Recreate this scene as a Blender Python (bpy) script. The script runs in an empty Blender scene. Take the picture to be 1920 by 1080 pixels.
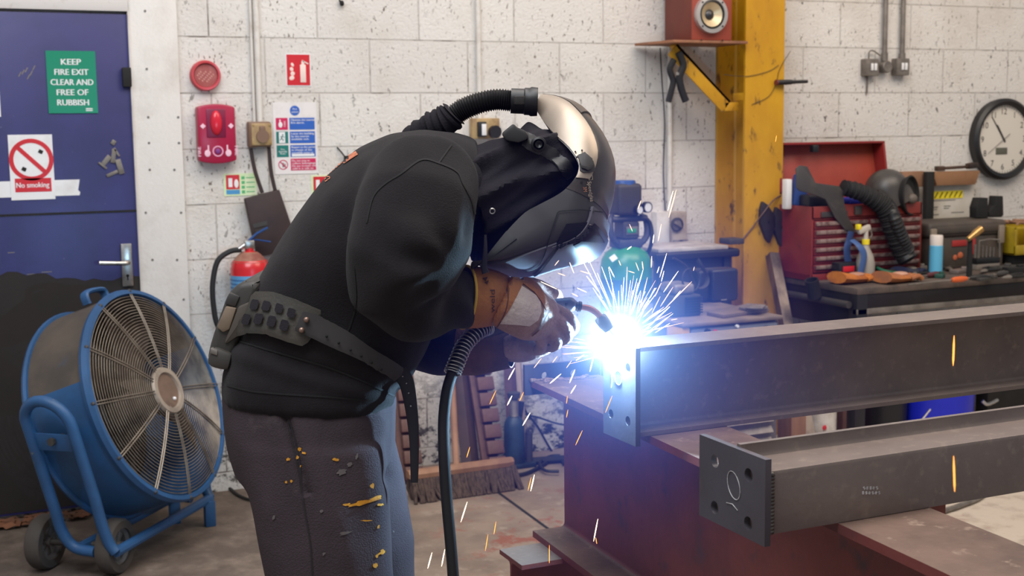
import bpy, bmesh, math, random
from math import sin, cos, pi, radians, sqrt, exp, atan2
from mathutils import Vector as V, Matrix, noise
from mathutils.bvhtree import BVHTree

random.seed(7)
S = bpy.context.scene
COL = S.collection

# ------------------------------------------------------------------ camera
FPX, CAM = 2400.0, V((0, 0, 1.5))
PITCH, ROLL, YAW, YW = math.atan(301 / 2400), -0.0125, radians(24.3), 5.27
fw = V((sin(YAW) * cos(PITCH), cos(YAW) * cos(PITCH), -sin(PITCH)))
r0 = V((cos(YAW), -sin(YAW), 0))
u0 = r0.cross(fw)
RT = r0 * cos(ROLL) + u0 * sin(ROLL)
UP = -r0 * sin(ROLL) + u0 * cos(ROLL)
FH = V((sin(YAW), cos(YAW), 0))            # horizontal viewing direction
cd = bpy.data.cameras.new('camera')
cam = bpy.data.objects.new('camera', cd)
COL.objects.link(cam)
cam.matrix_world = Matrix.Translation(CAM) @ Matrix((RT, UP, -fw)).transposed().to_4x4()
cd.sensor_width, cd.lens = 36.0, 36.0 * FPX / 1920
cd.clip_start = 0.05
cd.dof.use_dof = True
cd.dof.focus_distance = 2.36
cd.dof.aperture_fstop = 8.0
S.camera = cam

# ------------------------------------------------------------------ world, lights, exposure
S.view_settings.view_transform = 'Standard'
S.view_settings.look = 'None'
S.view_settings.exposure = 0.0
S.view_settings.gamma = 1.0
S.view_settings.use_curve_mapping = False
wd = bpy.data.worlds.new('world')
S.world = wd
wd.use_nodes = True
wd.node_tree.nodes['Background'].inputs[0].default_value = (0.93, 0.95, 1.0, 1)
wd.node_tree.nodes['Background'].inputs[1].default_value = 0.33


def area(name, loc, target, sx, sy, power, col):
    l = bpy.data.lights.new(name, 'AREA')
    l.shape, l.size, l.size_y, l.energy, l.color = 'RECTANGLE', sx, sy, power, col
    o = bpy.data.objects.new(name, l)
    COL.objects.link(o)
    o.location = loc
    o.rotation_euler = (V(target) - V(loc)).to_track_quat('-Z', 'Y').to_euler()
    return o


area('rooflight_cool', (-0.6, 1.6, 4.6), (0.9, 5.0, 0.9), 2.6, 2.2, 140, (0.93, 0.96, 1.0))
area('rooflight_warm', (4.4, 2.2, 4.6), (4.2, 5.1, 0.7), 3.0, 2.2, 116, (1.0, 0.85, 0.69))
area('rooflight_main', (1.6, 2.6, 5.0), (1.5, 2.7, 0.0), 2.6, 2.0, 105, (1.0, 0.94, 0.88))


# ------------------------------------------------------------------ pixel -> world helpers
def ray(x, y): return fw + RT * ((x - 960) / FPX) + UP * ((540 - y) / FPX)
def at(x, y, D): return CAM + ray(x, y) * D
def onY(x, y, Y):
    d = ray(x, y); return CAM + d * (Y / d.y)
def onZ(x, y, z):
    d = ray(x, y); return CAM + d * ((z - CAM.z) / d.z)
def onX(x, y, X):
    d = ray(x, y); return CAM + d * (X / d.x)
def wl(x, y, off=0.0): return onY(x, y, YW - off)


# ------------------------------------------------------------------ materials
def lin(c):
    return tuple(((v / 255) / 12.92 if v <= 10.3 else ((v / 255 + .055) / 1.055) ** 2.4) for v in c) + (1,)


def mat(name, c1, c2=None, scale=6., thr=(.42, .62), rough=.6, metal=0., bump=0., bscale=60., emis=None, es=0.,
        c3=None, s3=25., thr3=(.6, .66), spec=.5, coat=0., sheen=0., stretch=(1, 1, 1), detail=5., trans=0., alpha=1.):
    m = bpy.data.materials.new(name)
    m.use_nodes = True
    n, l = m.node_tree.nodes, m.node_tree.links
    p = n['Principled BSDF']
    p.inputs['Base Color'].default_value = lin(c1)
    p.inputs['Roughness'].default_value = rough
    p.inputs['Metallic'].default_value = metal
    p.inputs['Specular IOR Level'].default_value = spec
    p.inputs['Coat Weight'].default_value = coat
    p.inputs['Sheen Weight'].default_value = sheen
    p.inputs['Sheen Roughness'].default_value = .5
    p.inputs['Transmission Weight'].default_value = trans
    p.inputs['Alpha'].default_value = alpha
    if emis:
        p.inputs['Emission Color'].default_value = lin(emis)
        p.inputs['Emission Strength'].default_value = es
    tc = n.new('ShaderNodeTexCoord')
    mp = n.new('ShaderNodeMapping')
    mp.inputs['Scale'].default_value = stretch
    l.new(tc.outputs['Object'], mp.inputs[0])
    src = None

    def layer(prev, colb, sc, th):
        nz = n.new('ShaderNodeTexNoise')
        nz.inputs['Scale'].default_value = sc
        nz.inputs['Detail'].default_value = detail
        nz.inputs['Roughness'].default_value = .62
        l.new(mp.outputs[0], nz.inputs['Vector'])
        rp = n.new('ShaderNodeMapRange')
        rp.inputs['From Min'].default_value, rp.inputs['From Max'].default_value = th
        l.new(nz.outputs['Fac'], rp.inputs['Value'])
        mx = n.new('ShaderNodeMix')
        mx.data_type = 'RGBA'
        l.new(rp.outputs[0], mx.inputs['Factor'])
        if prev is None: mx.inputs['A'].default_value = lin(c1)
        else: l.new(prev, mx.inputs['A'])
        mx.inputs['B'].default_value = lin(colb)
        return mx.outputs['Result']
    if c2: src = layer(None, c2, scale, thr)
    if c3: src = layer(src, c3, s3, thr3)
    if src: l.new(src, p.inputs['Base Color'])
    if bump:
        nb = n.new('ShaderNodeTexNoise')
        nb.inputs['Scale'].default_value = bscale
        nb.inputs['Detail'].default_value = 4
        l.new(mp.outputs[0], nb.inputs['Vector'])
        bp = n.new('ShaderNodeBump')
        bp.inputs['Strength'].default_value = bump
        bp.inputs['Distance'].default_value = .01
        l.new(nb.outputs['Fac'], bp.inputs['Height'])
        l.new(bp.outputs[0], p.inputs['Normal'])
    return m


def emit(name, c, s):
    m = bpy.data.materials.new(name)
    m.use_nodes = True
    n, l = m.node_tree.nodes, m.node_tree.links
    n.remove(n['Principled BSDF'])
    e = n.new('ShaderNodeEmission')
    e.inputs[0].default_value = tuple(c) + (1,)
    e.inputs[1].default_value = s
    l.new(e.outputs[0], n['Material Output'].inputs[0])
    return m


# ------------------------------------------------------------------ mesh building
class B:
    def __init__(s): s.bm = bmesh.new()

    def face(s, vs):
        try: return s.bm.faces.new(vs)
        except ValueError: return None

    def box(s, c, d, rot=None, bev=0., seg=2):
        t = bmesh.new()
        bmesh.ops.create_cube(t, size=1)
        for v in t.verts: v.co = V((v.co.x * d[0], v.co.y * d[1], v.co.z * d[2]))
        if bev: bmesh.ops.bevel(t, geom=t.edges[:], offset=bev, segments=seg, affect='EDGES', profile=.5)
        if rot is not None: bmesh.ops.transform(t, matrix=rot.to_4x4(), verts=t.verts)
        bmesh.ops.translate(t, vec=V(c), verts=t.verts)
        s.merge(t)
        return s

    def bb(s, x0, x1, y0, y1, z0, z1, bev=0., seg=2):
        return s.box(((x0 + x1) / 2, (y0 + y1) / 2, (z0 + z1) / 2), (abs(x1 - x0), abs(y1 - y0), abs(z1 - z0)), None, bev, seg)

    def merge(s, t):
        me = bpy.data.meshes.new('t')
        t.to_mesh(me)
        t.free()
        s.bm.from_mesh(me)
        bpy.data.meshes.remove(me)

    def loft(s, rings, closed=True, cap0=True, cap1=True, loop=False):
        R = [[s.bm.verts.new(p) for p in r] for r in rings]
        n = len(R[0])
        pr = list(zip(R, R[1:])) + ([(R[-1], R[0])] if loop else [])
        for a, b in pr:
            for i in range(n if closed else n - 1):
                j = (i + 1) % n
                s.face((a[i], a[j], b[j], b[i]))
        if closed and not loop:
            if cap0: s.face(R[0][::-1])
            if cap1: s.face(R[-1])
        return R

    def tube(s, pts, r, n=10, closed=False, caps=True, flat=None, side=None):
        """flat: (ru, rv) multipliers; side: fixed u direction"""
        pts = [V(p) for p in pts]
        m = len(pts)
        rs = r if isinstance(r, (list, tuple)) else [r] * m
        rings, u = [], None
        for i, p in enumerate(pts):
            if closed: t = pts[(i + 1) % m] - pts[i - 1]
            else: t = pts[min(i + 1, m - 1)] - pts[max(i - 1, 0)]
            t.normalize()
            if side is not None: u = V(side) - t * V(side).dot(t)
            elif u is None:
                u = t.orthogonal()
            else: u = u - t * u.dot(t)
            if u.length < 1e-6: u = t.orthogonal()
            u.normalize()
            w = t.cross(u)
            fu, fv = flat if flat else (1, 1)
            rings.append([p + u * (rs[i] * fu * cos(2 * pi * k / n)) + w * (rs[i] * fv * sin(2 * pi * k / n)) for k in range(n)])
        s.loft(rings, True, caps, caps, loop=closed)
        return s

    def cyl(s, p0, p1, r, r2=None, n=20, caps=True):
        return s.tube([p0, p1], [r, r if r2 is None else r2], n, caps=caps)

    def lathe(s, prof, o=(0, 0, 0), ax=(0, 0, 1), n=28, caps=False, arc=2 * pi):
        ax = V(ax).normalized()
        u = ax.orthogonal().normalized()
        w = ax.cross(u)
        full = arc > 6.28
        k = n if full else n + 1
        rings = [[V(o) + ax * z + (u * cos(arc * i / n) + w * sin(arc * i / n)) * max(r, 1e-5) for i in range(k)] for r, z in prof]
        s.loft(rings, full, caps, caps)
        return s

    def prism(s, poly, vec, bev=0., seg=2):
        t = bmesh.new()
        f = t.faces.new([t.verts.new(V(p)) for p in poly])
        r = bmesh.ops.extrude_face_region(t, geom=[f])
        bmesh.ops.translate(t, vec=V(vec), verts=[e for e in r['geom'] if isinstance(e, bmesh.types.BMVert)])
        bmesh.ops.recalc_face_normals(t, faces=t.faces[:])
        if bev: bmesh.ops.bevel(t, geom=t.edges[:], offset=bev, segments=seg, affect='EDGES', profile=.5)
        s.merge(t)
        return s

    def ell(s, c, rad, rot=None, u=16, v=12):
        t = bmesh.new()
        bmesh.ops.create_uvsphere(t, u_segments=u, v_segments=v, radius=1)
        for q in t.verts: q.co = V((q.co.x * rad[0], q.co.y * rad[1], q.co.z * rad[2]))
        if rot is not None: bmesh.ops.transform(t, matrix=rot.to_4x4(), verts=t.verts)
        bmesh.ops.translate(t, vec=V(c), verts=t.verts)
        s.merge(t)
        return s

    def ring(s, c, ax, R, r, n=32, m=8):
        ax = V(ax).normalized(); u = ax.orthogonal().normalized(); w = ax.cross(u)
        s.tube([V(c) + (u * cos(2 * pi * i / n) + w * sin(2 * pi * i / n)) * R for i in range(n)], r, m, closed=True)
        return s

    def poly(s, pts):
        s.face([s.bm.verts.new(V(p)) for p in pts]); return s

    def bvh(s): return BVHTree.FromBMesh(s.bm)

    def xf(s, M): bmesh.ops.transform(s.bm, matrix=M, verts=s.bm.verts); return s


def mesh_from(b, name, ang=35):
    bmesh.ops.recalc_face_normals(b.bm, faces=b.bm.faces[:])
    me = bpy.data.meshes.new(name)
    b.bm.to_mesh(me)
    me.polygons.foreach_set('use_smooth', [True] * len(me.polygons))
    me.set_sharp_from_angle(angle=radians(ang))
    return me


def wloc(o):
    p = V(o.location)
    while o.parent: o = o.parent; p += V(o.location)
    return p


def obj(name, b, m, parent=None, label=None, ang=35):
    """link the builder's mesh as ONE object; world coordinates in, origin at the base centre"""
    me = mesh_from(b, name, ang)
    co = [v.co.copy() for v in me.vertices]
    if not co: co = [V((0, 0, 0))]
    lo = V([min(c[i] for c in co) for i in range(3)]); hi = V([max(c[i] for c in co) for i in range(3)])
    org = V(((lo.x + hi.x) / 2, (lo.y + hi.y) / 2, lo.z))
    me.transform(Matrix.Translation(-org))
    o = bpy.data.objects.new(name, me)
    COL.objects.link(o)
    for q in (m if isinstance(m, (list, tuple)) else [m]): me.materials.append(q)
    if parent:
        o.parent = parent
        o.location = org - wloc(parent)
    else: o.location = org
    if label: o['label'] = label
    b.bm.free()
    return o


def tag(o, label, cat, group=None):
    o['label'] = label; o['category'] = cat
    if group: o['group'] = group
    return o


def thing(name, label, cat, loc, group=None):
    o = bpy.data.objects.new(name, None)
    o.empty_display_size = .05
    COL.objects.link(o)
    o.location = V(loc)
    return tag(o, label, cat, group)


def struct(o, label=None):
    o['kind'] = 'structure'
    if label: o['label'] = label
    return o


def fuse(b, voxel, it=4, fac=.5):
    me = bpy.data.meshes.new('f'); b.bm.to_mesh(me); b.bm.free()
    o = bpy.data.objects.new('f', me); COL.objects.link(o)
    r = o.modifiers.new('r', 'REMESH'); r.mode = 'VOXEL'; r.voxel_size = voxel
    if it:
        q = o.modifiers.new('s', 'SMOOTH'); q.iterations = it; q.factor = fac
    dg = bpy.context.evaluated_depsgraph_get()
    e = bpy.data.meshes.new_from_object(o.evaluated_get(dg))
    out = B(); out.bm.from_mesh(e)
    bpy.data.objects.remove(o); bpy.data.meshes.remove(me); bpy.data.meshes.remove(e)
    return out


_tc = {}


def text2d(s):
    if s in _tc: return _tc[s]
    c = bpy.data.curves.new('t', 'FONT'); c.body = s; c.size = 1; c.resolution_u = 3
    o = bpy.data.objects.new('t', c); COL.objects.link(o)
    dg = bpy.context.evaluated_depsgraph_get()
    me = bpy.data.meshes.new_from_object(o.evaluated_get(dg))
    vs = [(v.co.x, v.co.y) for v in me.vertices]; fs = [tuple(p.vertices) for p in me.polygons]
    bpy.data.objects.remove(o); bpy.data.curves.remove(c); bpy.data.meshes.remove(me)
    x0 = min(v[0] for v in vs); x1 = max(v[0] for v in vs)
    _tc[s] = ([(x - x0, y) for x, y in vs], fs, x1 - x0)
    return _tc[s]


def add_text(b, s, o, xd, yd, h, width=None, al='C', bold=0.):
    """flat lettering: o = baseline anchor, xd/yd unit vectors, h = letter size; width squeezes to fit"""
    vs, fs, w = text2d(s)
    kx = h if width is None else min(h * 1.25, width / w)
    sh = {'C': -w / 2, 'L': 0, 'R': -w}[al]
    nv_ = V(xd).cross(V(yd))
    for kk, dx in enumerate([0] if not bold else [-bold, bold]):
        q = [b.bm.verts.new(V(o) + nv_ * (.0004 * kk) + V(xd) * ((x + sh) * kx + dx) + V(yd) * (y * h)) for x, y in vs]
        for f in fs: b.face([q[i] for i in f])
    return b


# drape: outline in the picture plane dropped onto a surface along the line of sight
def cast(bvh, x, y, off, dflt):
    d = ray(x, y)
    h = bvh.ray_cast(CAM, d)
    if h[0] is None: return None
    nn = h[1] if h[1].dot(d) < 0 else -h[1]
    return h[0] + nn * off


def drape(b, polys, bvh, off=.002, step=8, dflt=2.4, thick=0.):
    for poly in (polys if isinstance(polys[0][0], (tuple, list)) else [polys]):
        t = bmesh.new()
        t.faces.new([t.verts.new((p[0], p[1], 0)) for p in poly])
        xs = [p[0] for p in poly]; ys = [p[1] for p in poly]
        for lo, hi, nrm in ((min(xs), max(xs), (1, 0, 0)), (min(ys), max(ys), (0, 1, 0))):
            c = lo + step
            while c < hi:
                bmesh.ops.bisect_plane(t, geom=t.verts[:] + t.edges[:] + t.faces[:], plane_co=V(nrm) * c, plane_no=nrm)
                c += step
        miss = []
        for v in t.verts:
            p = cast(bvh, v.co.x, v.co.y, off, dflt)
            if p is None: miss.append(v)
            else: v.co = p
        if miss: bmesh.ops.delete(t, geom=miss, context='VERTS')
        if thick and t.faces:
            r = bmesh.ops.solidify(t, geom=t.faces[:], thickness=thick)
        b.merge(t)
    return b


def strip(pts, w):
    """polyline (px) -> outline polygon of width w"""
    L, R = [], []
    for i, p in enumerate(pts):
        a = pts[max(i - 1, 0)]; c = pts[min(i + 1, len(pts) - 1)]
        d = sqrt((c[0] - a[0]) ** 2 + (c[1] - a[1]) ** 2) or 1
        nx, ny = -(c[1] - a[1]) / d, (c[0] - a[0]) / d
        L.append((p[0] + nx * w / 2, p[1] + ny * w / 2)); R.append((p[0] - nx * w / 2, p[1] - ny * w / 2))
    return L + R[::-1]


def spline(pts, n=8):
    pts = [V(p) for p in pts]
    out = []
    for i in range(len(pts) - 1):
        a = pts[max(i - 1, 0)]; p, q = pts[i], pts[i + 1]; d = pts[min(i + 2, len(pts) - 1)]
        for k in range(n):
            t = k / n
            out.append(.5 * ((2 * p) + (q - a) * t + (2 * a - 5 * p + 4 * q - d) * t * t + (3 * p - a - 3 * q + d) * t ** 3))
    out.append(pts[-1])
    return out


def ipl(pts, n=6):
    return [(p.x, p.y) for p in spline([(a, c, 0) for a, c in pts], n)]


X, Y, Z = V((1, 0, 0)), V((0, 1, 0)), V((0, 0, 1))

# ================================================================== MATERIALS
def wall_mat():
    m = bpy.data.materials.new('painted_blockwork')
    m.use_nodes = True
    n, l = m.node_tree.nodes, m.node_tree.links
    p = n['Principled BSDF']
    p.inputs['Roughness'].default_value = .75
    geo = n.new('ShaderNodeNewGeometry')
    sep = n.new('ShaderNodeSeparateXYZ'); l.new(geo.outputs['Position'], sep.inputs[0])
    cmb = n.new('ShaderNodeCombineXYZ')
    ax = n.new('ShaderNodeMath'); ax.operation = 'ADD'; ax.inputs[1].default_value = .07
    az = n.new('ShaderNodeMath'); az.operation = 'ADD'; az.inputs[1].default_value = -1.657 + 9 * .2245 + .005
    l.new(sep.outputs['X'], ax.inputs[0]); l.new(sep.outputs['Z'], az.inputs[0])
    l.new(ax.outputs[0], cmb.inputs[0]); l.new(az.outputs[0], cmb.inputs[1])
    bk = n.new('ShaderNodeTexBrick')
    bk.offset = .5; bk.squash = 1
    bk.inputs['Scale'].default_value = 1
    bk.inputs['Brick Width'].default_value = .45
    bk.inputs['Row Height'].default_value = .2245
    bk.inputs['Mortar Size'].default_value = .0035
    bk.inputs['Mortar Smooth'].default_value = .4
    bk.inputs['Bias'].default_value = 0
    bk.inputs['Color1'].default_value = lin((224, 219, 213)); bk.inputs['Color2'].default_value = lin((216, 210, 204))
    bk.inputs['Mortar'].default_value = lin((200, 193, 186))
    l.new(cmb.outputs[0], bk.inputs['Vector'])

    def noise_(sc, det, rough=.6, stretch=None, rot=0):
        z = n.new('ShaderNodeTexNoise'); z.inputs['Scale'].default_value = sc; z.inputs['Detail'].default_value = det
        z.inputs['Roughness'].default_value = rough
        if stretch:
            mp = n.new('ShaderNodeMapping'); mp.inputs['Scale'].default_value = stretch; mp.inputs['Rotation'].default_value = (0, rot, 0)
            l.new(geo.outputs['Position'], mp.inputs[0]); l.new(mp.outputs[0], z.inputs['Vector'])
        else: l.new(geo.outputs['Position'], z.inputs['Vector'])
        return z.outputs['Fac']

    def rng(src, a, b_, c=0., d=1.):
        r = n.new('ShaderNodeMapRange'); r.inputs['From Min'].default_value = a; r.inputs['From Max'].default_value = b_
        r.inputs['To Min'].default_value = c; r.inputs['To Max'].default_value = d
        l.new(src, r.inputs['Value']); return r.outputs[0]

    def mul(a, b_):
        q = n.new('ShaderNodeMath'); q.operation = 'MULTIPLY'; l.new(a, q.inputs[0]); l.new(b_, q.inputs[1]); return q.outputs[0]

    def mix(a, col, f):
        q = n.new('ShaderNodeMix'); q.data_type = 'RGBA'; l.new(f, q.inputs['Factor']); l.new(a, q.inputs['A'])
        q.inputs['B'].default_value = lin(col); return q.outputs['Result']
    c = bk.outputs['Color']
    c = mix(c, (196, 186, 174), rng(noise_(3.2, 6), .5, .72, 0, .55))          # old paint, yellowed patches
    pits = mul(rng(noise_(34, 3, .7, (1, 1, .55), .6), .63, .68), rng(noise_(2.3, 2), .36, .56))
    c = mix(c, (120, 108, 98), mul(rng(noise_(70, 2, .6, (1, 1, .5), .7), .62, .68), rng(noise_(4, 3), .4, .6)))
    c = mix(c, (84, 76, 70), mul(pits, rng(noise_(9, 2), .3, .6, .35, 1.)))
    crack = mul(bk.outputs['Fac'], rng(noise_(6, 5, .7), .54, .68))
    c = mix(c, (128, 118, 110), crack)
    low = rng(sep.outputs['Z'], .52, .12)                                       # flaked black patches at the foot of the wall
    flake = mul(low, rng(noise_(13, 8, .75, (1, 1, 1.6), .5), .5, .56))
    c = mix(c, (46, 40, 36), flake)
    l.new(c, p.inputs['Base Color'])
    h = n.new('ShaderNodeMath'); h.operation = 'MULTIPLY_ADD'
    l.new(bk.outputs['Fac'], h.inputs[0]); h.inputs[1].default_value = -1.1
    l.new(noise_(75, 5, .7), h.inputs[2])
    bp = n.new('ShaderNodeBump'); bp.inputs['Strength'].default_value = .8; bp.inputs['Distance'].default_value = .008
    l.new(h.outputs[0], bp.inputs['Height']); l.new(bp.outputs[0], p.inputs['Normal'])
    return m


def floor_mat():
    m = bpy.data.materials.new('worn_concrete')
    m.use_nodes = True
    n, l = m.node_tree.nodes, m.node_tree.links
    p = n['Principled BSDF']; p.inputs['Roughness'].default_value = .72
    geo = n.new('ShaderNodeNewGeometry')
    sep = n.new('ShaderNodeSeparateXYZ'); l.new(geo.outputs['Position'], sep.inputs[0])

    def nz(sc, det, rough=.65):
        z = n.new('ShaderNodeTexNoise'); z.inputs['Scale'].default_value = sc; z.inputs['Detail'].default_value = det
        z.inputs['Roughness'].default_value = rough; l.new(geo.outputs['Position'], z.inputs['Vector']); return z.outputs['Fac']

    def rng(src, a, b_, c=0., d=1.):
        r = n.new('ShaderNodeMapRange'); r.inputs['From Min'].default_value = a; r.inputs['From Max'].default_value = b_
        r.inputs['To Min'].default_value = c; r.inputs['To Max'].default_value = d; l.new(src, r.inputs['Value']); return r.outputs[0]

    def mix(a, col, f):
        q = n.new('ShaderNodeMix'); q.data_type = 'RGBA'; l.new(f, q.inputs['Factor'])
        if isinstance(a, tuple): q.inputs['A'].default_value = lin(a)
        else: l.new(a, q.inputs['A'])
        q.inputs['B'].default_value = lin(col); return q.outputs['Result']

    def op(o, a, b_):
        q = n.new('ShaderNodeMath'); q.operation = o
        for i, k in enumerate((a, b_)):
            if isinstance(k, (int, float)): q.inputs[i].default_value = k
            else: l.new(k, q.inputs[i])
        return q.outputs[0]
    c = mix((142, 124, 110), (116, 100, 90), rng(nz(3.5, 7), .42, .66))
    c = mix(c, (160, 145, 130), rng(nz(11, 6), .56, .72))
    c = mix(c, (136, 84, 70), op('MULTIPLY', rng(nz(5, 7, .75), .53, .6), op('MULTIPLY', rng(sep.outputs['X'], 1.5, 1.8), rng(sep.outputs['Y'], 4.9, 4.3))))
    dust = op('MULTIPLY', rng(sep.outputs['X'], 1.75, 1.35), rng(sep.outputs['Y'], 3.9, 4.3))
    c = mix(c, (92, 79, 70), op('MULTIPLY', dust, rng(nz(7, 7), .3, .55, .3, 1.)))       # black workshop dust by the door and fan
    pale = rng(op('ADD', sep.outputs['X'], op('MULTIPLY', nz(4, 6), .6)), 3.3, 3.5)
    c = mix(c, (190, 176, 160), op('MULTIPLY', pale, rng(nz(9, 5), .2, .5)))   # same concrete, bright light on the right painted in
    c = mix(c, (60, 50, 46), rng(nz(60, 2), .74, .78))
    l.new(c, p.inputs['Base Color'])
    bp = n.new('ShaderNodeBump'); bp.inputs['Strength'].default_value = .5; bp.inputs['Distance'].default_value = .008
    l.new(nz(40, 6), bp.inputs['Height']); l.new(bp.outputs[0], p.inputs['Normal'])
    return m


M = {}
M['white'] = mat('white_board_paint', (222, 216, 210), (204, 196, 188), 5, (.5, .75), .6, bump=.15)
M['trim'] = mat('grey_white_paint', (204, 198, 194), (150, 132, 118), 9, (.58, .75), .6)
M['door'] = mat('blue_door_paint', (50, 50, 104), (42, 42, 88), 4, (.4, .7), .42, c3=(118, 116, 150), s3=30, thr3=(.70, .75), bump=.08, bscale=14)
M['doordark'] = mat('dark_door_base', (34, 27, 26), (26, 22, 24), 7, (.4, .7), .75)
M['signgreen'] = mat('sign_green', (22, 130, 98), None, rough=.35)
M['signwhite'] = mat('sign_white', (226, 224, 224), (206, 202, 200), 10, (.5, .8), .4)
M['paper'] = mat('notice_paper', (222, 216, 214), (206, 198, 194), 12, (.5, .75), .5)
M['signred'] = mat('sign_red', (196, 34, 44), None, rough=.4)
M['signblue'] = mat('sign_blue', (44, 92, 178), None, rough=.45)
M['signteal'] = mat('sign_teal', (18, 112, 104), None, rough=.45)
M['magenta'] = mat('crimson_panel', (196, 26, 84), None, rough=.45)
M['pale_green'] = mat('pale_green_card', (196, 222, 170), (222, 224, 190), 20, (.4, .6), .5)
M['signyellow'] = mat('sign_yellow', (240, 216, 40), None, rough=.5)
M['black'] = mat('black_plastic', (24, 23, 25), None, rough=.45)
M['blackmatt'] = mat('matt_black', (18, 17, 18), (30, 28, 28), 12, (.4, .7), .8)
M['darkgrey'] = mat('dark_grey_plastic', (56, 53, 51), (70, 64, 58), 9, (.5, .7), .55)
M['chrome'] = mat('worn_steel', (190, 186, 182), (120, 112, 104), 22, (.5, .7), .3, .9)
M['alarm'] = mat('alarm_red_plastic', (160, 18, 60), None, rough=.35)
M['alarmlens'] = mat('red_lens', (205, 34, 56), None, rough=.2)
M['disc'] = mat('faded_red_disc', (184, 56, 62), (200, 84, 96), 12, (.4, .6), .5)
M['discin'] = mat('faded_brown_disc', (146, 66, 62), (166, 96, 92), 16, (.4, .6), .5)
M['socket'] = mat('aged_cream_plastic', (178, 150, 104), (140, 112, 78), 14, (.4, .6), .5)
M['socketdk'] = mat('dark_cream_plastic', (120, 92, 74), None, rough=.5)
M['leather'] = mat('dark_brown_leather', (44, 30, 32), (60, 42, 40), 10, (.4, .7), .6)
M['conduit'] = mat('painted_conduit', (214, 208, 200), (184, 172, 160), 9, (.5, .7), .5)
M['greymetal'] = mat('grey_galvanised', (112, 104, 98), (136, 128, 120), 14, (.4, .6), .5, .4)
M['yellow'] = mat('yellow_steel_paint', (198, 146, 20), (178, 124, 16), 5, (.4, .7), .5, c3=(104, 74, 30), s3=22, thr3=(.60, .70), bump=.1, stretch=(1, 1, .5))
M['oldred'] = mat('red_oxide', (122, 60, 55), (102, 51, 50), 5, (.4, .65), .55, c3=(78, 54, 58), s3=14, thr3=(.58, .72), bump=.12, bscale=30)
M['rust'] = mat('dusty_rusty_steel', (122, 98, 86), (96, 76, 68), 7, (.4, .65), .6, .15, c3=(150, 128, 112), s3=30, thr3=(.6, .7), bump=.15)
M['steel'] = mat('mill_scale_steel', (126, 111, 104), (110, 97, 92), 6, (.35, .7), .42, .2, c3=(140, 124, 114), s3=40, thr3=(.55, .75), bump=.06, bscale=90)
M['plate'] = mat('blue_grey_plate_steel', (94, 90, 98), (82, 77, 80), 5, (.4, .7), .4, .25, c3=(104, 93, 84), s3=9, thr3=(.62, .75), bump=.04)
M['edge'] = mat('cut_steel_edge', (150, 138, 126), None, rough=.4, metal=.6)
M['chalk'] = mat('chalk_marking', (206, 204, 204), (150, 146, 146), 60, (.4, .6), .9)
M['hole'] = mat('dark_bore', (18, 16, 17), None, rough=.9)
M['wood'] = mat('worn_timber', (156, 116, 88), (128, 92, 70), 8, (.35, .65), .7, stretch=(1, 1, .2), bump=.15)
M['palewood'] = mat('pale_timber', (190, 168, 150), (166, 142, 124), 8, (.4, .6), .7, stretch=(1, 1, .2))
M['brownsteel'] = mat('brown_primer_bar', (104, 72, 62), (86, 58, 52), 9, (.4, .65), .65, bump=.15)
M['bristle'] = mat('dusty_bristle', (96, 78, 68), (62, 50, 44), 30, (.35, .65), .95, stretch=(3, 3, .4), bump=.6, bscale=90)
M['jackblue'] = mat('oily_blue_paint', (38, 62, 82), (28, 40, 52), 8, (.4, .6), .5)
M['cable'] = mat('black_rubber_cable', (26, 25, 27), None, rough=.6)
M['leaf'] = mat('dry_leaf', (124, 78, 52), (92, 60, 42), 12, (.4, .6), .8)
M['extred'] = mat('extinguisher_red', (198, 26, 34), None, rough=.3, coat=.3)
M['extblue'] = mat('extinguisher_label_blue', (96, 158, 204), None, rough=.4)
M['brass'] = mat('brass', (190, 150, 96), None, rough=.35, metal=.9)

# ================================================================== SETTING
b = B(); b.bb(-2.2, 9.5, YW, YW + .25, -.02, 4.2)
struct(obj('wall_back', b, wall_mat()), 'white painted blockwork wall with grey pits and flaked foot')
b = B(); b.bb(-2.2, 9.5, -.8, YW + .2, -.12, 0)
struct(obj('floor', b, floor_mat()), 'dusty worn concrete floor')
b = B()      # expansion joint, a sunken black filler strip
p, q = onZ(925, 917, 0), onZ(1043, 1003, 0)
d = (q - p).normalized(); s_ = V((-d.y, d.x, 0)) * .007
b.poly([p + s_ + Z * .0015, p - s_ + Z * .0015, q + d * 1.2 - s_ * .8 + Z * .0015, q + d * 1.2 + s_ * .8 + Z * .0015])
struct(obj('trim_1', b, M['blackmatt']), 'dark joint filler in the concrete floor')

# fire door with its frame
DY = YW - .005
b = B(); b.bb(-.28, .735, DY - .035, DY, .02, 1.955, .003)
door = struct(obj('door_1', b, M['door']), 'blue painted fire door with darker lower half')
door['category'] = 'door'
b = B()      # dark lower half: irregular outline
pts = [(-.28, .03), (.735, .03)] + [(.735 - i * .035, .93 + .035 * noise.noise(V((i * .45, 3, 0))) + (.05 * exp(-((i - 13) / 3.) ** 2))) for i in range(30)]
b.poly([(x, DY - .0362, z) for x, z in pts])
obj('dark_lower_patch', b, M['doordark'], door)
b = B(); b.bb(-.28, .735, DY - .0375, DY - .035, 1.188, 1.196)
obj('panel_joint', b, M['blackmatt'], door)
hx, hz = wl(235, 495).x, wl(235, 495).z
b = B(); b.bb(hx - .021, hx + .021, DY - .047, DY - .035, hz - .085, hz + .085, .004)
hp = obj('lever_handle', b, M['chrome'], door)
b = B(); b.tube(spline([(hx, DY - .045, hz + .012), (hx, DY - .085, hz + .012), (hx - .03, DY - .093, hz + .013), (hx - .11, DY - .09, hz + .018)]), .0085, 10)
obj('lever', b, M['chrome'], hp)
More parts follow.
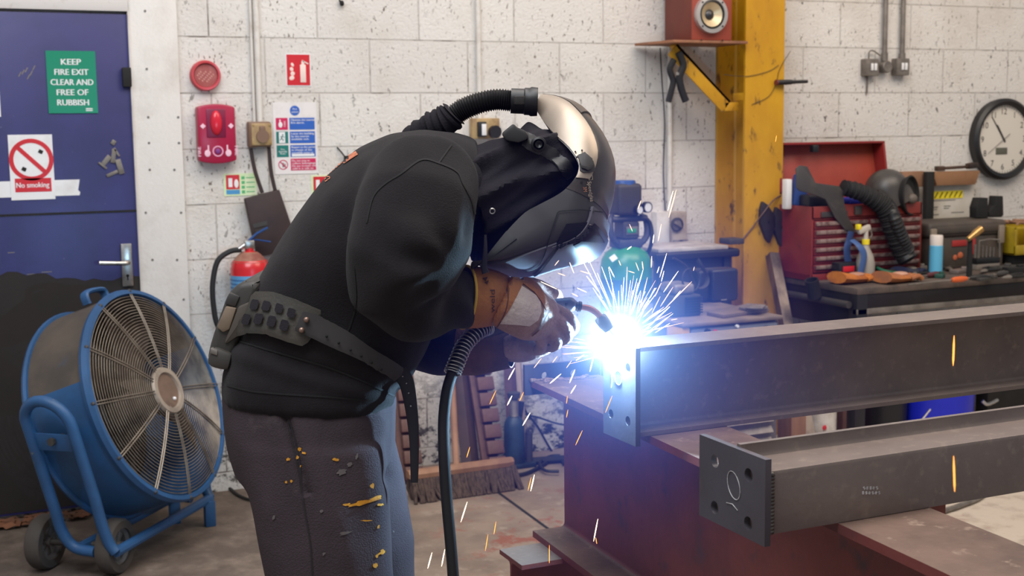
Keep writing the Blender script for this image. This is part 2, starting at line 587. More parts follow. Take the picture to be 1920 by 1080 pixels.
b = B(); b.cyl((hx, DY - .048, hz - .042), (hx, DY - .0465, hz - .042), .006); b.bb(hx - .0025, hx + .0025, DY - .048, DY - .0465, hz - .06, hz - .042)
obj('keyhole', b, M['hole'], hp)
b = B(); c = wl(232, 147); b.bb(c.x - .012, c.x + .022, DY - .055, DY - .035, c.z - .035, c.z + .04, .004)
obj('hinge', b, M['blackmatt'], door)
b = B()      # torn patch where a bolt was ripped off
for (x, y, w, h, a) in ((197, 300, 9, 20, .7), (210, 292, 8, 26, .15), (222, 312, 10, 28, -.25), (208, 325, 22, 6, -.4), (190, 310, 18, 4, .7), (210, 267, 8, 9, .6), (216, 285, 4, 18, -.5)):
    c = wl(x, y)
    b.box((c.x, DY - .037, c.z), (w * .0021, .006, h * .0021), Matrix.Rotation(a, 3, 'Y'), .001)
obj('torn_bracket', b, M['greymetal'], door)
b = B()
for (x, y) in ((36, 140), (42, 136), (48, 132), (52, 145), (57, 138), (62, 128)):
    c = wl(x, y); b.box((c.x, DY - .0355, c.z), (.004, .001, .02), Matrix.Rotation(.5, 3, 'Y'))
for (x, y, w) in ((60, 512, 20), (86, 508, 18), (40, 403, 60), (20, 472, 12)):
    c = wl(x, y); b.box((c.x, DY - .0355, c.z), (w * .0021, .001, .003))
obj('scratch_marks', b, M['greymetal'], door)

jl, jr = wl(246, 250).x, wl(341, 300).x
b = B(); b.bb(jl, jr, YW - .03, YW, 0, 4.2, .003)
tr = struct(obj('trim_2', b, M['white']), 'tall white board beside the blue door')
for y in (22, 130, 220, 268, 318, 398, 486, 560):
    for x in (262, 318):
        c = wl(x + y * .03 + (7 if (x + y) % 3 else -3), y)
        if jl + .01 < c.x < jr - .01: 
            b = B(); b.cyl((c.x, YW - .032, c.z), (c.x, YW - .0295, c.z), .005, n=8); obj('screw_head', b, M['greymetal'], tr)
b = B(); b.bb(.737, jl, YW - .05, YW, 0, 2.0, .002); b.bb(-.32, .737, YW - .05, YW, 1.965, 2.03, .002)
struct(obj('trim_3', b, M['trim']), 'chipped grey white door frame')


# ================================================================== WALL SIGNS AND FITTINGS
def rect(px0, py0, px1, py1, off):
    a, c = wl(px0, py0, off), wl(px1, py1, off)
    return min(a.x, c.x), max(a.x, c.x), min(a.z, c.z), max(a.z, c.z)


def panel(b, x0, x1, z0, z1, y, t=.002, bev=0.): b.bb(x0, x1, y - t, y, z0, z1, bev); return b


# green fire exit sign
t = thing('fire_exit_sign', 'green keep fire exit clear sign on the blue door', 'sign', (.5, DY - .036, 1.6))
x0, x1, z0, z1 = rect(85, 95, 184, 212, .041)
FY = DY - .0355
b = B(); panel(b, x0, x1, z0, z1, FY, .003); obj('board', b, M['signgreen'], t)
b = B()
W_, cx = x1 - x0, (x0 + x1) / 2
for i, s in enumerate(('KEEP', 'FIRE EXIT', 'CLEAR AND', 'FREE OF', 'RUBBISH')):
    add_text(b, s, (cx, FY - .0035, z1 - .052 - i * .0385), X, Z, .032, (.085, .145, .182, .135, .135)[i] * W_ / .212, bold=.0009)
for i in range(2): panel(b, x1 - .045, x1 - .02, z0 + .008 + i * .007, z0 + .012 + i * .007, FY - .003, .0005)
obj('lettering', b, M['signwhite'], t)

# no smoking sign and its tape
t = thing('no_smoking_sign', 'white and red no smoking sign stuck on the blue door', 'sign', (.3, DY - .036, 1.2))
x0, x1, z0, z1 = rect(14, 253, 104, 373, .041)
b = B(); panel(b, x0, x1, z0, z1, FY - .001, .002); obj('board', b, M['signwhite'], t)
cx, cz = (x0 + x1) / 2, z1 - .095
b = B(); b.lathe([(.064, 0), (.08, 0), (.08, .0008), (.064, .0008)], (cx, FY - .0032, cz), (0, -1, 0), 36)
b.box((cx, FY - .0036, cz), (.145, .0008, .016), Matrix.Rotation(radians(45), 3, 'Y')); obj('prohibition_ring', b, M['signred'], t)
b = B(); panel(b, x0 + .016, x1 - .012, z0 + .03, z0 + .082, FY - .003, .001); q = obj('caption_bar', b, M['signred'], t)
b = B(); add_text(b, 'No smoking', (cx, FY - .0045, z0 + .047), X, Z, .028, .118, bold=.0006); obj('lettering', b, M['signwhite'], q)
b = B()
for (dx, dz) in ((.035, .03), (-.028, -.035)): b.box((cx + dx, FY - .004, cz + dz), (.016, .0008, .014), Matrix.Rotation(.5, 3, 'Y'))
obj('cigarette_symbol', b, M['blackmatt'], t)
b = B(); a = rect(-60, 342, 151, 366, .041); pts = [(a[0], a[2]), (a[1] - .004, a[2]), (a[1], a[2] + .012), (a[1] - .008, a[2] + .02), (a[1], a[3]), (a[0], a[3])]
b.prism([(x, FY, z) for x, z in pts], (0, -.0006, 0))
tag(obj('adhesive_tape', b, M['signwhite']), 'strip of white tape across the blue door behind the no smoking sign', 'tape')
b = B(); a = rect(-80, 172, 2, 219, .041); panel(b, a[0], a[1], a[2], a[3], FY)
tag(obj('notice_card', b, M['signwhite']), 'edge of a white card at the left margin of the blue door', 'notice')

# round faded red plate
c = wl(384, 142)
t = thing('round_warning_plate', 'round faded red plate above the crimson alarm box', 'sign', (c.x, YW, c.z - .06))
b = B(); b.lathe([(0, .018), (.046, .018), (.05, .03), (.057, .03), (.061, .018), (.061, 0)], (c.x, YW, c.z), (0, -1, 0), 36); obj('rim', b, M['disc'], t)
b = B(); b.lathe([(0, 0), (.046, 0), (.046, .002), (0, .002)], (c.x, YW - .019, c.z), (0, -1, 0), 30); q = obj('face', b, M['discin'], t)
b = B()
for i, w in enumerate((.03, .05, .055, .045)):
    for k in range(int(w / .009)):
        b.box((c.x - .022 + i * .014 + (k - w / .018) * .0065, YW - .0215, c.z + .008 - i * .006 + (k - w / .018) * .0068 + .004), (.0045, .001, .007), Matrix.Rotation(-.8, 3, 'Y'))
obj('faded_marks', b, mat('faded_print', (196, 140, 130)), q)

# alarm sounder / call point
x0, x1, z0, z1 = rect(369, 195, 444, 306, .05)
t = thing('fire_alarm_beacon', 'crimson fire alarm box with red lens on the block wall', 'alarm', ((x0 + x1) / 2, YW, z0))
cx = (x0 + x1) / 2; W_ = x1 - x0
b = B(); n_ = 10
top = [(x0 + W_ * i / n_, z1 - .012 * (2 * i / n_ - 1) ** 2) for i in range(n_ + 1)]
bot = [(x1 - W_ * i / n_, z0 + .012 * (2 * i / n_ - 1) ** 2) for i in range(n_ + 1)]
b.prism([(x, YW, z) for x, z in top + bot], (0, -.055, 0), .007); obj('housing', b, M['alarm'], t)
b = B(); b.bb(cx - .042, cx + .036, YW - .058, YW - .05, z1 - .135, z1 - .02, .004); obj('lens_frame', b, mat('dark_crimson', (120, 12, 58), None, rough=.4), t)
b = B(); b.ell((cx - .003, YW - .058, z1 - .076), (.024, .018, .05)); obj('beacon_lens', b, M['alarmlens'], t)
b = B()
for s in (-1, 1):
    b.box((cx + s * .056, YW - .0565, z1 - .088), (.016, .002, .016), Matrix.Rotation(pi / 4, 3, 'Y'))
    hx_ = cx + s * .042
    b.ell((hx_, YW - .0565, z0 + .042), (.012, .0015, .014)); b.bb(hx_ - s * .004 - .003, hx_ - s * .004 + .003, YW - .058, YW - .056, z0 + .045, z0 + .075)
    add_text(b, 'FIRE', (cx + s * .068, YW - .0565, z0 + .05), Z * -s, X * s, .018, .045, bold=.0006)
obj('hand_symbols', b, mat('pale_pink_print', (232, 190, 204)), t)
b = B(); b.lathe([(.017, 0), (.022, 0), (.022, .002), (.017, .002)], (cx, YW - .055, z0 + .05), (0, -1, 0), 20); obj('test_ring', b, mat('pink_ring', (224, 160, 186)), t)
b = B(); b.ell((cx, YW - .056, z0 + .05), (.011, .003, .011)); obj('test_button', b, mat('violet_button', (120, 50, 120)), t)

# red extinguisher pictogram sign
x0, x1, z0, z1 = rect(537, 102, 582, 160, .004)
t = thing('extinguisher_pictogram_sign', 'small red sign with flame and extinguisher picture high on the wall', 'sign', ((x0 + x1) / 2, YW, z0))
b = B(); panel(b, x0 - .004, x1 + .004, z0 - .004, z1 + .004, YW, .002); obj('backing', b, M['signwhite'], t)
b = B(); panel(b, x0, x1, z0, z1, YW - .002, .001); obj('red_field', b, M['signred'], t)
b = B(); cx = x0 + (x1 - x0) * .7
panel(b, cx - .012, cx + .012, z0 + .012, z0 + .085, YW - .003, .001, .0004); panel(b, cx - .006, cx + .006, z0 + .085, z0 + .1, YW - .003, .001); b.box((cx + .01, YW - .0035, z0 + .095), (.03, .001, .005), Matrix.Rotation(.5, 3, 'Y'))
for i in range(4): b.ell((x0 + .02 + .004 * (i % 2), YW - .003, z0 + .03 + i * .018), (.012 - .002 * i, .001, .009), Matrix.Rotation(-.5, 3, 'Y'), 10, 6)
obj('pictogram', b, mat('cream_print', (226, 206, 196)), t)

# fire action notice
x0, x1, z0, z1 = rect(511, 192, 597, 325, .004)
t = thing('fire_action_notice', 'white fire action notice with blue and red instruction rows', 'notice', ((x0 + x1) / 2, YW, z0))
W_, H_ = x1 - x0, z1 - z0
b = B(); panel(b, x0, x1, z0, z1, YW, .002); obj('board', b, M['paper'], t)
b = B(); b.cyl((x0 + W_ * .5, YW - .002, z1 - H_ * .115), (x0 + W_ * .5, YW - .0035, z1 - H_ * .115), .0205, n=24); q = obj('title_disc', b, M['signblue'], t)
b = B(); add_text(b, 'Fire', (x0 + W_ * .5, YW - .0042, z1 - H_ * .105), X, Z, .012); add_text(b, 'action', (x0 + W_ * .5, YW - .0042, z1 - H_ * .145), X, Z, .012); obj('lettering', b, M['signwhite'], q)
rows = [('signblue', 'magenta', ('Operate the nearest', 'fire alarm.')), ('signblue', 'signteal', ('Leave the building', 'by the nearest', 'available exit.')),
        ('signblue', 'signteal', ('Report to the person', 'in charge of the', 'assembly point at')), ('magenta', 'signwhite', ('Do not stop to', 'collect belongings.', 'Do not re-enter until', 'told it is safe to.'))]
for i, (m1, m2, txt) in enumerate(rows):
    zt = z1 - H_ * (.215 + .19 * i); zb = zt - H_ * .165
    b = B(); panel(b, x0 + W_ * .37, x1 - W_ * .05, zb, zt, YW - .002, .001); q = obj('text_panel', b, M[m1], t)
    b = B()
    for k, s in enumerate(txt): add_text(b, s, (x0 + W_ * .4, YW - .0035, zt - .0125 - k * (.0115 if i < 3 else .0108)), X, Z, .0115, min(.105, len(s) * .0054), 'L', .0002)
    if i == 2: panel(b, x0 + W_ * .4, x1 - W_ * .08, zb + .002, zb + .012, YW - .003, .0006)
    obj('lettering', b, M['signwhite'], q)
    b = B(); xa, xb = x0 + W_ * .06, x0 + W_ * .33
    cz = (zt + zb) / 2; cx = (xa + xb) / 2
    if i < 3:
        panel(b, xa, xb, zb, zt, YW - .002, .001); q = obj('icon_panel', b, M[m2], t); b = B()
        if i == 0:
            b.ell((cx - .006, YW - .0035, cz - .004), (.009, .001, .012), None, 10, 6); panel(b, cx - .01, cx - .005, cz, cz + .018, YW - .003, .001); add_text(b, 'FIRE', (cx + .016, YW - .0035, cz), Z, -X, .011, .026)
        elif i == 1:
            panel(b, cx - .014, cx + .012, zb + .002, zt - .002, YW - .003, .0006)
        else:
            add_text(b, 'Fire', (cx, YW - .0035, cz + .004), X, Z, .011); add_text(b, 'Assembly', (cx, YW - .0035, cz - .005), X, Z, .011, .036); add_text(b, 'Point', (cx, YW - .0035, cz - .014), X, Z, .011)
        q2 = obj('icon_print', b, M['signwhite'], q)
        if i == 1:
            b = B(); b.ell((cx + .002, YW - .0045, cz + .011), (.003, .0008, .003), None, 8, 6)
            for p_, r_ in (((0, .006), (-.004, -.004)), ((-.004, -.004), (-.01, -.011)), ((-.004, -.004), (.004, -.008)), ((.004, -.008), (.002, -.014)), ((0, .005), (.009, .001)), ((0, .005), (-.008, .003))):
                b.cyl((cx + p_[0], YW - .0042, cz + p_[1]), (cx + r_[0], YW - .0042, cz + r_[1]), .0014, n=6)
            obj('running_figure', b, M['signteal'], q)
    else:
        b.lathe([(.017, 0), (.0205, 0), (.0205, .001), (.017, .001)], (cx, YW - .002, cz), (0, -1, 0), 24); b.box((cx, YW - .003, cz), (.036, .001, .004), Matrix.Rotation(radians(45), 3, 'Y'))
        q = obj('icon_panel', b, M['magenta'], t)
        b = B(); b.bb(cx - .003, cx + .003, YW - .003, YW - .0022, cz - .01, cz + .008); b.bb(cx + .005, cx + .01, YW - .003, YW - .0022, cz - .01, cz + .004); obj('figure_print', b, M['greymetal'], q)


def ident_sign(px0, py0, px1, py1, label):
    x0, x1, z0, z1 = rect(px0, py0, px1, py1, .004)
    t = thing('extinguisher_identity_sign', label, 'sign', ((x0 + x1) / 2, YW, z0))
    W_, H_ = x1 - x0, z1 - z0
    b = B(); panel(b, x0, x1, z0, z1, YW, .002); obj('card', b, M['pale_green'], t)
    b = B(); panel(b, x0 + W_ * .07, x0 + W_ * .48, z0 + H_ * .3, z1 - H_ * .06, YW - .002, .001); q = obj('red_field', b, M['signred'], t)
    b = B(); c_ = x0 + W_ * .2; panel(b, c_ - .008, c_ + .008, z0 + H_ * .4, z1 - H_ * .2, YW - .003, .0006); b.ell((x0 + W_ * .38, YW - .0035, z0 + H_ * .55), (.009, .0008, .018), None, 8, 6); obj('pictogram', b, M['signwhite'], q)
    b = B(); panel(b, x0 + W_ * .07, x0 + W_ * .48, z0 + H_ * .08, z0 + H_ * .27, YW - .002, .001); obj('blue_strip', b, mat('strip_blue', (70, 140, 190)), t)
    b = B()
    for i in range(4):
        panel(b, x0 + W_ * .54, x0 + W_ * .64, z0 + H_ * (.1 + .21 * i), z0 + H_ * (.24 + .21 * i), YW - .002, .0006)
        panel(b, x0 + W_ * .68, x0 + W_ * .94, z0 + H_ * (.15 + .21 * i), z0 + H_ * (.19 + .21 * i), YW - .002, .0006)
    obj('green_rows', b, mat('row_green', (84, 170, 110)), t)


ident_sign(419, 326, 482, 366, 'small green and red extinguisher card below the crimson alarm box')
ident_sign(583, 329, 646, 369, 'small green and red extinguisher card partly behind the welder back')

# socket on conduit, left
c = wl(483, 252)
cx0 = wl(475, 100).x
b = B(); b.cyl((cx0 + .012, YW - .02, c.z + .04), (cx0 + .012, YW - .02, 4.2), .012, n=12)
b.cyl((cx0 - .008, YW - .01, c.z + .04), (cx0 - .008, YW - .01, 4.2), .006, n=8)
tag(obj('wall_conduit', b, M['conduit']), 'white painted conduit running up from the cream socket box', 'pipe')
t = thing('socket_box', 'aged cream socket box left of the fire action notice', 'socket', (c.x, YW, c.z - .05))
b = B(); b.bb(c.x - .047, c.x + .047, YW - .05, YW, c.z - .052, c.z + .052, .008); obj('back_box', b, M['socketdk'], t)
b = B(); b.bb(c.x - .038, c.x + .046, YW - .058, YW - .05, c.z - .045, c.z + .045, .004); obj('cover_plate', b, M['socket'], t)
b = B(); b.cyl((c.x + .006, YW - .058, c.z - .008), (c.x + .006, YW - .068, c.z - .008), .026); b.bb(c.x - .006, c.x + .018, YW - .066, YW - .058, c.z + .01, c.z + .034, .002); obj('outlet', b, M['socketdk'], t)
for dx in (-.03, .038):
    for dz in (-.036, .036):
        b = B(); b.cyl((c.x + dx, YW - .058, c.z + dz), (c.x + dx, YW - .0605, c.z + dz), .004, n=8); obj('screw', b, M['brass'], t)

# dark leather tool pouch hanging by straps
t = thing('leather_pouch', 'dark brown leather pouch hanging by two straps below the socket box', 'pouch', (wl(500, 440).x, YW, wl(500, 440).z))
q = [wl(456, 372, .02), wl(521, 355, .02), wl(560, 470, .02), wl(480, 480, .02)]
b = B(); b.prism(q, (0, -.03, 0), .005); obj('pouch_body', b, M['leather'], t)
for a in (((470, 278), (478, 320), (492, 362)), ((504, 275), (508, 320), (516, 358))):
    b = B(); b.tube(spline([wl(x, y, .03) for x, y in a]), .008, 8, flat=(1, .25), side=X); obj('strap', b, M['leather'], t)
b = B(); p_ = [wl(x, y, .0515) for x, y in ((474, 420), (500, 414), (502, 422), (476, 428))]; b.prism(p_, (0, -.001, 0))
p_ = [wl(x, y, .0515) for x, y in ((478, 431), (502, 425), (503, 431), (480, 437))]; b.prism(p_, (0, -.001, 0)); obj('faded_print', b, M['darkgrey'], t)

# fire extinguisher
c = wl(470, 540, .1)
t = thing('fire_extinguisher', 'red fire extinguisher with blue label behind the welder', 'fire extinguisher', (c.x, c.y, .4))
zt = wl(470, 489, .1).z; zb = zt - .52; R_ = .078
b = B(); b.lathe([(0, zb), (R_, zb), (R_, zt - .03), (R_ * .9, zt), (R_ * .55, zt + .025), (.03, zt + .035), (.018, zt + .04), (.018, zt + .055), (0, zt + .055)], (c.x, c.y, 0), Z, 32); obj('cylinder', b, M['extred'], t)
b = B(); b.lathe([(R_ * .92, zt - .004), (R_ * .57, zt + .0255), (.031, zt + .036)], (c.x, c.y, .0015), Z, 32); obj('dusty_shoulder', b, mat('dust_on_red', (150, 106, 88), (128, 72, 62), 14, rough=.8), t)
b = B(); b.lathe([(R_ + .001, zb + .1), (R_ + .001, zt - .055)], (c.x, c.y, 0), (0, 0, 1), 40, arc=2 * pi); q = obj('label_band', b, M['extblue'], t)
b = B()
for i in range(6): b.lathe([(R_ + .002, zt - .075 - i * .016), (R_ + .002, zt - .07 - i * .016)], (c.x, c.y, 0), Z, 40)
obj('label_print', b, mat('label_dark_blue', (60, 104, 160)), q)
b = B(); b.bb(c.x - .02, c.x + .02, c.y - .018, c.y + .018, zt + .05, zt + .085, .005); obj('valve_block', b, M['chrome'], t)
b = B(); b.tube([(c.x - .01, c.y, zt + .075), (c.x + .03, c.y - .01, zt + .11), (c.x + .075, c.y - .02, zt + .135)], [.012, .013, .01], 8, flat=(1, .4), side=Y); b.tube([(c.x, c.y, zt + .085), (c.x + .03, c.y - .005, zt + .085), (c.x + .085, c.y - .02, zt + .075)], .009, 8, flat=(1, .4), side=Y); obj('lever', b, mat('lever_blue', (44, 84, 150), None, rough=.35, metal=.4), t)
b = B(); hp_ = spline([wl(452, 468, .1), wl(430, 472, .1), wl(408, 490, .1), wl(399, 530, .1), wl(400, 570, .1), wl(408, 610, .1), wl(430, 640, .09)])
b.tube(hp_, .011, 10); obj('hose', b, M['cable'], t)
b = B(); b.cyl(wl(445, 469, .1), (c.x - .01, c.y, zt + .07), .009, .011); obj('hose_coupling', b, M['chrome'], t)

# sockets behind the hose, small black bracket
c = wl(905, 241)
b = B(); b.cyl((c.x - .02, YW - .015, c.z), (c.x - .02, YW - .015, 4.2), .011, n=10)
tag(obj('wall_conduit', b, M['conduit']), 'white painted conduit above the grey double socket behind the air hose', 'pipe')
t = thing('double_socket', 'grey metal double socket with plug under the air hose', 'socket', (c.x, YW, c.z - .04))
b = B(); b.bb(c.x - .066, c.x + .066, YW - .04, YW, c.z - .045, c.z + .045, .004); obj('plate', b, M['socket'], t)
b = B(); b.bb(c.x - .045, c.x - .005, YW - .06, YW - .04, c.z - .036, c.z + .03, .004); b.cyl((c.x + .036, YW - .04, c.z - .015), (c.x + .036, YW - .065, c.z - .015), .028); obj('plug', b, M['black'], t)
b = B(); b.bb(c.x - .03, c.x - .008, YW - .063, YW - .06, c.z - .03, c.z + .02, .001); obj('plug_label', b, M['signwhite'], t)
c = wl(655, 297)
b = B(); b.bb(c.x - .025, c.x + .025, YW - .04, YW, c.z - .022, c.z + .012, .004); b.tube([wl(632, 276, .005), wl(640, 285, .01), (c.x - .02, YW - .02, c.z)], .003, 6)
tag(obj('wall_bracket', b, M['blackmatt']), 'small dark bracket on the wall just above the welder back', 'bracket')
b = B(); b.tube([wl(636, 0, .01), wl(642, 8, .015)], .004, 6); b.ell(wl(641, 6, .012), (.01, .01, .012), None, 8, 6)
tag(obj('wall_hook', b, M['blackmatt']), 'tiny dark hook at the top edge of the block wall', 'hook')

# ================================================================== RIGHT BACKGROUND: COLUMN, SPEAKER, WALL FITTINGS
CX0, CX1, CYF = wl(1396, 300, .25).x, wl(1468, 300, .25).x, YW - .25
CM = (CX0 + CX1) / 2
t = thing('steel_column', 'yellow painted steel column standing against the block wall', 'column', (CM, YW - .12, 0))
b = B()      # H section: two flanges and a web with root fillets
pr = [(CX0, CYF), (CX1, CYF), (CX1, CYF + .014), (CM + .014, CYF + .014), (CM + .006, CYF + .022), (CM + .006, YW - .03), (CM + .014, YW - .022), (CX1, YW - .022), (CX1, YW - .004),
      (CX0, YW - .004), (CX0, YW - .022), (CM - .014, YW - .022), (CM - .006, YW - .03), (CM - .006, CYF + .022), (CM - .014, CYF + .014), (CX0, CYF + .014)]
b.prism([(x, y, 0) for x, y in pr], (0, 0, 4.2)); obj('section', b, M['yellow'], t)
b = B(); c = onX(1378, 181, CX0 + .03); zc = onY(1385, 181, CYF).z
b.bb(CX0, CM - .006, CYF + .014, CYF + .1, zc - .018, zc + .018, .002); obj('stiffener', b, M['yellow'], t)

# bracket arm with the plate shelf
yb = CYF + .06
p0, p1 = onY(1262, 92, yb), onY(1363, 200, yb)
d = (p1 - p0).normalized(); s_ = V((-d.z, 0, d.x)) * .034
t = thing('shelf_bracket', 'orange yellow diagonal bracket holding the speaker shelf', 'bracket', (p1.x, yb, p1.z))
b = B(); b.prism([p0 + s_, p1 + s_, p1 - s_, p0 - s_], (0, .01, 0), .001); b.prism([p0 + s_, p1 + s_, p1 + s_ * .6, p0 + s_ * .6], (0, .055, 0), .001); obj('diagonal_arm', b, M['yellow'], t)
b = B(); b.bb(p1.x - .01, CX0 + .01, yb, yb + .04, p1.z - .02, p1.z + .02, .002); obj('arm_foot', b, M['yellow'], t)
zs = onY(1300, 78, yb).z
b = B()
q = [onZ(1219, 86, zs), onZ(1262, 77, zs), onZ(1402, 71, zs), onZ(1396, 83, zs)]
xa, xb = onY(1225, 84, yb).x, onY(1400, 76, CYF - .02).x
b.prism([(xa, YW - .02, zs), (xa + .05, CYF - .03, zs), (xb, CYF - .03, zs), (xb, YW - .03, zs)][::1], (0, 0, -.012), .001)
obj('shelf_plate', b, mat('rusty_shelf', (150, 100, 72), (126, 84, 62), 8, rough=.6), t)

sx0, sx1 = onY(1296, 40, CYF - .01).x, onY(1371, 40, CYF - .01).x
t = thing('loudspeaker', 'red brown loudspeaker with silver cone ring on the high shelf', 'speaker', ((sx0 + sx1) / 2, CYF + .08, zs))
sb = YW - .03
b = B(); b.bb(sx0, sx1, CYF - .01, sb, zs + .001, zs + .36, .003); obj('cabinet', b, mat('mahogany_veneer', (112, 50, 38), (98, 42, 34), 4, (.4, .7), .5), t)
b = B(); b.bb(sx0 + .001, sx1 - .001, CYF - .014, CYF - .01, zs + .003, zs + .358, .001); obj('front_baffle', b, mat('red_baffle', (146, 64, 48), None, rough=.5), t)
sc = onY(1335, 27, CYF - .036); Rr = .083
b = B(); b.lathe([(Rr * .76, -.02), (Rr * .76, 0), (Rr * .8, .006), (Rr, .004), (Rr, -.022)], sc, (0, -1, 0), 40); obj('chassis_ring', b, mat('silver_ring', (196, 190, 186), None, rough=.35, metal=.6), t)
b = B(); b.lathe([(Rr * .66, .001), (Rr * .7, .006), (Rr * .77, .004), (Rr * .78, .0)], sc, (0, -1, 0), 40); obj('rubber_surround', b, M['black'], t)
b = B(); b.lathe([(Rr * .27, -.022), (Rr * .68, .002)], sc, (0, -1, 0), 40); obj('cone', b, mat('pale_gold_cone', (206, 184, 148), None, rough=.35, metal=.3), t)
b = B(); b.lathe([(0, -.006), (Rr * .15, -.009), (Rr * .3, -.022)], sc, (0, -1, 0), 30); obj('dust_cap', b, mat('dark_cap', (48, 46, 50), None, rough=.3), t)
for a_ in range(4):
    b = B(); q = sc + V((cos(a_ * pi / 2 + .8), 0, sin(a_ * pi / 2 + .8))) * Rr * .9; b.cyl(q - Y * .004, q - Y * .008, .004, n=8); obj('screw', b, M['black'], t)
for dx in (-.045, .045):
    b = B(); q = sc + V((dx * 1.25, 0, -.115)); b.cyl(q, q - Y * .003, .004, n=8); obj('baffle_screw', b, M['black'], t)

# black spring clamp clipped on the arm
yk = yb - .03
def k3(x, y, dy=0): return onY(x, y, yk + dy)
t = thing('spring_clamp', 'black plastic spring clamp hanging on the diagonal bracket', 'clamp', k3(1270, 192))
for nm, pts in (('front_jaw', ((1272, 98), (1281, 122), (1274, 145), (1278, 168), (1286, 190))), ('rear_jaw', ((1264, 112), (1256, 130), (1262, 152), (1258, 172), (1253, 191)))):
    b = B(); b.tube(spline([k3(x, y, 0 if nm[0] == 'f' else .012) for x, y in pts]), .019 if nm[0] == 'f' else .016, 8, flat=(1, .7), side=X); obj(nm, b, M['black'], t)
b = B(); b.cyl(k3(1270, 138, -.012), k3(1270, 138, .03), .008); obj('pivot_spring', b, M['greymetal'], t)

# conduit and isolators
c = wl(1252, 180)
b = B(); b.cyl((c.x, YW - .018, wl(1255, 400).z), (c.x, YW - .018, wl(1250, 88).z), .012, n=12)
tag(obj('wall_conduit', b, M['conduit']), 'white painted conduit running down beside the spring clamp to the isolator', 'pipe')
b = B(); b.tube(spline([wl(1238, 90, .005), wl(1241, 150, .006), wl(1246, 230, .008), wl(1244, 320, .006), wl(1247, 395, .01)]), .0025, 6)
tag(obj('hanging_wire', b, M['cable']), 'thin black wire hanging down the wall left of the white conduit', 'cable')
x0, x1, z0, z1 = rect(1234, 398, 1258, 462, .06)
b = B(); b.bb(x0, x1, YW - .05, YW, z0 - .1, z1, .004); tag(obj('cream_trunking', b, M['conduit']), 'pale trunking box left of the rotary isolator', 'box')
x0, x1, z0, z1 = rect(1258, 398, 1286, 462, .06)
t = thing('isolator_box', 'dusty cream isolator box with round switch behind the green cylinder', 'switch', ((x0 + x1) / 2, YW, z0 - .1))
b = B(); b.bb(x0 + .001, x1, YW - .07, YW, z0 - .1, z1, .005); obj('housing', b, mat('dusty_cream', (170, 156, 138), (140, 126, 112), 10, (.4, .6), .6), t)
cc = wl(1269, 421, .075)
b = B(); b.lathe([(.026, 0), (.032, 0), (.034, .01), (.026, .012)], (cc.x, YW - .07, cc.z), (0, -1, 0), 24); obj('bezel', b, M['darkgrey'], t)
b = B(); b.cyl((cc.x, YW - .07, cc.z), (cc.x, YW - .078, cc.z), .026, n=24); b.box((cc.x, YW - .084, cc.z), (.045, .014, .012), Matrix.Rotation(.5, 3, 'Y'), .003); obj('rotary_knob', b, M['greymetal'], t)
b = B(); b.bb(x0 + .003, x1 - .003, YW - .085, YW - .07, z0 - .1, z0 + .035, .004); obj('lower_cover', b, M['greymetal'], t)
b = B(); b.ell((x0 + .04, YW - .088, z0 + .015), (.02, .01, .02), None, 12, 8); obj('plug_socket', b, M['blackmatt'], t)

# light switches
for px, py, cpx, lab in ((1625, 127, None, 'grey metal light switch left of the round junction box'), (1682, 126, 1687, 'grey metal light switch right of the round junction box')):
    c = wl(px, py)
    t = thing('light_switch', lab, 'switch', (c.x, YW, c.z - .04), 'light switches on the right wall')
    b = B(); b.bb(c.x - .04, c.x + .044, YW - .045, YW, c.z - .043, c.z + .043, .005); obj('switch_box', b, M['greymetal'], t)
    for s in (-1, 1):
        b = B(); b.bb(c.x + .008 + s * .011 - .008, c.x + .008 + s * .011 + .008, YW - .05, YW - .045, c.z - .016, c.z + .02, .002); obj('rocker', b, M['signwhite'], t)
c = wl(1653, 126)
b = B(); b.lathe([(0, .05), (.026, .05), (.03, .045), (.03, 0)], (c.x, YW, c.z), (0, -1, 0), 28)
tag(obj('junction_box', b, M['greymetal']), 'round grey junction box between the two light switches', 'junction box')
for px, lab in ((1654, 'grey steel conduit above the round junction box'), (1687, 'grey steel conduit above the right light switch')):
    c2 = wl(px, 60)
    b = B(); b.cyl((c2.x, YW - .022, c.z + (.02 if px < 1660 else .04)), (c2.x, YW - .022, 4.2), .0125, n=14); b.cyl((c2.x, YW - .022, c.z + .03), (c2.x, YW - .022, c.z + .07), .017, n=14)
    tag(obj('wall_conduit', b, M['greymetal']), lab, 'pipe')
b = B(); c = wl(1625, 127); b.tube(spline([(c.x - .005, YW - .02, c.z + .04), (c.x - .003, YW - .02, c.z + .075), (c.x + .02, YW - .02, c.z + .085), (c.x + .07, YW - .02, c.z + .06)]), .004, 6)
b.tube([(c.x, YW - .008, c.z - .04), (c.x - .002, YW - .008, c.z - .13)], .005, 6)
tag(obj('switch_wire', b, M['greymetal']), 'thin grey wire looping over the left light switch', 'cable')

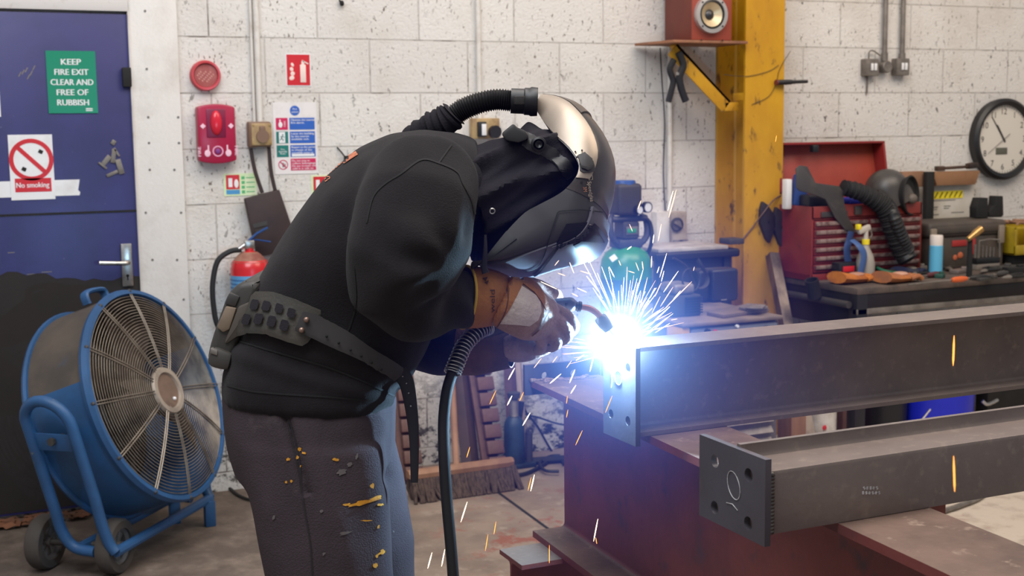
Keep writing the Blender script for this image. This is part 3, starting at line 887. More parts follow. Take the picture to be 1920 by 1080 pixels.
# clock
c = wl(1886, 261, .05); CR = .218
t = thing('wall_clock', 'round black rimmed wall clock with small digital window', 'clock', (c.x, YW, c.z - CR))
b = B(); b.lathe([(CR * .98, 0), (CR, .02), (CR, .045), (CR * .93, .058), (CR * .84, .05), (CR * .84, .03)], (c.x, YW, c.z), (0, -1, 0), 64); obj('rim', b, M['black'], t)
b = B(); b.cyl((c.x, YW - .01, c.z), (c.x, YW - .032, c.z), CR * .86, n=48); fc = obj('dial', b, mat('clock_face', (212, 204, 192), None, rough=.5), t)
b = B()
for h in range(1, 13):
    a_ = radians(90 - 30 * h); add_text(b, str(h), (c.x + cos(a_) * CR * .68, YW - .0328, c.z + sin(a_) * CR * .68 - .015), X, Z, .046)
obj('numerals', b, M['blackmatt'], fc)
b = B()
for h in range(60):
    a_ = radians(6 * h); L_ = .012 if h % 5 else .018
    b.box((c.x + cos(a_) * CR * .81, YW - .0328, c.z + sin(a_) * CR * .81), (L_, .0006, .0018), Matrix.Rotation(-a_, 3, 'Y'))
obj('minute_track', b, M['blackmatt'], fc)
b = B(); b.bb(c.x - .052, c.x + .03, YW - .034, YW - .032, c.z - .082, c.z - .045, .001); obj('digital_window', b, mat('lcd_grey', (92, 90, 78), None, rough=.2), fc)


def hand(nm, ang, ln, w, back, m, y):
    a_ = radians(90 - ang); b = B(); d = V((cos(a_), 0, sin(a_))); s_ = V((-d.z, 0, d.x)) * w
    o = V((c.x, y, c.z)); b.prism([o - d * back - s_, o - d * back + s_, o + d * ln + s_ * .6, o + d * ln - s_ * .6], (0, -.0012, 0)); obj(nm, b, m, t)


hand('minute_hand', 324, CR * .68, .004, .02, M['darkgrey'], YW - .034)
hand('hour_hand', 327, CR * .42, .005, .015, M['darkgrey'], YW - .036)
hand('second_hand', 236, CR * .62, .0012, .05, M['blackmatt'], YW - .038)

# torch-like magnet stuck on the column, hung magnets and wire
c = onY(1452, 155, CYF); e = onY(1510, 153, CYF - .02)
t = thing('magnetic_rod', 'short black rod sticking sideways off the yellow column', 'tool', (c.x, CYF, c.z - .015))
b = B(); b.tube([c - Y * .015, c + (e - c) * .45 - Y * .015, c + (e - c) * .55 - Y * .015, e - Y * .015], [.013, .012, .009, .008], 12); obj('shaft', b, M['black'], t)
b = B(); b.cyl(c - Y * .015 - X * .003, c - Y * .015 + X * .006, .0135); obj('red_cap', b, mat('dull_red_cap', (104, 40, 36)), t)


def magnet(px, py, s, lab):
    c = onY(px, py, CYF - .012)
    t = thing('welding_magnet', lab, 'magnet', (c.x, CYF - .02, c.z - .06), 'magnets on the yellow column')
    pl = [(-.02, .075), (.0, .062), (.034, .02), (.034, -.02), (.012, -.078), (-.004, -.062), (-.03, -.005), (-.03, .045)]
    b = B(); b.prism([(c.x + x * s, CYF - .001, c.z + z * s) for x, z in pl], (0, -.022, 0), .002); obj('body', b, mat('gunmetal', (58, 52, 50), (44, 40, 40), 9, rough=.5, metal=.4), t)
    b = B(); b.cyl((c.x + .005, CYF - .022, c.z), (c.x + .005, CYF - .025, c.z), .006, n=10); obj('centre_hole', b, M['hole'], t)


magnet(1437, 416, 1.3, 'dark arrow magnet, left of the pair on the yellow column')
magnet(1462, 426, 1.3, 'dark arrow magnet, right of the pair on the yellow column')
c = onY(1478, 420, CYF - .02)
t = thing('clamp_head', 'rusty clamp head hooked on the column edge beside the magnets', 'clamp', (c.x, CYF, c.z - .05))
b = B(); b.box(c, (.065, .035, .09), Matrix.Rotation(.2, 3, 'Y'), .01); obj('jaw_block', b, mat('dark_rust', (84, 62, 54), (60, 48, 44), 12, rough=.7), t)
b = B(); b.tube(spline([c + V((.02, -.01, .03)), c + V((.035, -.012, .0)), c + V((.03, -.012, -.035)), c + V((.005, -.012, -.045))]), .006, 8); obj('hook', b, M['chrome'], t)
b = B(); b.tube(spline([onY(1385, 458, CYF - .005), onY(1410, 428, CYF - .006), onY(1432, 398, CYF - .03), onY(1452, 374, CYF - .02), onY(1475, 363, CYF + .01), onY(1500, 366, YW - .32)]), .0035, 6)
tag(obj('loose_cable', b, mat('brown_cable', (92, 66, 54))), 'thin brown cable slung across the yellow column behind the magnets', 'cable')
b = B()
for a in (((1357, 140), (1400, 143), (1440, 134), (1460, 122)), ((1482, 96), (1462, 130), (1455, 158), (1440, 182), (1410, 196))): b.tube(spline([onY(x, y, CYF - .004) for x, y in a]), .0014, 5)
tag(obj('thin_wire', b, M['cable']), 'hair thin wire wound round the upper yellow column', 'cable')

# box section leaning on the column
p0, p1 = onY(1448, 478, CYF - .02), onY(1482, 650, CYF - .3)
p2 = p1 + (p1 - p0) * ((p1.z - .0) / (p0.z - p1.z))
b = B(); b.tube([p0, p2], .034, 4, side=X + Y * .9, caps=True)
t = tag(obj('box_section', b, mat('bare_steel_tube', (124, 112, 102), (90, 80, 74), 12, rough=.4, metal=.7, stretch=(1, 1, .2))), 'bare steel square tube leaning against the yellow column', 'tube')

# ================================================================== WORKBENCH AND WHAT STANDS ON IT
BZ = .78
FL = onZ(1608, 541, BZ); BYF = FL.y; BX0 = FL.x
BX1, BYB = BX0 + 2.2, YW - .06
t = thing('workbench', 'black steel workbench with dusty top along the right wall', 'workbench', ((BX0 + BX1) / 2, (BYF + BYB) / 2, 0))
b = B(); b.bb(BX0, BX1, BYF, BYB, BZ - .03, BZ, .003); obj('worktop', b, mat('dusty_bench_top', (92, 78, 70), (62, 54, 50), 8, (.35, .65), .7, bump=.15), t)
zr = onY(1700, 585, BYF).z
b = B(); b.bb(BX0 + .05, BX1, BYF + .004, BYF + .03, zr + .03, BZ - .03, .003); obj('front_apron', b, mat('black_bench_steel', (30, 26, 30), (42, 38, 40), 6, (.5, .75), .5, .3), t)
b = B(); b.bb(BX0, BX1, BYF, BYF + .03, zr + .005, zr + .03, .002); obj('front_rail', b, M['greymetal'], t)
for (x, y) in ((BX0, BYF), (BX1 - .06, BYF), (BX0, BYB - .06), (BX1 - .06, BYB - .06)):
    b = B(); b.bb(x, x + .06, y, y + .06, 0, BZ - .03, .006); obj('leg', b, M['black'], t)
b = B(); b.bb(BX0 + .005, BX0 + .02, BYF + .06, BYB - .06, BZ - .19, BZ - .03, .002); obj('end_panel', b, M['black'], t)
b = B(); b.cyl((BX0 - .02, BYF + .03, BZ - .075), (BX0 - .02, BYB - .05, BZ - .075), .016); obj('end_rail', b, M['darkgrey'], t)
b = B(); q = onX(1528, 540, BX0 - .05); b.lathe([(.026, 0), (.032, 0), (.032, .085), (.026, .085), (.026, 0)], q - Z * .04, (-.3, -.1, .9), 20); obj('tool_holder', b, M['blackmatt'], t)

# red tool chest
TF = onZ(1520, 527, BZ); TY = TF.y; TX0 = TF.x
TX1 = onY(1727, 470, TY).x; TZ = onY(1523, 388, TY).z; TYB = min(TY + .3, YW - .08)
t = thing('tool_chest', 'red drawer tool chest with open lid on the workbench', 'tool chest', ((TX0 + TX1) / 2, (TY + TYB) / 2, BZ))
red = mat('tool_chest_red', (132, 46, 38), (112, 40, 35), 5, (.4, .7), .45, c3=(80, 38, 34), s3=22, thr3=(.64, .72))
b = B()
b.bb(TX0, TX0 + .012, TY, TYB, BZ, TZ, .003); b.bb(TX1 - .012, TX1, TY, TYB, BZ, TZ, .003); b.bb(TX0, TX1, TYB - .01, TYB, BZ, TZ)
b.bb(TX0, TX1, TY, TYB, BZ, BZ + .03, .002); b.bb(TX0, TX1, TY, TYB, TZ - .06, TZ - .052); b.bb(TX0, TX1, TY, TY + .012, TZ - .06, TZ, .003)
obj('carcass', b, red, t)
b = B(); b.bb(TX0 + .012, TX1 - .012, TY + .012, TYB - .012, BZ + .03, TZ - .06); obj('drawer_void', b, mat('dark_red_inside', (84, 26, 28)), t)
n_ = 6; zt = TZ - .066; hh = (zt - BZ - .034) / n_
dk = mat('drawer_dark_red', (116, 34, 34), (92, 30, 32), 6, (.4, .7), .45)
for i in range(n_):
    z1_ = zt - i * hh
    split = i < 1
    for (xa, xb) in (((TX0 + .014, (TX0 + TX1) / 2 - .004), ((TX0 + TX1) / 2 + .004, TX1 - .016)) if split else ((TX0 + .014, TX1 - .016),)):
        b = B(); b.bb(xa, xb, TY - .004, TY + .016, z1_ - hh + .003, z1_, .002); dr = obj('drawer', b, dk, t)
        b = B(); b.bb(xa + .004, xb - .004, TY - .014, TY - .004, z1_ - .022, z1_ - .004, .003); obj('drawer_pull', b, mat('dull_pull', (168, 144, 136), (120, 92, 88), 30, (.45, .6), .4, .6), dr)
lz1 = wl(1600, 268, .06).z
lx1 = TX1 - .0
yl0, yl1 = TYB - .005, min(TYB + .06, YW - .01)
b = B(); b.prism([(TX0, yl0, TZ), (lx1, yl0, TZ), (lx1 - .0, yl1 - .002, lz1), (TX0, yl1 - .002, lz1)], (0, .01, 0), .001)
lid = obj('lid', b, mat('lid_inside_red', (160, 66, 50), (146, 58, 46), 5, (.4, .7), .45), t)
b = B()
for (xa, xb) in ((TX0, TX0 + .012), (lx1 - .012, lx1)):
    b.prism([(xa, yl0, TZ), (xa, yl0 - .06, TZ + .06), (xa, yl1 - .085, lz1), (xa, yl1, lz1)], (xb - xa, 0, 0), .001)
b.prism([(TX0, yl1 - .085, lz1), (lx1, yl1 - .085, lz1), (lx1, yl1, lz1), (TX0, yl1, lz1)], (0, 0, .01), .001)
obj('lid_rim', b, mat('lid_rim_red', (132, 36, 34), None, rough=.4), lid)
b = B(); q = onY(1525, 274, yl1 - .09); b.bb(q.x - .015, q.x + .02, q.y - .02, q.y + .01, q.z - .03, q.z + .005, .004); obj('lid_catch', b, M['black'], lid)
b = B(); b.bb(TX0 + .05, TX0 + .2, TY - .006, TY, TZ - .05, TZ - .025, .002); b.bb(TX0 + .24, TX0 + .28, TY - .012, TY, TZ - .045, TZ - .005, .003); obj('lock_plate', b, M['darkgrey'], t)
# things lying in the open top of the chest
tz = TZ - .05
q = onY(1492, 350, TY + .16)
b = B(); b.box((q.x + .02, q.y, q.z - .02), (.07, .05, .15), Matrix.Rotation(.2, 3, 'Y'), .01)
tag(obj('spray_canister', b, mat('deep_blue', (36, 62, 122))), 'blue container standing in the left of the open chest', 'container')
q = onY(1474, 352, TY + .16)
b = B(); b.box((q.x + .005, q.y, q.z - .03), (.03, .04, .14), None, .005); tag(obj('carton', b, M['signwhite']), 'narrow white carton at the left end of the open chest', 'box')
b = B(); b.bb(TX0 + .03, TX0 + .22, TY + .06, TY + .2, tz, tz + .1, .012); tag(obj('machine_case', b, M['black']), 'black case lying in the open chest under the black cloth flap', 'case')
q = onY(1598, 376, TY + .1)
b = B(); b.box(q, (.12, .1, .03), Matrix.Rotation(.1, 3, 'Z'), .01); tag(obj('blue_rag', b, mat('royal_blue', (30, 34, 130))), 'royal blue rag at the middle of the chest rim', 'rag')

# spare air hose and head flap drawn over the chest front
yk = TY - .035
def k4(x, y, dy=0.): return onY(x, y, yk + dy)
flap = [(1493, 316), (1500, 310), (1514, 312), (1522, 328), (1530, 343), (1574, 349), (1580, 358), (1584, 385), (1590, 405), (1604, 432), (1598, 436), (1584, 430), (1566, 408), (1548, 374), (1530, 366), (1500, 358), (1494, 352)]
t = thing('neck_curtain', 'flat black leather neck curtain draped over the open tool chest', 'cloth', k4(1545, 436))
b = B(); b.prism([k4(x, y, .03 * (1 if y < 350 else .4)) for x, y in flap], (0, .008, 0), .002); obj('flap', b, M['darkgrey'], t)
b = B(); b.tube(spline([k4(1596, 434), k4(1592, 452, .005), k4(1588, 470), k4(1592, 500, .0)]), .019, 8, flat=(1, .2), side=X); obj('blue_strap', b, mat('strap_blue', (44, 66, 114)), t)
b = B(); b.tube(spline([k4(1598, 450, -.02), k4(1612, 462, -.06), k4(1620, 480, -.07), k4(1614, 512, -.07)]), .018, 8, flat=(1, .2), side=X); obj('strap_tail', b, mat('strap_light_blue', (60, 88, 138)), t)
hp_ = spline([k4(1580, 352, .02), k4(1606, 358, .01), k4(1636, 372, .0), k4(1660, 392, -.02), k4(1672, 420, -.03), k4(1684, 450, -.03), k4(1696, 476, -.03)], 14)
t = thing('breathing_hose', 'fat black ribbed breathing hose hanging down the tool chest front', 'hose', k4(1694, 494))
rr = [.03 + .006 * (i % 2) + .003 * sin(i * 1.3) + .013 * min(1, i / 50) for i in range(len(hp_))]
b = B(); b.tube(hp_, rr, 14); obj('sleeve', b, M['blackmatt'], t)
b = B(); b.lathe([(.028, 0), (.044, 0), (.046, .03), (.03, .035), (.028, 0)], k4(1696, 478, -.03), (.25, -.5, -.8), 24); obj('end_collar', b, M['black'], t)
b = B(); hp2 = spline([k4(1640, 366, .02), k4(1664, 384, .0), k4(1676, 408, -.06), k4(1690, 444, -.06), k4(1702, 470, -.05)], 12); b.tube(hp2, [.03 + .004 * (i % 2) for i in range(len(hp2))], 12); obj('ribbed_tube', b, M['black'], t)

# second helmet
hc = onY(1662, 354, TY + .1)
t = thing('spare_welding_helmet', 'spare dark grey welding helmet resting on the open tool chest', 'helmet', (hc.x, hc.y, TZ - .05))
b = B(); prf = [(.105 * sin(a_ * pi / 2 / 9), .1 * cos(a_ * pi / 2 / 9)) for a_ in range(10)] + [(.112, -.03), (.115, -.07)]
b.lathe([(r, z) for r, z in prf] + [(r * .94, z - .004) for r, z in prf[::-1]], hc - Z * .005, (-.35, .1, .93), 32); obj('shell', b, mat('dusty_black_shell', (62, 58, 56), (84, 74, 66), 6, (.45, .7), .4), t)
b = B(); b.lathe([(.05, -.02), (.084, -.01), (.096, .016), (.09, .02), (.08, .004), (.0, -.004)], hc + V((.058, -.085, -.03)), (.42, -.88, .05), 32); obj('face_opening', b, M['blackmatt'], t)
b = B(); b.ell(hc + V((.062, -.112, -.045)), (.026, .02, .024)); obj('valve_fitting', b, mat('brown_grey', (96, 84, 76)), t)
b = B(); b.box(hc + V((.11, -.02, -.05)), (.02, .05, .05), None, .008); obj('side_knob', b, M['black'], t)

# black post, carton strip, safety board, dark brackets behind the bench
a = onY(1735, 400, YW - .1); a0, a1 = onY(1729, 400, YW - .1).x, onY(1743, 400, YW - .1).x
b = B(); b.bb(a0, a1, YW - .13, YW - .1, BZ, onY(1735, 322, YW - .1).z, .002)
tag(obj('upright_post', b, M['blackmatt']), 'thin black upright between the tool chest and the white board', 'post')
x0, x1, z0, z1 = rect(1690, 322, 1730, 350, .08)
b = B(); b.bb(x0, x1, YW - .09, YW - .06, z0, z1, .002); tag(obj('timber_offcut', b, M['wood']), 'brown timber strip behind the spare helmet', 'timber')
x0, x1, z0, z1 = rect(1743, 322, 1828, 412, .07)
t = thing('safety_board', 'white board with yellow warning strip leaning behind the grey toolbox', 'board', ((x0 + x1) / 2, YW - .05, BZ + .2))
b = B(); b.bb(x0, x1, YW - .06, YW - .045, BZ + .1, z1, .002); obj('board', b, mat('grubby_white', (206, 198, 186), (190, 180, 166), 8, (.4, .7), .5), t)
b = B(); b.bb(x0 + .002, x0 + .025, YW - .063, YW - .06, z1 - .06, z1 - .005); obj('yellow_tab', b, M['signyellow'], t)
a = rect(1753, 359, 1807, 371, .07); b = B(); b.bb(a[0], a[1], YW - .063, YW - .06, a[2], a[3]); q = obj('yellow_strip', b, M['signyellow'], t)
b = B()
for i in range(6):
    xx = a[0] + (a[1] - a[0]) * (i + .5) / 6; b.box((xx, YW - .0635, (a[2] + a[3]) / 2), (.006, .001, (a[3] - a[2]) * .9), Matrix.Rotation(.6, 3, 'Y'))
obj('hazard_marks', b, M['blackmatt'], q)
b = B()
for (u, v, w) in ((1752, 376, 52), (1753, 388, 10), (1753, 392, 8), (1772, 386, 16), (1772, 390, 12), (1753, 402, 12), (1786, 398, 30)):
    c = wl(u, v, .07); b.bb(c.x, c.x + w * .0029, YW - .0622, YW - .06, c.z - .003, c.z)
obj('print_lines', b, M['greymetal'], t)
pl = [(1748, 322), (1838, 320), (1829, 346), (1757, 348)]
b = B(); b.prism([wl(x, y, .1) for x, y in pl], (0, .04, 0), .002)
tag(obj('cardboard_tray', b, mat('cardboard', (150, 108, 76), (138, 98, 68), 7, rough=.8)), 'brown cardboard tray on top of the white board', 'box')
zt_ = wl(1790, 320, .1).z
b = B(); c0, c1 = wl(1762, 316, .09), wl(1822, 312, .09); b.tube([c0, c1], .008, 8); b.box(c0, (.05, .03, .025), None, .004); b.box(c1 + Z * .004, (.06, .04, .03), Matrix.Rotation(-.1, 3, 'Y'), .006)
tag(obj('old_brush', b, mat('dark_brush', (74, 50, 36), (40, 30, 26), 14)), 'old paintbrush lying on the cardboard tray under the clock', 'brush')

# grey plastic toolbox
GX0, GX1 = onY(1742, 450, YW - .5).x, onY(1902, 450, YW - .5).x
gy = YW - .45
GX0, GX1, GZ = onY(1742, 460, gy).x, onY(1888, 450, gy).x, onY(1800, 412, gy + .1).z
t = thing('plastic_toolbox', 'grey plastic toolbox with latches below the white board', 'toolbox', ((GX0 + GX1) / 2, gy + .12, BZ))
gp = mat('dusty_grey_plastic', (66, 58, 53), (84, 72, 63), 6, (.45, .7), .6)
zl = onY(1800, 445, gy).z
b = B(); b.bb(GX0 + .012, GX1 - .012, gy + .01, gy + .24, BZ, zl + .005, .008); obj('tub', b, gp, t)
b = B(); b.bb(GX0, GX1, gy, gy + .25, zl, GZ, .02, 3); b.bb(GX0 + .04, GX1 - .04, gy - .006, gy + .2, zl + .02, GZ - .02, .008); obj('lid', b, gp, t)
for px in (1748, 1875):
    q = onY(px, 440, gy); b = B(); b.bb(q.x - .018, q.x + .018, gy - .016, gy, zl - .04, zl + .05, .005); la = obj('latch', b, mat('latch_tan', (132, 118, 102)), t)
q = onY(1790, 470, gy); b = B(); b.bb(q.x - .01, q.x + .085, gy + .006, gy + .012, zl - .045, zl - .015, .002); b.bb(q.x + .12, q.x + .14, gy + .006, gy + .012, zl - .09, zl - .01, .002); obj('red_label', b, mat('dull_red', (160, 44, 42)), t)
b = B(); b.ell((q.x + .045, gy + .008, zl - .09), (.018, .003, .016), None, 10, 6); b.ell((q.x + .012, gy + .008, zl - .1), (.014, .003, .014), None, 10, 6); obj('orange_spot', b, mat('dull_orange', (186, 96, 62)), t)
# small black blocks on the toolbox
for pl, lab in (([(1831, 406), (1831, 386), (1837, 368), (1853, 368), (1853, 406)], 'black plastic holder, left of two on the grey toolbox lid'), ([(1855, 406), (1855, 396), (1866, 384), (1868, 366), (1881, 366), (1882, 402), (1878, 406)], 'black plastic holder, right of two on the grey toolbox lid')):
    t2 = B(); pz = [onY(x, y, gy + .1) for x, y in pl]; k = min(p.z for p in pz) - GZ - .001
    t2.prism([p - Z * k for p in pz], (0, .05, 0), .003)
    tag(obj('tool_holder', t2, M['blackmatt']), lab, 'holder', 'holders on the grey toolbox')

# aerosol can
c = onZ(1754, 516, BZ)
t = thing('aerosol_can', 'blue aerosol can with white cap on the workbench', 'aerosol can', (c.x, c.y, BZ))
hh = onY(1754, 441, c.y).z - BZ; R_ = .031
b = B(); b.lathe([(0, 0), (R_, 0), (R_, hh * .74), (R_ * .9, hh * .76), (0, hh * .76)], (c.x, c.y, BZ), Z, 28); obj('can', b, mat('can_blue', (96, 176, 210), None, rough=.35), t)
b = B(); b.lathe([(R_ * .96, hh * .75), (R_ * .98, hh * .97), (R_ * .9, hh), (0, hh)], (c.x, c.y, BZ), Z, 28); obj('cap', b, mat('ivory_cap', (218, 206, 196)), t)
b = B(); b.lathe([(R_ + .0006, .005), (R_ + .0006, hh * .72)], (c.x, c.y, BZ), Z, 12, arc=.5); obj('label_stripe', b, mat('can_dark', (36, 52, 72)), t)

# ------------------------------------------------------------------ small things on the workbench
c = onZ(1622, 512, BZ)
c = onY(1622, 512, TY - .055); c.z = BZ
t = thing('spray_bottle', 'white trigger spray bottle with yellow collar before the tool chest', 'bottle', (c.x, c.y, BZ))
hh = onY(1622, 425, c.y).z - BZ
b = B(); b.lathe([(0, 0), (.042, 0), (.044, hh * .3), (.036, hh * .45), (.016, hh * .62), (.014, hh * .68), (0, hh * .68)], (c.x, c.y, BZ), Z, 24); obj('bottle', b, mat('milky_plastic', (158, 150, 140), None, rough=.45), t)
b = B(); b.lathe([(.017, hh * .66), (.018, hh * .76), (0, hh * .76)], (c.x, c.y, BZ), Z, 20); obj('collar', b, M['signyellow'], t)
b = B(); b.lathe([(.012, hh * .76), (.011, hh * .92), (0, hh * .93)], (c.x, c.y, BZ), Z, 16); b.box((c.x - .012, c.y, BZ + hh * .95), (.07, .022, .028), Matrix.Rotation(-.3, 3, 'Y'), .006); h_ = obj('spray_head', b, mat('off_white_trigger', (186, 176, 164)), t)
b = B(); b.box((c.x - .045, c.y, BZ + hh * 1.0), (.02, .024, .026), None, .004); obj('nozzle', b, M['signyellow'], h_)
b = B(); b.tube(spline([(c.x + .02, c.y - .005, BZ + hh * .93), (c.x + .03, c.y - .005, BZ + hh * .85), (c.x + .022, c.y - .005, BZ + hh * .78)]), .004, 6); obj('trigger', b, M['greymetal'], h_)
c = onZ(1590, 521, BZ)
c = onY(1590, 521, TY - .08); c.z = BZ
t = thing('small_black_tin', 'small black tin with red label in front of the tool chest', 'tin', (c.x, c.y, BZ))
b = B(); b.bb(c.x - .05, c.x + .05, c.y, c.y + .06, BZ, BZ + .085, .006); obj('tin_body', b, M['black'], t)
b = B(); b.bb(c.x - .03, c.x + .035, c.y - .002, c.y, BZ + .042, BZ + .068, .001); obj('label', b, M['signred'], t)
b = B()
for i in range(5): b.bb(c.x - .03 + i * .013, c.x - .021 + i * .013, c.y - .002, c.y, BZ + .016, BZ + .03)
obj('label_print', b, mat('dark_red_print', (120, 24, 30)), t)


def leather_glove(px, py, yaw, s, col, lab, m2):
    c = onZ(px, py, BZ)
    t = thing('work_glove', lab, 'glove', c, 'gloves and rags on the workbench')
    R_ = Matrix.Rotation(yaw, 4, 'Z')
    def P(x, y, z): return c + R_ @ V((x * s, y * s, z * s))
    b = B(); b.tube([P(-.09, 0, .03), P(-.03, 0, .022), P(.03, 0, .02), P(.055, 0, .015)], [.06 * s, .05 * s, .045 * s, .03 * s], 12, flat=(1, .42), side=R_ @ Y); obj('palm_and_cuff', b, col, t)
    for i in range(4):
        y = -.032 + i * .021; b = B(); b.tube(spline([P(.045, y, .016), P(.085, y * 1.1, .024), P(.115 - abs(i - 1.5) * .008, y * 1.2, .012)], 4), .011 * s, 8); obj('finger', b, col, t)
    b = B(); b.tube(spline([P(.0, .04, .018), P(.035, .062, .02), P(.06, .066, .014)], 4), .012 * s, 8); obj('thumb', b, col, t)
    b = B(); b.ell(P(.01, -.004, .036), (.04 * s, .03 * s, .01 * s), R_.to_3x3()); obj('back_patch', b, m2, t)


og = mat('orange_leather', (186, 108, 34), (150, 82, 34), 12, (.4, .65), .8, bump=.2)
leather_glove(1600, 531, .05, 1.1, og, 'orange leather glove nearest the bench corner post', mat('pinkish_leather', (170, 122, 100)))
leather_glove(1682, 530, .1, 1.1, mat('tan_leather', (148, 92, 62), (176, 104, 46), 12, rough=.8), 'tan leather glove right of the orange glove on the workbench', mat('pale_tan', (186, 140, 118)))
leather_glove(1704, 516, .3, .9, mat('navy_knit', (34, 40, 72), (58, 56, 60), 14, rough=.9), 'navy and grey knitted glove below the hanging hose', M['greymetal'])
c = onZ(1556, 522, BZ); b = B(); b.tube(spline([c + V((-.06, -.01, .012)), c + V((-.01, .01, .02)), c + V((.05, -.01, .02)), c + V((.1, -.03, .012))]), .016, 8, flat=(1.5, .5), side=Y)
tag(obj('folded_strap', b, mat('olive_yellow', (146, 116, 34))), 'folded olive yellow strap at the left corner of the workbench', 'strap')
c = onZ(1660, 517, BZ)
t = thing('adhesive_reel', 'green rimmed reel with bright tape end lying on the workbench', 'tape', c)
b = B(); b.ring(c + Z * .035, (.1, -.3, .95), .05, .008); obj('green_rim', b, mat('bottle_green', (22, 96, 70)), t)
b = B(); b.lathe([(.03, 0), (.048, 0), (.048, .03), (.03, .03), (.03, 0)], c + Z * .003, Z, 24); obj('reel_core', b, M['darkgrey'], t)
b = B(); b.box(c + V((0, -.04, .018)), (.09, .03, .012), Matrix.Rotation(.2, 3, 'X'), .002); obj('foil_end', b, mat('bright_foil', (226, 214, 208), None, rough=.2, metal=.6), t)


def screwdriver(px, py, yaw, ln, hcol, lab, nm='screwdriver', cat='screwdriver'):
    c = onZ(px, py, BZ) + Z * .014; d = V((cos(yaw), sin(yaw), 0))
    t = thing(nm, lab, cat, c - Z * .014, 'hand tools on the workbench')
    b = B(); b.tube([c, c + d * .02, c + d * .07, c + d * .1], [.008, .013, .014, .009], 10); obj('handle', b, hcol, t)
    b = B(); b.cyl(c - d * ln, c, .004, n=8); obj('shank', b, M['greymetal'], t)


screwdriver(1784, 531, .12, .28, mat('orange_handle', (206, 92, 40), None, rough=.4), 'long screwdriver with orange handle near the bench edge')
screwdriver(1818, 527, -.15, .1, M['black'], 'black handled tool lying right of the orange screwdriver', 'hand_file', 'file')
screwdriver(1868, 520, .3, .16, M['darkgrey'], 'dark grey handled file lying before the drill case', 'hand_file', 'file')
screwdriver(1738, 522, .2, .1, mat('maroon', (84, 36, 40)), 'maroon handled tool between the gloves and the aerosol can', 'hand_file', 'file')


def pliers(px, py, yaw, lab, col):
    c = onZ(px, py, BZ) + Z * .012
    R_ = Matrix.Rotation(yaw, 4, 'Z')
    def P(x, y, z=0): return c + R_ @ V((x, y, z))
    t = thing('pliers', lab, 'pliers', c - Z * .012, 'hand tools on the workbench')
    for s in (-1, 1):
        b = B(); b.tube(spline([P(0, 0), P(.05, s * .022), P(.1, s * .03), P(.15, s * .022)], 4), .008, 8); obj('handle', b, col, t)
    b = B(); b.tube([P(0, 0), P(-.03, 0), P(-.06, 0)], [.016, .013, .005], 8, flat=(1, .6), side=R_ @ Y); obj('jaws', b, M['greymetal'], t)


pliers(1715, 518, .3, 'dark pliers behind the orange screwdriver', M['blackmatt'])
pliers(1778, 508, 1.1, 'pliers with steel jaws lying right of the aerosol can', M['darkgrey'])
pliers(1846, 512, .5, 'black pliers lying in front of the clear drill case', M['black'])
pliers(1892, 524, .25, 'dark pliers near the right end of the workbench', M['blackmatt'])
for i, (px, py, w, d, h, a, lab) in enumerate(((1800, 512, .12, .05, .02, .3, 'flat dark steel offcut right of the aerosol can'), (1880, 505, .16, .06, .018, .2, 'flat dark plate behind the right hand pliers'), (1905, 512, .12, .05, .03, -.2, 'dark steel block at the right end of the workbench'),
                                               (1850, 525, .14, .03, .015, .25, 'flat black bar along the front of the workbench'), (1762, 521, .05, .04, .02, .6, 'green jawed small clamp at the foot of the aerosol can'), (1724, 510, .07, .05, .03, .4, 'grey cloth scrap beside the navy glove'))):
    c = onZ(px, py, BZ); b = B(); b.box(c + Z * h * .5, (w, d, h), Matrix.Rotation(a, 3, 'Z'), .004)
    b.box(c + V((w * .2, .0, h + .004)), (w * .3, d * .5, .012), Matrix.Rotation(a + .5, 3, 'Z'), .003)
    tag(obj(('steel_offcut', 'steel_plate', 'steel_block', 'flat_bar', 'small_clamp', 'cloth_scrap')[i], b, (M['steel'], M['darkgrey'], M['blackmatt'], M['darkgrey'], mat('dark_green', (30, 72, 60)), M['greymetal'])[i]), lab, ('offcut', 'plate', 'block', 'bar', 'clamp', 'cloth')[i])
# hammer standing upright
c = onZ(1817, 519, BZ)
t = thing('standing_hammer', 'black handled hammer standing upright before the grey toolbox', 'hammer', c)
b = B(); hz_ = onY(1817, 442, c.y).z; b.tube([c, c + Z * (hz_ - BZ)], [.014, .011], 10); obj('handle', b, M['blackmatt'], t)
b = B(); k = V((c.x + .012, c.y - .01, hz_ + .005)); d = V((.06, 0, .035)); b.tube([k - d * .6, k - d * .1, k + d * .2, k + d * .7], [.012, .014, .018, .018], 12); obj('brass_head', b, M['brass'], t)
# drill bit case
c = onZ(1862, 507, BZ); c.y += .06
t = thing('drill_bit_case', 'clear topped drill bit case on the workbench before the toolbox', 'case', c)
b = B(); b.bb(c.x - .075, c.x + .075, c.y - .03, c.y + .03, BZ, BZ + .035, .005); obj('case_base', b, mat('grey_case', (128, 118, 110)), t)
b = B(); b.bb(c.x - .078, c.x + .072, c.y - .032, c.y + .028, BZ + .03, BZ + .06, .004); obj('bit_tray', b, M['black'], t)
for i in range(6):
    b = B(); b.cyl((c.x - .06 + i * .024, c.y, BZ + .06), (c.x - .06 + i * .024, c.y, BZ + .125 - i * .004), .006 - .0004 * i, n=8); obj('drill_bit', b, M['greymetal'], t)
b = B()
for s in (-1, 1): b.tube([(c.x + s * .07, c.y - .03, BZ + .06), (c.x + s * .065, c.y - .03, BZ + .145), (c.x - s * .0, c.y - .03, BZ + .15)], .004, 6)
obj('clear_lid_frame', b, M['greymetal'], t)
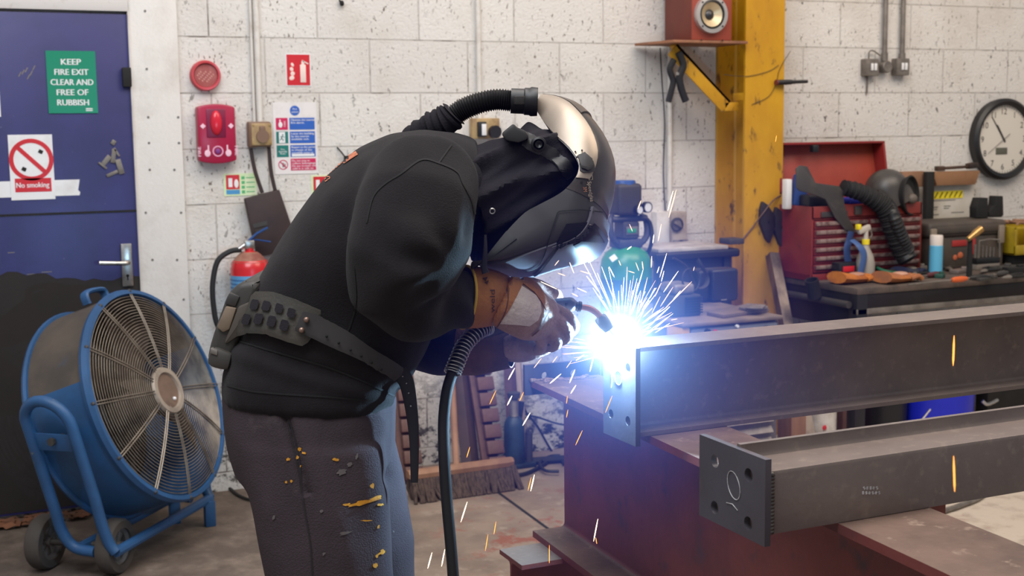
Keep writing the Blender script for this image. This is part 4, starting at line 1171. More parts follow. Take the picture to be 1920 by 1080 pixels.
# yellow crate at the right edge
x0, z0, z1 = onY(1890, 480, gy - .02).x + .035, BZ, onY(1900, 425, gy).z
t = thing('yellow_crate', 'yellow open fronted parts bin at the right edge of the workbench', 'crate', (x0 + .12, gy, BZ))
b = B(); yc = M['signyellow']
ye = mat('dull_yellow_plastic', (170, 144, 30), (146, 120, 32), 8, rough=.5)
xb_ = x0 + .26
b.bb(x0, x0 + .012, gy - .03, gy + .2, BZ + .05, z1, .003); b.bb(xb_ - .012, xb_, gy - .03, gy + .2, BZ + .05, z1, .003); b.bb(x0, xb_, gy - .03, gy + .2, BZ + .05, BZ + .062, .003); b.bb(x0, xb_, gy - .03, gy - .02, BZ + .05, BZ + .1, .003); b.bb(x0, xb_, gy + .19, gy + .2, BZ + .05, z1); b.bb(x0, xb_, gy - .03, gy - .02, z1 - .015, z1, .003)
obj('bin_body', b, ye, t)
b = B(); b.bb(x0 + .02, xb_ - .02, gy + .0, gy + .18, BZ, BZ + .05, .004); obj('base_block', b, M['blackmatt'], t)
b = B()
for i in range(14): b.tube([(x0 + .02 + random.random() * .2, gy - .01 + random.random() * .05, z1 + .004 + random.random() * .02), (x0 + .02 + random.random() * .2, gy + .1, z1 + .01 + random.random() * .02)], .007, 6)
q = tag(obj('parts_heap', b, M['wood']), 'heap of brown offcuts on top of the yellow bin', 'offcuts'); q['kind'] = 'stuff'

# ================================================================== MIDDLE BACKGROUND
# shielding gas cylinder
CY_ = 4.86; c = onY(1174, 560, CY_); cx, cy = c.x, CY_
zs_ = onY(1174, 462, CY_).z; R_ = .113
t = thing('gas_cylinder', 'green gas cylinder with grey valve guard behind the arc', 'gas cylinder', (cx, cy, 0))
zcol = onY(1174, 520, CY_).z
b = B(); b.lathe([(0, 0), (R_, 0), (R_, zcol)], (cx, cy, 0), Z, 36); obj('body', b, mat('cylinder_glare_teal', (26, 84, 96), (32, 96, 96), 6, rough=.35), t)  # green body tinted blue: arc glare put into its colour
b = B(); b.lathe([(R_, zcol), (R_, zs_ - .09), (R_ * .95, zs_ - .055), (R_ * .8, zs_ - .025), (R_ * .55, zs_ - .005), (.04, zs_ + .005), (.035, zs_ + .03), (0, zs_ + .03)], (cx, cy, 0), Z, 36)
obj('shoulder', b, mat('cylinder_green', (44, 132, 66), (36, 116, 62), 8, (.45, .7), .3, c3=(110, 60, 46), s3=26, thr3=(.70, .74)), t)
b = B(); b.box(onY(1150, 484, cy - R_ * .8), (.03, .004, .024), Matrix.Rotation(-.5, 3, 'Y') @ Matrix.Rotation(-.5, 3, 'X')); obj('paper_label', b, M['signwhite'], t)
gd = mat('guard_grey_plastic', (50, 52, 62), (66, 66, 74), 10, rough=.5)
z_a, z_b, z_c, z_t = zs_ + .005, onY(1174, 405, cy).z, onY(1174, 372, cy).z, onY(1174, 338, cy).z
gt = B()
for s in (-1, 1): gt.tube(spline([(cx + s * .045, cy - .03, z_a), (cx + s * .085, cy - .03, z_a + .04), (cx + s * .088, cy - .02, z_b - .02), (cx + s * .07, cy, z_b)], 6), .014, 8)
gt.tube([(cx - .085, cy - .03, z_b - .01), (cx + .085, cy - .03, z_b - .01)], .014, 8)
gt.bb(cx - .06, cx + .06, cy - .05, cy + .05, z_a - .01, z_a + .03, .01)
obj('valve_guard', gt, gd, t)
b = B(); b.bb(cx - .042, cx + .042, cy - .05, cy + .04, z_a + .03, z_b - .02, .012); obj('valve_body', b, M['darkgrey'], t)
b = B(); b.bb(cx - .028, cx + .03, cy - .054, cy - .05, z_a + .05, z_a + .085, .002); q = obj('contents_window', b, M['greymetal'], t)
b = B(); b.bb(cx - .024, cx + .02, cy - .056, cy - .054, z_a + .058, z_a + .076, .001); obj('green_strip', b, mat('green_strip', (40, 140, 90)), q)
b = B(); b.bb(cx - .07, cx + .05, cy - .06, cy + .06, z_b + .005, z_t - .012, .018, 3); rg = obj('regulator_housing', b, M['darkgrey'], t)
b = B(); b.cyl((cx - .012, cy, z_t - .02), (cx - .012, cy, z_t), .055, .05, 28); obj('blue_cap', b, mat('cap_blue', (42, 78, 142), None, rough=.4), t)
for dx, dz, r in ((.02, .03, .02), (.06, .04, .024)):
    o = (cx + dx, cy - .062, z_b + dz)
    b = B(); b.lathe([(0, .0), (r, 0), (r, .02), (r * .84, .022), (r * .84, .018)], o, (.15, -1, 0), 22); g_ = obj('gauge', b, M['black'], t)
    b = B(); b.lathe([(0, .019), (r * .84, .019)], o, (.15, -1, 0), 22); f_ = obj('gauge_face', b, M['signwhite'], g_)
b = B(); b.tube(spline([(cx + .05, cy - .03, z_b), (cx + .095, cy - .04, z_b - .03), (cx + .1, cy - .05, z_a + .02), (cx + .092, cy - .02, z_a - .05)]), .009, 8); obj('gas_hose', b, M['cable'], t)

# steel table behind the column with pale board on it
ty0, ty1 = 4.86, YW - .1
tx0, tx1, tz_ = onY(1230, 470, ty0).x, onY(1389, 466, ty0).x, onY(1300, 466, ty0).z
t = thing('side_table', 'dark side table beside the yellow column', 'table', ((tx0 + tx1) / 2, 4.95, 0))
b = B(); b.bb(tx0, tx1, ty0, ty1, tz_ - .05, tz_ - .012, .012, 3); obj('top', b, M['black'], t)
for x in (tx0 + .03, tx1 - .07):
    for y in (ty0 + .03, ty1 - .07):
        b = B(); b.bb(x, x + .04, y, y + .04, 0, tz_ - .05, .004); obj('leg', b, M['black'], t)
b = B(); b.bb(tx0 + .02, tx1 - .02, ty0 + .04, ty0 + .06, tz_ - .3, tz_ - .05, .003); obj('front_panel', b, mat('navy_panel', (30, 32, 46), (38, 38, 50), 6, rough=.5), t)
b = B(); b.bb(tx0 + .02, tx1 - .06, ty0 + .012, ty1 - .02, tz_ - .012, tz_ + .004, .002); tag(obj('pale_board', b, mat('pale_sheet', (190, 182, 172), (160, 150, 140), 9, (.4, .6), .6)), 'pale sheet lying on the dark side table', 'board')
q = onY(1376, 461, ty0 + .05); b = B(); b.bb(q.x - .035, q.x + .045, ty0 + .03, ty0 + .12, tz_ + .004, tz_ + .03, .004); tag(obj('steel_packer', b, M['darkgrey']), 'small dark block on the right end of the side table', 'block')

# welding power source with things on top
wy0, WZ = 4.12, .725
wx0, wx1 = onY(1279, 610, wy0).x, onY(1466, 600, wy0).x
WZ = onY(1400, 597, wy0).z
wyb = 4.66
t = thing('welding_machine', 'grey and yellow welding machine behind the upper beam', 'welding machine', ((wx0 + wx1) / 2, 4.4, 0))
b = B(); b.bb(wx0 + .006, wx1, wy0 + .02, wyb, .12, WZ - .012, .012); obj('case', b, mat('machine_grey', (104, 102, 104), (88, 84, 84), 6, rough=.5), t)
b = B(); b.bb(wx0, wx1 + .005, wy0 - .005, wyb + .02, WZ - .016, WZ, .006); obj('top_cover', b, mat('dusty_cover', (124, 108, 96), (98, 86, 80), 7, (.4, .65), .7), t)
b = B(); b.bb(wx0 + .04, wx1 - .012, wy0 + .004, wy0 + .02, WZ - .13, WZ - .022, .012); cp = obj('control_panel', b, mat('panel_grey_blue', (112, 116, 128), None, rough=.4), t)
b = B(); b.bb(wx0 + .003, wx0 + .04, wy0 + .006, wy0 + .12, WZ - .1, WZ - .017, .006); obj('yellow_corner', b, mat('machine_yellow', (212, 160, 50), None, rough=.5), t)
for (px, py, r, m_) in ((1325, 622, .012, 'black'), (1340, 622, .009, 'signred'), (1380, 611, .006, 'signwhite'), (1402, 618, .006, 'signwhite'), (1436, 616, .012, 'black'), (1448, 614, .01, 'chrome')):
    q = onY(px, py, wy0 + .004); b = B(); b.cyl(q, q - Y * .014, r, n=12); obj('knob', b, M[m_], cp)
for i in range(7):
    zz = .44 - i * .045; b = B(); b.prism([(wx1 - .26, wy0 + .02, zz), (wx1 - .03, wy0 + .02, zz), (wx1 - .03, wy0 + .002, zz - .022), (wx1 - .26, wy0 + .002, zz - .022)], (0, .003, -.003)); obj('louvre', b, M['greymetal'], t)
for x in (wx0 + .06, wx1 - .06):
    for y in (wy0 + .06, wyb - .1):
        b = B(); b.cyl((x - .02, y, .065), (x + .025, y, .065), .064, n=20); obj('castor', b, M['black'], t)
# black speaker-like box
x0, x1 = onY(1296, 540, 4.6).x, onY(1373, 540, 4.6).x; zt = onY(1335, 478, 4.6).z
t = thing('black_equipment_box', 'black moulded box standing on the welding machine', 'box', ((x0 + x1) / 2, 4.62, WZ))
b = B(); xm = x0 + (x1 - x0) * .36
b.bb(xm, x1, 4.55, 4.64, WZ + .001, min(zt, tz_ - .06), .014, 3); obj('front_shell', b, mat('navy_black', (30, 32, 44), None, rough=.4), t)
b = B(); b.bb(x0 + .02, xm + .01, 4.57, 4.66, WZ + .001, min(zt, tz_ - .06), .02, 3); obj('side_shell', b, M['black'], t)
q = onY(1357, 562, 4.55); b = B(); b.bb(q.x - .014, q.x + .014, 4.548, 4.551, q.z - .002, q.z + .002); obj('badge', b, M['chrome'], t)
# battery charger
x0, x1 = onY(1252, 575, 4.3).x, onY(1307, 575, 4.3).x
t = thing('battery_charger', 'dark finned charger block on the left of the welding machine', 'charger', ((x0 + x1) / 2, 4.32, WZ))
b = B(); b.bb(x0, x1, 4.27, 4.42, WZ + .001, WZ + .085, .006); obj('base', b, M['darkgrey'], t)
for i in range(7):
    b = B(); b.bb(x1 - .075, x1 + .003, 4.262, 4.27, WZ + .012 + i * .01, WZ + .017 + i * .01); obj('fin', b, M['black'], t)
b = B(); b.bb(x0 + .02, x1 - .02, 4.28, 4.4, WZ + .085, WZ + .13, .015, 3); obj('upper_case', b, M['greymetal'], t)
b = B(); b.ring(V((x1 - .03, 4.3, WZ + .14)), (.2, -1, .2), .045, .004); obj('cable_loop', b, M['cable'], t)
q0 = onY(1270, 485, 4.55)
b = B(); b.tube(spline([onY(1262, 484, 4.56), onY(1284, 498, 4.54), onY(1297, 522, 4.53), onY(1306, 540, 4.52), onY(1322, 536, 4.52), onY(1326, 520, 4.53), onY(1316, 500, 4.54), onY(1308, 487, 4.56)]), .016, 8, flat=(1, .25), side=Y)
tag(obj('hanging_strap', b, M['darkgrey']), 'grey webbing strap looping down under the side table', 'strap')
# steel plates on the machine
c = onZ(1378, 592, WZ); b = B(); b.prism([onZ(x, y, WZ + .001) for x, y in ((1325, 591), (1392, 577), (1442, 585), (1356, 597))], (0, 0, .014), .001)
tag(obj('steel_plate', b, M['steel']), 'large flat steel plate lying on the welding machine', 'plate')
b = B(); b.prism([onZ(x, y, WZ + .016) for x, y in ((1385, 580), (1400, 573), (1432, 575), (1440, 579), (1402, 584))], (0, 0, .01), .001); b.prism([onZ(x, y, WZ + .027) for x, y in ((1396, 579), (1408, 572), (1436, 574), (1430, 580))], (0, 0, .006), .001)
tag(obj('plate_offcut', b, M['greymetal']), 'two small steel offcuts on top of the large flat plate', 'plate')

# things on the floor under the workbench, seen between the beams
def under(px0, px1, y, z0, z1): return onY(px0, 790, y).x, onY(px1, 790, y).x
x0, x1 = under(1484, 1512, 4.4, 0, 0); b = B(); b.bb(x0, x1, 4.4, 4.5, 0, .37, .004); tag(obj('timber_offcut', b, M['wood']), 'brown timber block standing right of the welding machine louvres', 'timber')
x0, x1 = under(1514, 1532, 4.8, 0, 0); b = B(); b.prism([(x0 - .03, 4.8, .42), (x0 + .03, 4.8, .42), (x1, 4.8, 0), (x0 + .01, 4.8, 0)], (0, .05, 0), .003); tag(obj('plank_offcut', b, M['palewood']), 'pale plank leaning left of the white drum under the workbench', 'timber')
x0, x1 = under(1532, 1576, 4.5, 0, 0); cxx = (x0 + x1) / 2; rr_ = (x1 - x0) / 2
t = thing('white_drum', 'white plastic drum with red spot under the workbench', 'drum', (cxx, 4.55, 0))
b = B(); b.lathe([(0, 0), (rr_, 0), (rr_, .4), (rr_ * .9, .43), (0, .43)], (cxx, 4.55, 0), Z, 28); obj('drum_body', b, mat('stained_white', (206, 200, 192), (180, 170, 160), 14, c3=(110, 60, 50), s3=20, thr3=(.66, .7)), t)
b = B(); q = onY(1546, 802, 4.55 - rr_); b.ell(q, (.012, .003, .012), None, 10, 6); obj('red_spot', b, M['signred'], t)
x0, x1 = under(1580, 1595, 4.7, 0, 0); b = B(); b.bb(x0, x1, 4.7, 4.76, 0, .45, .003); tag(obj('dark_timber', b, M['brownsteel']), 'dark brown post left of the red brown post under the workbench', 'post')
x0, x1 = under(1597, 1615, 4.7, 0, 0); b = B(); b.bb(x0, x1, 4.7, 4.76, 0, .45, .003); tag(obj('red_post', b, mat('red_brown', (132, 80, 62))), 'red brown post under the workbench beside the white drum', 'post')
x0, x1 = under(1668, 1736, 4.5, 0, 0); t = thing('black_bin', 'black bin under the workbench left of the blue tub', 'bin', ((x0 + x1) / 2, 4.6, 0))
b = B(); b.lathe([(0, 0), ((x1 - x0) * .46, 0), ((x1 - x0) * .5, .4), ((x1 - x0) * .47, .4), ((x1 - x0) * .43, .03)], ((x0 + x1) / 2, 4.66, 0), Z, 32); obj('bin_body', b, M['black'], t)
b = B(); b.tube([onY(1728, 788, 4.42), onY(1744, 768, 4.44)], .005, 6); obj('handle_wire', b, M['chrome'], t)
x0, x1 = under(1762, 1874, 4.4, 0, 0); cxx = (x0 + x1) / 2
t = thing('blue_tub', 'bright blue tub under the workbench between the two beams', 'tub', (cxx, 4.6, 0))
b = B(); r_ = (x1 - x0) / 2; b.lathe([(0, 0), (r_ * .9, 0), (r_, .42), (r_ * 1.03, .42), (r_ * .95, .42), (r_ * .88, .03)], (cxx, 4.62, 0), Z, 36); obj('tub_body', b, mat('bright_blue', (28, 40, 190), None, rough=.35), t)
b = B(); b.tube(spline([onY(1842, 752, 4.38), onY(1852, 758, 4.37), onY(1870, 750, 4.38)]), .008, 8); obj('handle', b, M['chrome'], t)
x0, x1 = under(1886, 1912, 4.5, 0, 0); b = B(); b.bb(x0, x1 + .3, 4.62, 4.7, 0, .42, .004); tag(obj('dark_crate', b, M['blackmatt']), 'dark crate under the workbench right of the blue tub', 'crate')
b = B(); b.tube(spline([onZ(1738, 972, .012), onZ(1770, 958, .012), onZ(1800, 948, .012), onZ(1840, 930, .012), onZ(1860, 900, .012)]), .011, 8)
tag(obj('floor_cable', b, M['greymetal']), 'grey cable lying on the pale floor right of the bench beam', 'cable')

# ================================================================== LOW WALL CLUTTER
def ribbed(name, px0, py0, px1, py1, w, n, lab, flange=True):
    """bar leaning on the wall with a row of cleats"""
    foot = onZ(px1, py1, 0); k = onY(px0, py0, YW - .06)
    d = (k - foot); L_ = d.length; d.normalize()
    u = X - d * X.dot(d); u.normalize(); nn = d.cross(u)
    if nn.y > 0: nn = -nn
    t = thing(name, lab, 'bar', foot, 'cleated bars against the wall')
    def blk(a, b_, wu0, wu1, h0, h1, bev=.004):
        q = B(); q.prism([foot + d * a + u * wu0 + nn * h0, foot + d * b_ + u * wu0 + nn * h0, foot + d * b_ + u * wu1 + nn * h0, foot + d * a + u * wu1 + nn * h0], nn * (h1 - h0), bev); return q
    obj('backing_bar', blk(0, L_, -w, w * .5, 0, .02, .002), M['brownsteel'], t)
    st = L_ / n
    for i in range(n): obj('cleat', blk(i * st + .006, (i + 1) * st - .006, -w * .55, w, .02, .05), M['brownsteel'], t)


ribbed('cleated_bar', 748, 700, 768, 905, .05, 7, 'brown cleated bar leaning on the wall just behind the dangling belt end')
ribbed('cleated_bar', 893, 680, 925, 888, .05, 7, 'brown cleated bar leaning on the wall left of the bottle jack')
foot = onZ(884, 890, 0); k = onY(862, 680, YW - .05); b = B(); b.tube([foot, k], .042, 4, flat=(1, .35), side=X + Y * .01)
tag(obj('flat_bar', b, mat('dark_brown_bar', (72, 54, 52), (58, 46, 46), 7, rough=.6, metal=.2)), 'plain dark brown flat bar leaning between the broom handle and the cleated bar', 'bar')
foot = onY(964, 800, YW - .09); foot.z = 0; k = onY(955, 680, YW - .03)
b = B(); b.tube([foot, k], .03, 4, flat=(1, .5), side=X); tag(obj('brown_batten', b, M['brownsteel']), 'brown timber batten leaning on the wall behind the bottle jack', 'timber')
foot = onY(984, 805, YW - .13); foot.z = 0; k = onY(972, 680, YW - .03)
b = B(); b.tube([foot, k], .016, 4, side=X); tag(obj('pale_batten', b, M['palewood']), 'thin pale batten leaning on the wall right of the brown batten', 'timber')

# bottle jack
c = onZ(953, 868, 0); c.y = min(c.y, YW - .2)
t = thing('bottle_jack', 'oily blue bottle jack standing on the floor by the wall', 'jack', c)
hh = onY(953, 737, c.y).z
b = B(); b.bb(c.x - .06, c.x + .085, c.y - .055, c.y + .055, 0, .022, .006); obj('base', b, M['jackblue'], t)
b = B(); b.lathe([(.048, .02), (.046, hh * .55), (.04, hh * .62), (.026, hh * .68), (0, hh * .68)], (c.x, c.y, 0), Z, 28); obj('tank', b, M['jackblue'], t)
b = B(); zz = [hh * .66 + i * .0035 for i in range(int(hh * .28 / .0035))]; b.lathe([(.019 + .0025 * (i % 2), z) for i, z in enumerate(zz)], (c.x, c.y, 0), Z, 18); obj('screw_ram', b, M['greymetal'], t)
b = B(); b.lathe([(0, hh * .93), (.028, hh * .93), (.03, hh), (0, hh)], (c.x, c.y, 0), Z, 20); obj('saddle', b, M['darkgrey'], t)
b = B(); b.tube([(c.x + .062, c.y - .02, .02), (c.x + .062, c.y - .02, hh * .46)], .017, 12); b.ring((c.x + .062, c.y - .03, hh * .48), (0, -1, 0), .014, .006, 20); obj('pump', b, M['darkgrey'], t)
b = B(); b.tube([(c.x + .03, c.y + .03, hh * .6), (c.x + .045, c.y + .03, hh * .85)], .02, 10); obj('release_block', b, M['blackmatt'], t)
for a, r, lab in ((((975, 738), (985, 770), (1008, 800), (1022, 825), (1036, 848), (1050, 862)), .0055, 'black cable curving down the wall right of the bottle jack'), (((980, 776), (1010, 783), (1040, 793), (1060, 797)), .0045, 'black cable running across the wall behind the bench beam')):
    b = B(); b.tube(spline([onY(x, y, YW - .03) for x, y in a]), r, 8); tag(obj('wall_cable', b, M['cable']), lab, 'cable')
fy = [(1050, 846), (1030, 848), (1012, 860), (1022, 874), (1048, 876)]
b = B(); b.tube(spline([onZ(x, y + 8, .012) for x, y in ((962, 884), (990, 878), (1020, 862), (1035, 850), (1050, 852), (1058, 862))]), .008, 8); b.tube(spline([onZ(x, y + 8, .02) for x, y in fy]), .007, 8); b.tube([onZ(978, 866, .018), onZ(1060, 860, .018)], .017, 8)
tag(obj('floor_cable', b, M['cable']), 'tangle of black cables on the floor right of the bottle jack', 'cable')

# broom
a, e = onZ(766, 930, .02), onZ(966, 902, .02)
d = (e - a).normalized(); nrm = V((d.y, -d.x, 0)); L_ = (e - a).length
t = thing('broom', 'wide dusty broom with wooden handle lying below the cleated bars', 'broom', (a + e) / 2)
def bp(s, f, z): return a + d * s + nrm * f + Z * z
b = B(); st = [(0, .03), (.03, .045), (L_ - .04, .045), (L_ - .01, .03)]
b.loft([[bp(s, f * w / .045 - .005, z + .085) for f, z in ((-.03, -.012), (.03, -.012), (.032, .006), (.015, .018), (-.015, .018), (-.032, .006))] for s, w in st]); obj('stock', b, M['wood'], t)
b = B()
nb = 64
for i in range(nb):
    s = .01 + (L_ - .02) * i / (nb - 1)
    for r_ in (-.018, 0, .018):
        b.tube([bp(s, r_, .075), bp(s + random.uniform(-.008, .008), r_ * 1.6 + .012, .03), bp(s + random.uniform(-.014, .02), r_ * 2 + .03, -.018)], [.005, .0075, .007], 6)
q = obj('bristles', b, M['bristle'], t); q['kind'] = 'stuff'
foot = bp(L_ * .5, -.0, .1); foot = onY(856, 884, a.y + (e.y - a.y) * .45); k = onY(845, 660, YW - .03)
b = B(); b.tube([foot, k], .0145, 12); obj('handle', b, M['wood'], t)

# dry leaves in the corner
b = B()
for i in range(110):
    px = random.uniform(-30, 150); c = onZ(px, random.uniform(928, 962) - max(0, px) * .06, .004)
    if c.y > YW - .06: c.y = YW - .06 - random.random() * .1
    s = random.uniform(.012, .03); a_ = random.random() * 6.3; R_ = Matrix.Rotation(a_, 3, 'Z') @ Matrix.Rotation(random.uniform(-.5, .5), 3, 'X')
    b.poly([c + R_ @ V(p) * s + Z * .008 for p in ((-1, 0, .1), (-.3, -.5, .3), (.5, -.4, 0), (1, 0, .3), (.4, .5, 0), (-.4, .4, .25))])
q = tag(obj('dry_leaves', b, M['leaf']), 'drift of dry brown leaves along the foot of the blue door', 'leaves'); q['kind'] = 'stuff'

# ================================================================== DRUM FAN
NH = V((.77, -.638, 0)).normalized(); TILT = radians(20)
FN = (NH * cos(TILT) + Z * sin(TILT)).normalized()
FA = V((-NH.y, NH.x, 0)) * -1            # horizontal pivot direction towards the near left
HUB = at(304, 736, 4.55)
FR, FD = .382, .25
blue = mat('fan_blue', (40, 84, 130), (34, 70, 108), 6, (.4, .7), .5, c3=(110, 110, 110), s3=24, thr3=(.68, .73))
dust = mat('fan_dust_grey', (88, 77, 68), (70, 62, 56), 6, (.35, .65), .8, c3=(52, 74, 98), s3=4, thr3=(.6, .75))
fan = thing('drum_fan', 'large blue wheeled drum fan with wire grille beside the blue door', 'fan', (HUB.x - .2, HUB.y + .1, 0))
o = HUB - FN * .02
FU = FA.cross(FN).normalized()
if FU.z < 0: FU = -FU


def fp(a, b_, c): return o + FA * a + FU * b_ + FN * c


def part_arc(b, prof, a0, a1, n=40):
    b.loft([[fp(r * cos(a0 + (a1 - a0) * i / n), r * sin(a0 + (a1 - a0) * i / n), z) for r, z in prof] for i in range(n + 1)], False)


# shell: blue below, dust-coated above (two sheets of the same drum)
prof = [(FR - .004, -.0), (FR - .004, -FD), (FR - .03, -FD - .02), (FR - .08, -FD - .025)]
inner = [(r - .008, z) for r, z in prof[::-1]]
b = B(); part_arc(b, prof + inner + [prof[0]], -pi - .35, .35, 48); obj('drum_shell', b, blue, fan)
b = B(); part_arc(b, prof + inner + [prof[0]], .35, pi - .35, 36); obj('dusty_drum_top', b, dust, fan)
b = B(); b.lathe([(FR - .012, -.02), (FR + .006, -.02), (FR + .012, -.005), (FR + .006, .012), (FR - .008, .014), (FR - .012, 0), (FR - .012, -.02)], o, FN, 64); obj('front_rim', b, blue, fan)
b = B(); b.lathe([(FR - .01, -FD + .01), (FR + .006, -FD + .01), (FR + .01, -FD), (FR + .004, -FD - .012), (FR - .01, -FD - .01), (FR - .01, -FD + .01)], o, FN, 64); obj('rear_rim', b, blue, fan)
wire = mat('galvanised_wire', (150, 138, 124), (112, 100, 90), 12, rough=.45, metal=.6)
b = B()
nr = 27
for i in range(nr):
    r = .083 + (FR - .018 - .083) * i / (nr - 1)
    z = .045 - .038 * (i / (nr - 1)) ** 2
    b.ring(o + FN * z, FN, r, .0017, 72, 5)
g_ = obj('grille_rings', b, wire, fan)
for k in range(12):
    a = 2 * pi * k / 12 + .12
    b = B()
    for s in (-1, 1):
        pts = []
        for i in range(7):
            r = .07 + (FR - .005 - .07) * i / 6; z = .045 - .038 * (i / 6) ** 2 + .003
            pts.append(fp(r * cos(a) - s * .005 * sin(a), r * sin(a) + s * .005 * cos(a), z))
        b.tube(pts, .0022, 6)
    obj('spoke', b, wire, fan)
    b = B(); q = fp((FR + .002) * cos(a), (FR + .002) * sin(a), .008); b.ell(q, (.008, .008, .008), None, 10, 6); obj('grille_clip', b, M['darkgrey'], fan)
b = B(); b.lathe([(.062, .04), (.066, .052), (.083, .052), (.088, .042), (.084, .036)], o, FN, 40); obj('hub_ring', b, mat('pale_hub', (166, 152, 138), (140, 126, 114), 12, rough=.5, metal=.3), fan)
b = B(); b.lathe([(0, .044), (.062, .044), (.064, .03)], o, FN, 36); hd = obj('hub_disc', b, mat('rusty_hub', (118, 94, 80), (92, 72, 62), 7, rough=.7, c3=(176, 160, 148), s3=6, thr3=(.6, .64)), fan)
b = B(); q = fp(-.02, -.035, .046); b.ell(q, (.007, .007, .007), None, 10, 6); obj('hub_rivet', b, M['signwhite'], hd)
# blades, motor
bl = mat('dusty_blade', (96, 80, 70), (70, 60, 54), 6, rough=.8)
b = B(); b.lathe([(0, -.06), (.075, -.06), (.085, -.1), (.085, -.16), (0, -.16)], o, FN, 30); obj('rotor_hub', b, bl, fan)
for k in range(4):
    a0 = 2 * pi * k / 4 + .5; b = B(); R1 = []
    for i in range(7):
        r = .075 + .28 * i / 6; w = .16 + .26 * (i / 6)
        R1.append([fp(r * cos(a0 + w * (t_ - .5) * 1.5), r * sin(a0 + w * (t_ - .5) * 1.5), -.11 + .05 * (t_ - .5) * 2 * (1 - .4 * i / 6)) for t_ in (0, .25, .5, .75, 1)])
    V_ = b.loft(R1, False); bmesh.ops.solidify(b.bm, geom=b.bm.faces[:], thickness=.004); obj('blade', b, bl, fan)
b = B(); b.lathe([(0, -.17), (.08, -.17), (.09, -.18), (.09, -.24), (.05, -.26), (0, -.26)], o, FN, 28); obj('motor', b, M['black'], fan)
b = B()
for i in range(9): b.ring(o - FN * (FD + .01 - .002 * i), FN, .1 + (FR - .13) * i / 8, .0022, 56, 5)
for k in range(6):
    a = pi * k / 6; b.cyl(fp(cos(a) * FR * .9, sin(a) * FR * .9, -FD - .01), fp(-cos(a) * FR * .9, -sin(a) * FR * .9, -FD - .01), .0025, n=6)
obj('rear_grille', b, M['darkgrey'], fan)
b = B(); b.tube(spline([fp(.06, FR, -.1), fp(.05, FR + .04, -.1), fp(-.05, FR + .04, -.1), fp(-.06, FR, -.1)]), .014, 8, flat=(1.3, .7), side=FN); obj('carry_handle', b, blue, fan)


# trolley: two stadium loops, base tubes, wheels
def loop(off, nm):
    cc = o - FN * .13 + FA * off
    cc = V((cc.x, cc.y, 0))
    hw = .085; top = HUB.z + .06; pts = []
    def P(u, z): return cc + NH * (u + (.42 - z) * .10) - FA * ((.42 - z) * .26 * (1 if off > 0 else -1)) + Z * z
    for i in range(13):
        a = pi * i / 12; pts.append(P(-hw * cos(a), top - hw + hw * sin(a)))
    pts2 = [P(hw, .3), P(hw - .005, .2), P(hw, .13), P(hw + .015, .1)]
    pts0 = [P(-hw + .03, .105), P(-hw + .0, .16), P(-hw, .25), P(-hw, .34)]
    bar = [P(hw + .02, .1), P(0.02, .095)]
    b = B(); b.tube(spline(bar[::-1][:1] + pts0, 5) + pts[1:] + spline(pts2, 5), .019, 12); lo = obj(nm, b, blue, fan)
    b = B(); m = P(0, HUB.z - .08); b.prism([P(-hw, HUB.z - .115) - FA * .004, P(hw, HUB.z - .115) - FA * .004, P(hw, HUB.z - .055) - FA * .004, P(-hw, HUB.z - .055) - FA * .004], FA * .008, .001); obj('pivot_plate', b, blue, lo)
    b = B(); b.tube([m + FA * .02, m - FA * .06], [.014, .014], 6); obj('pivot_bolt', b, M['darkgrey'], lo)
    return P


P1 = loop(FR + .025, 'side_loop')
P2 = loop(-FR - .025, 'side_loop')
b = B(); b.tube([P1(.1, .1), P2(.1, .1)], .018, 10); obj('base_tube', b, blue, fan)
b = B(); b.tube([P1(-.05, .098), P2(-.05, .098)], .018, 10); obj('base_tube', b, blue, fan)
for u in (.1, -.05):
    q = P2(u, 0); b = B(); b.bb(q.x - .02, q.x + .02, q.y - .02, q.y + .02, 0, .1, .004); obj('foot', b, blue, fan)
w1, w2 = V((.497, 4.43, .095)), V((.285, 4.59, .095))
axd = (w1 - w2).normalized()
b = B(); b.cyl(w1 + axd * .02, w2 - axd * .02, .011); obj('axle', b, M['darkgrey'], fan)
for w in (w1, w2):
    b = B(); b.lathe([(.062, -.028), (.088, -.028), (.095, -.018), (.095, .018), (.088, .028), (.062, .028), (.062, -.028)], w, axd, 40); wo = obj('wheel', b, mat('dusty_tyre', (74, 66, 60), (58, 52, 50), 8, rough=.85), fan)
    b = B(); b.lathe([(.05, .012), (.062, .02), (.064, -.02), (.05, -.012), (.05, .012)], w, axd, 36)
    u = axd.orthogonal().normalized(); v_ = axd.cross(u)
    for k in range(5):
        a = 2 * pi * k / 5 + .3; dd = u * cos(a) + v_ * sin(a); ee = axd.cross(dd)
        b.prism([w + dd * .012 - ee * .007 - axd * .008, w + dd * .055 - ee * .016 - axd * .008, w + dd * .055 + ee * .016 - axd * .008, w + dd * .012 + ee * .007 - axd * .008], axd * .018, .002)
    b.cyl(w - axd * .022, w + axd * .022, .016, n=16); obj('rim', b, mat('wheel_rim', (104, 98, 96), (84, 78, 76), 12, rough=.5), wo)
b = B(); b.tube(spline([onZ(412, 905, .008), onZ(430, 915, .008), onZ(450, 930, .008), onZ(480, 938, .008), onZ(520, 930, .008)]), .006, 8); tag(obj('fan_cable', b, M['cable']), 'thin black cable trailing on the floor right of the drum fan', 'cable')

# ================================================================== STEELWORK
# bench: deep I beam lying along the shop, on a cross beam
e0, e1 = V((1.275, 2.72, 0)), V((1.19, .95, 0))
BD = (e1 - e0).normalized(); BN = V((-BD.y, BD.x, 0))
if BN.x < 0: BN = -BN
BW, BT, BL = .178, .9, 1.95


def bpt(s, w, z): return e0 + BD * s + BN * w + Z * z


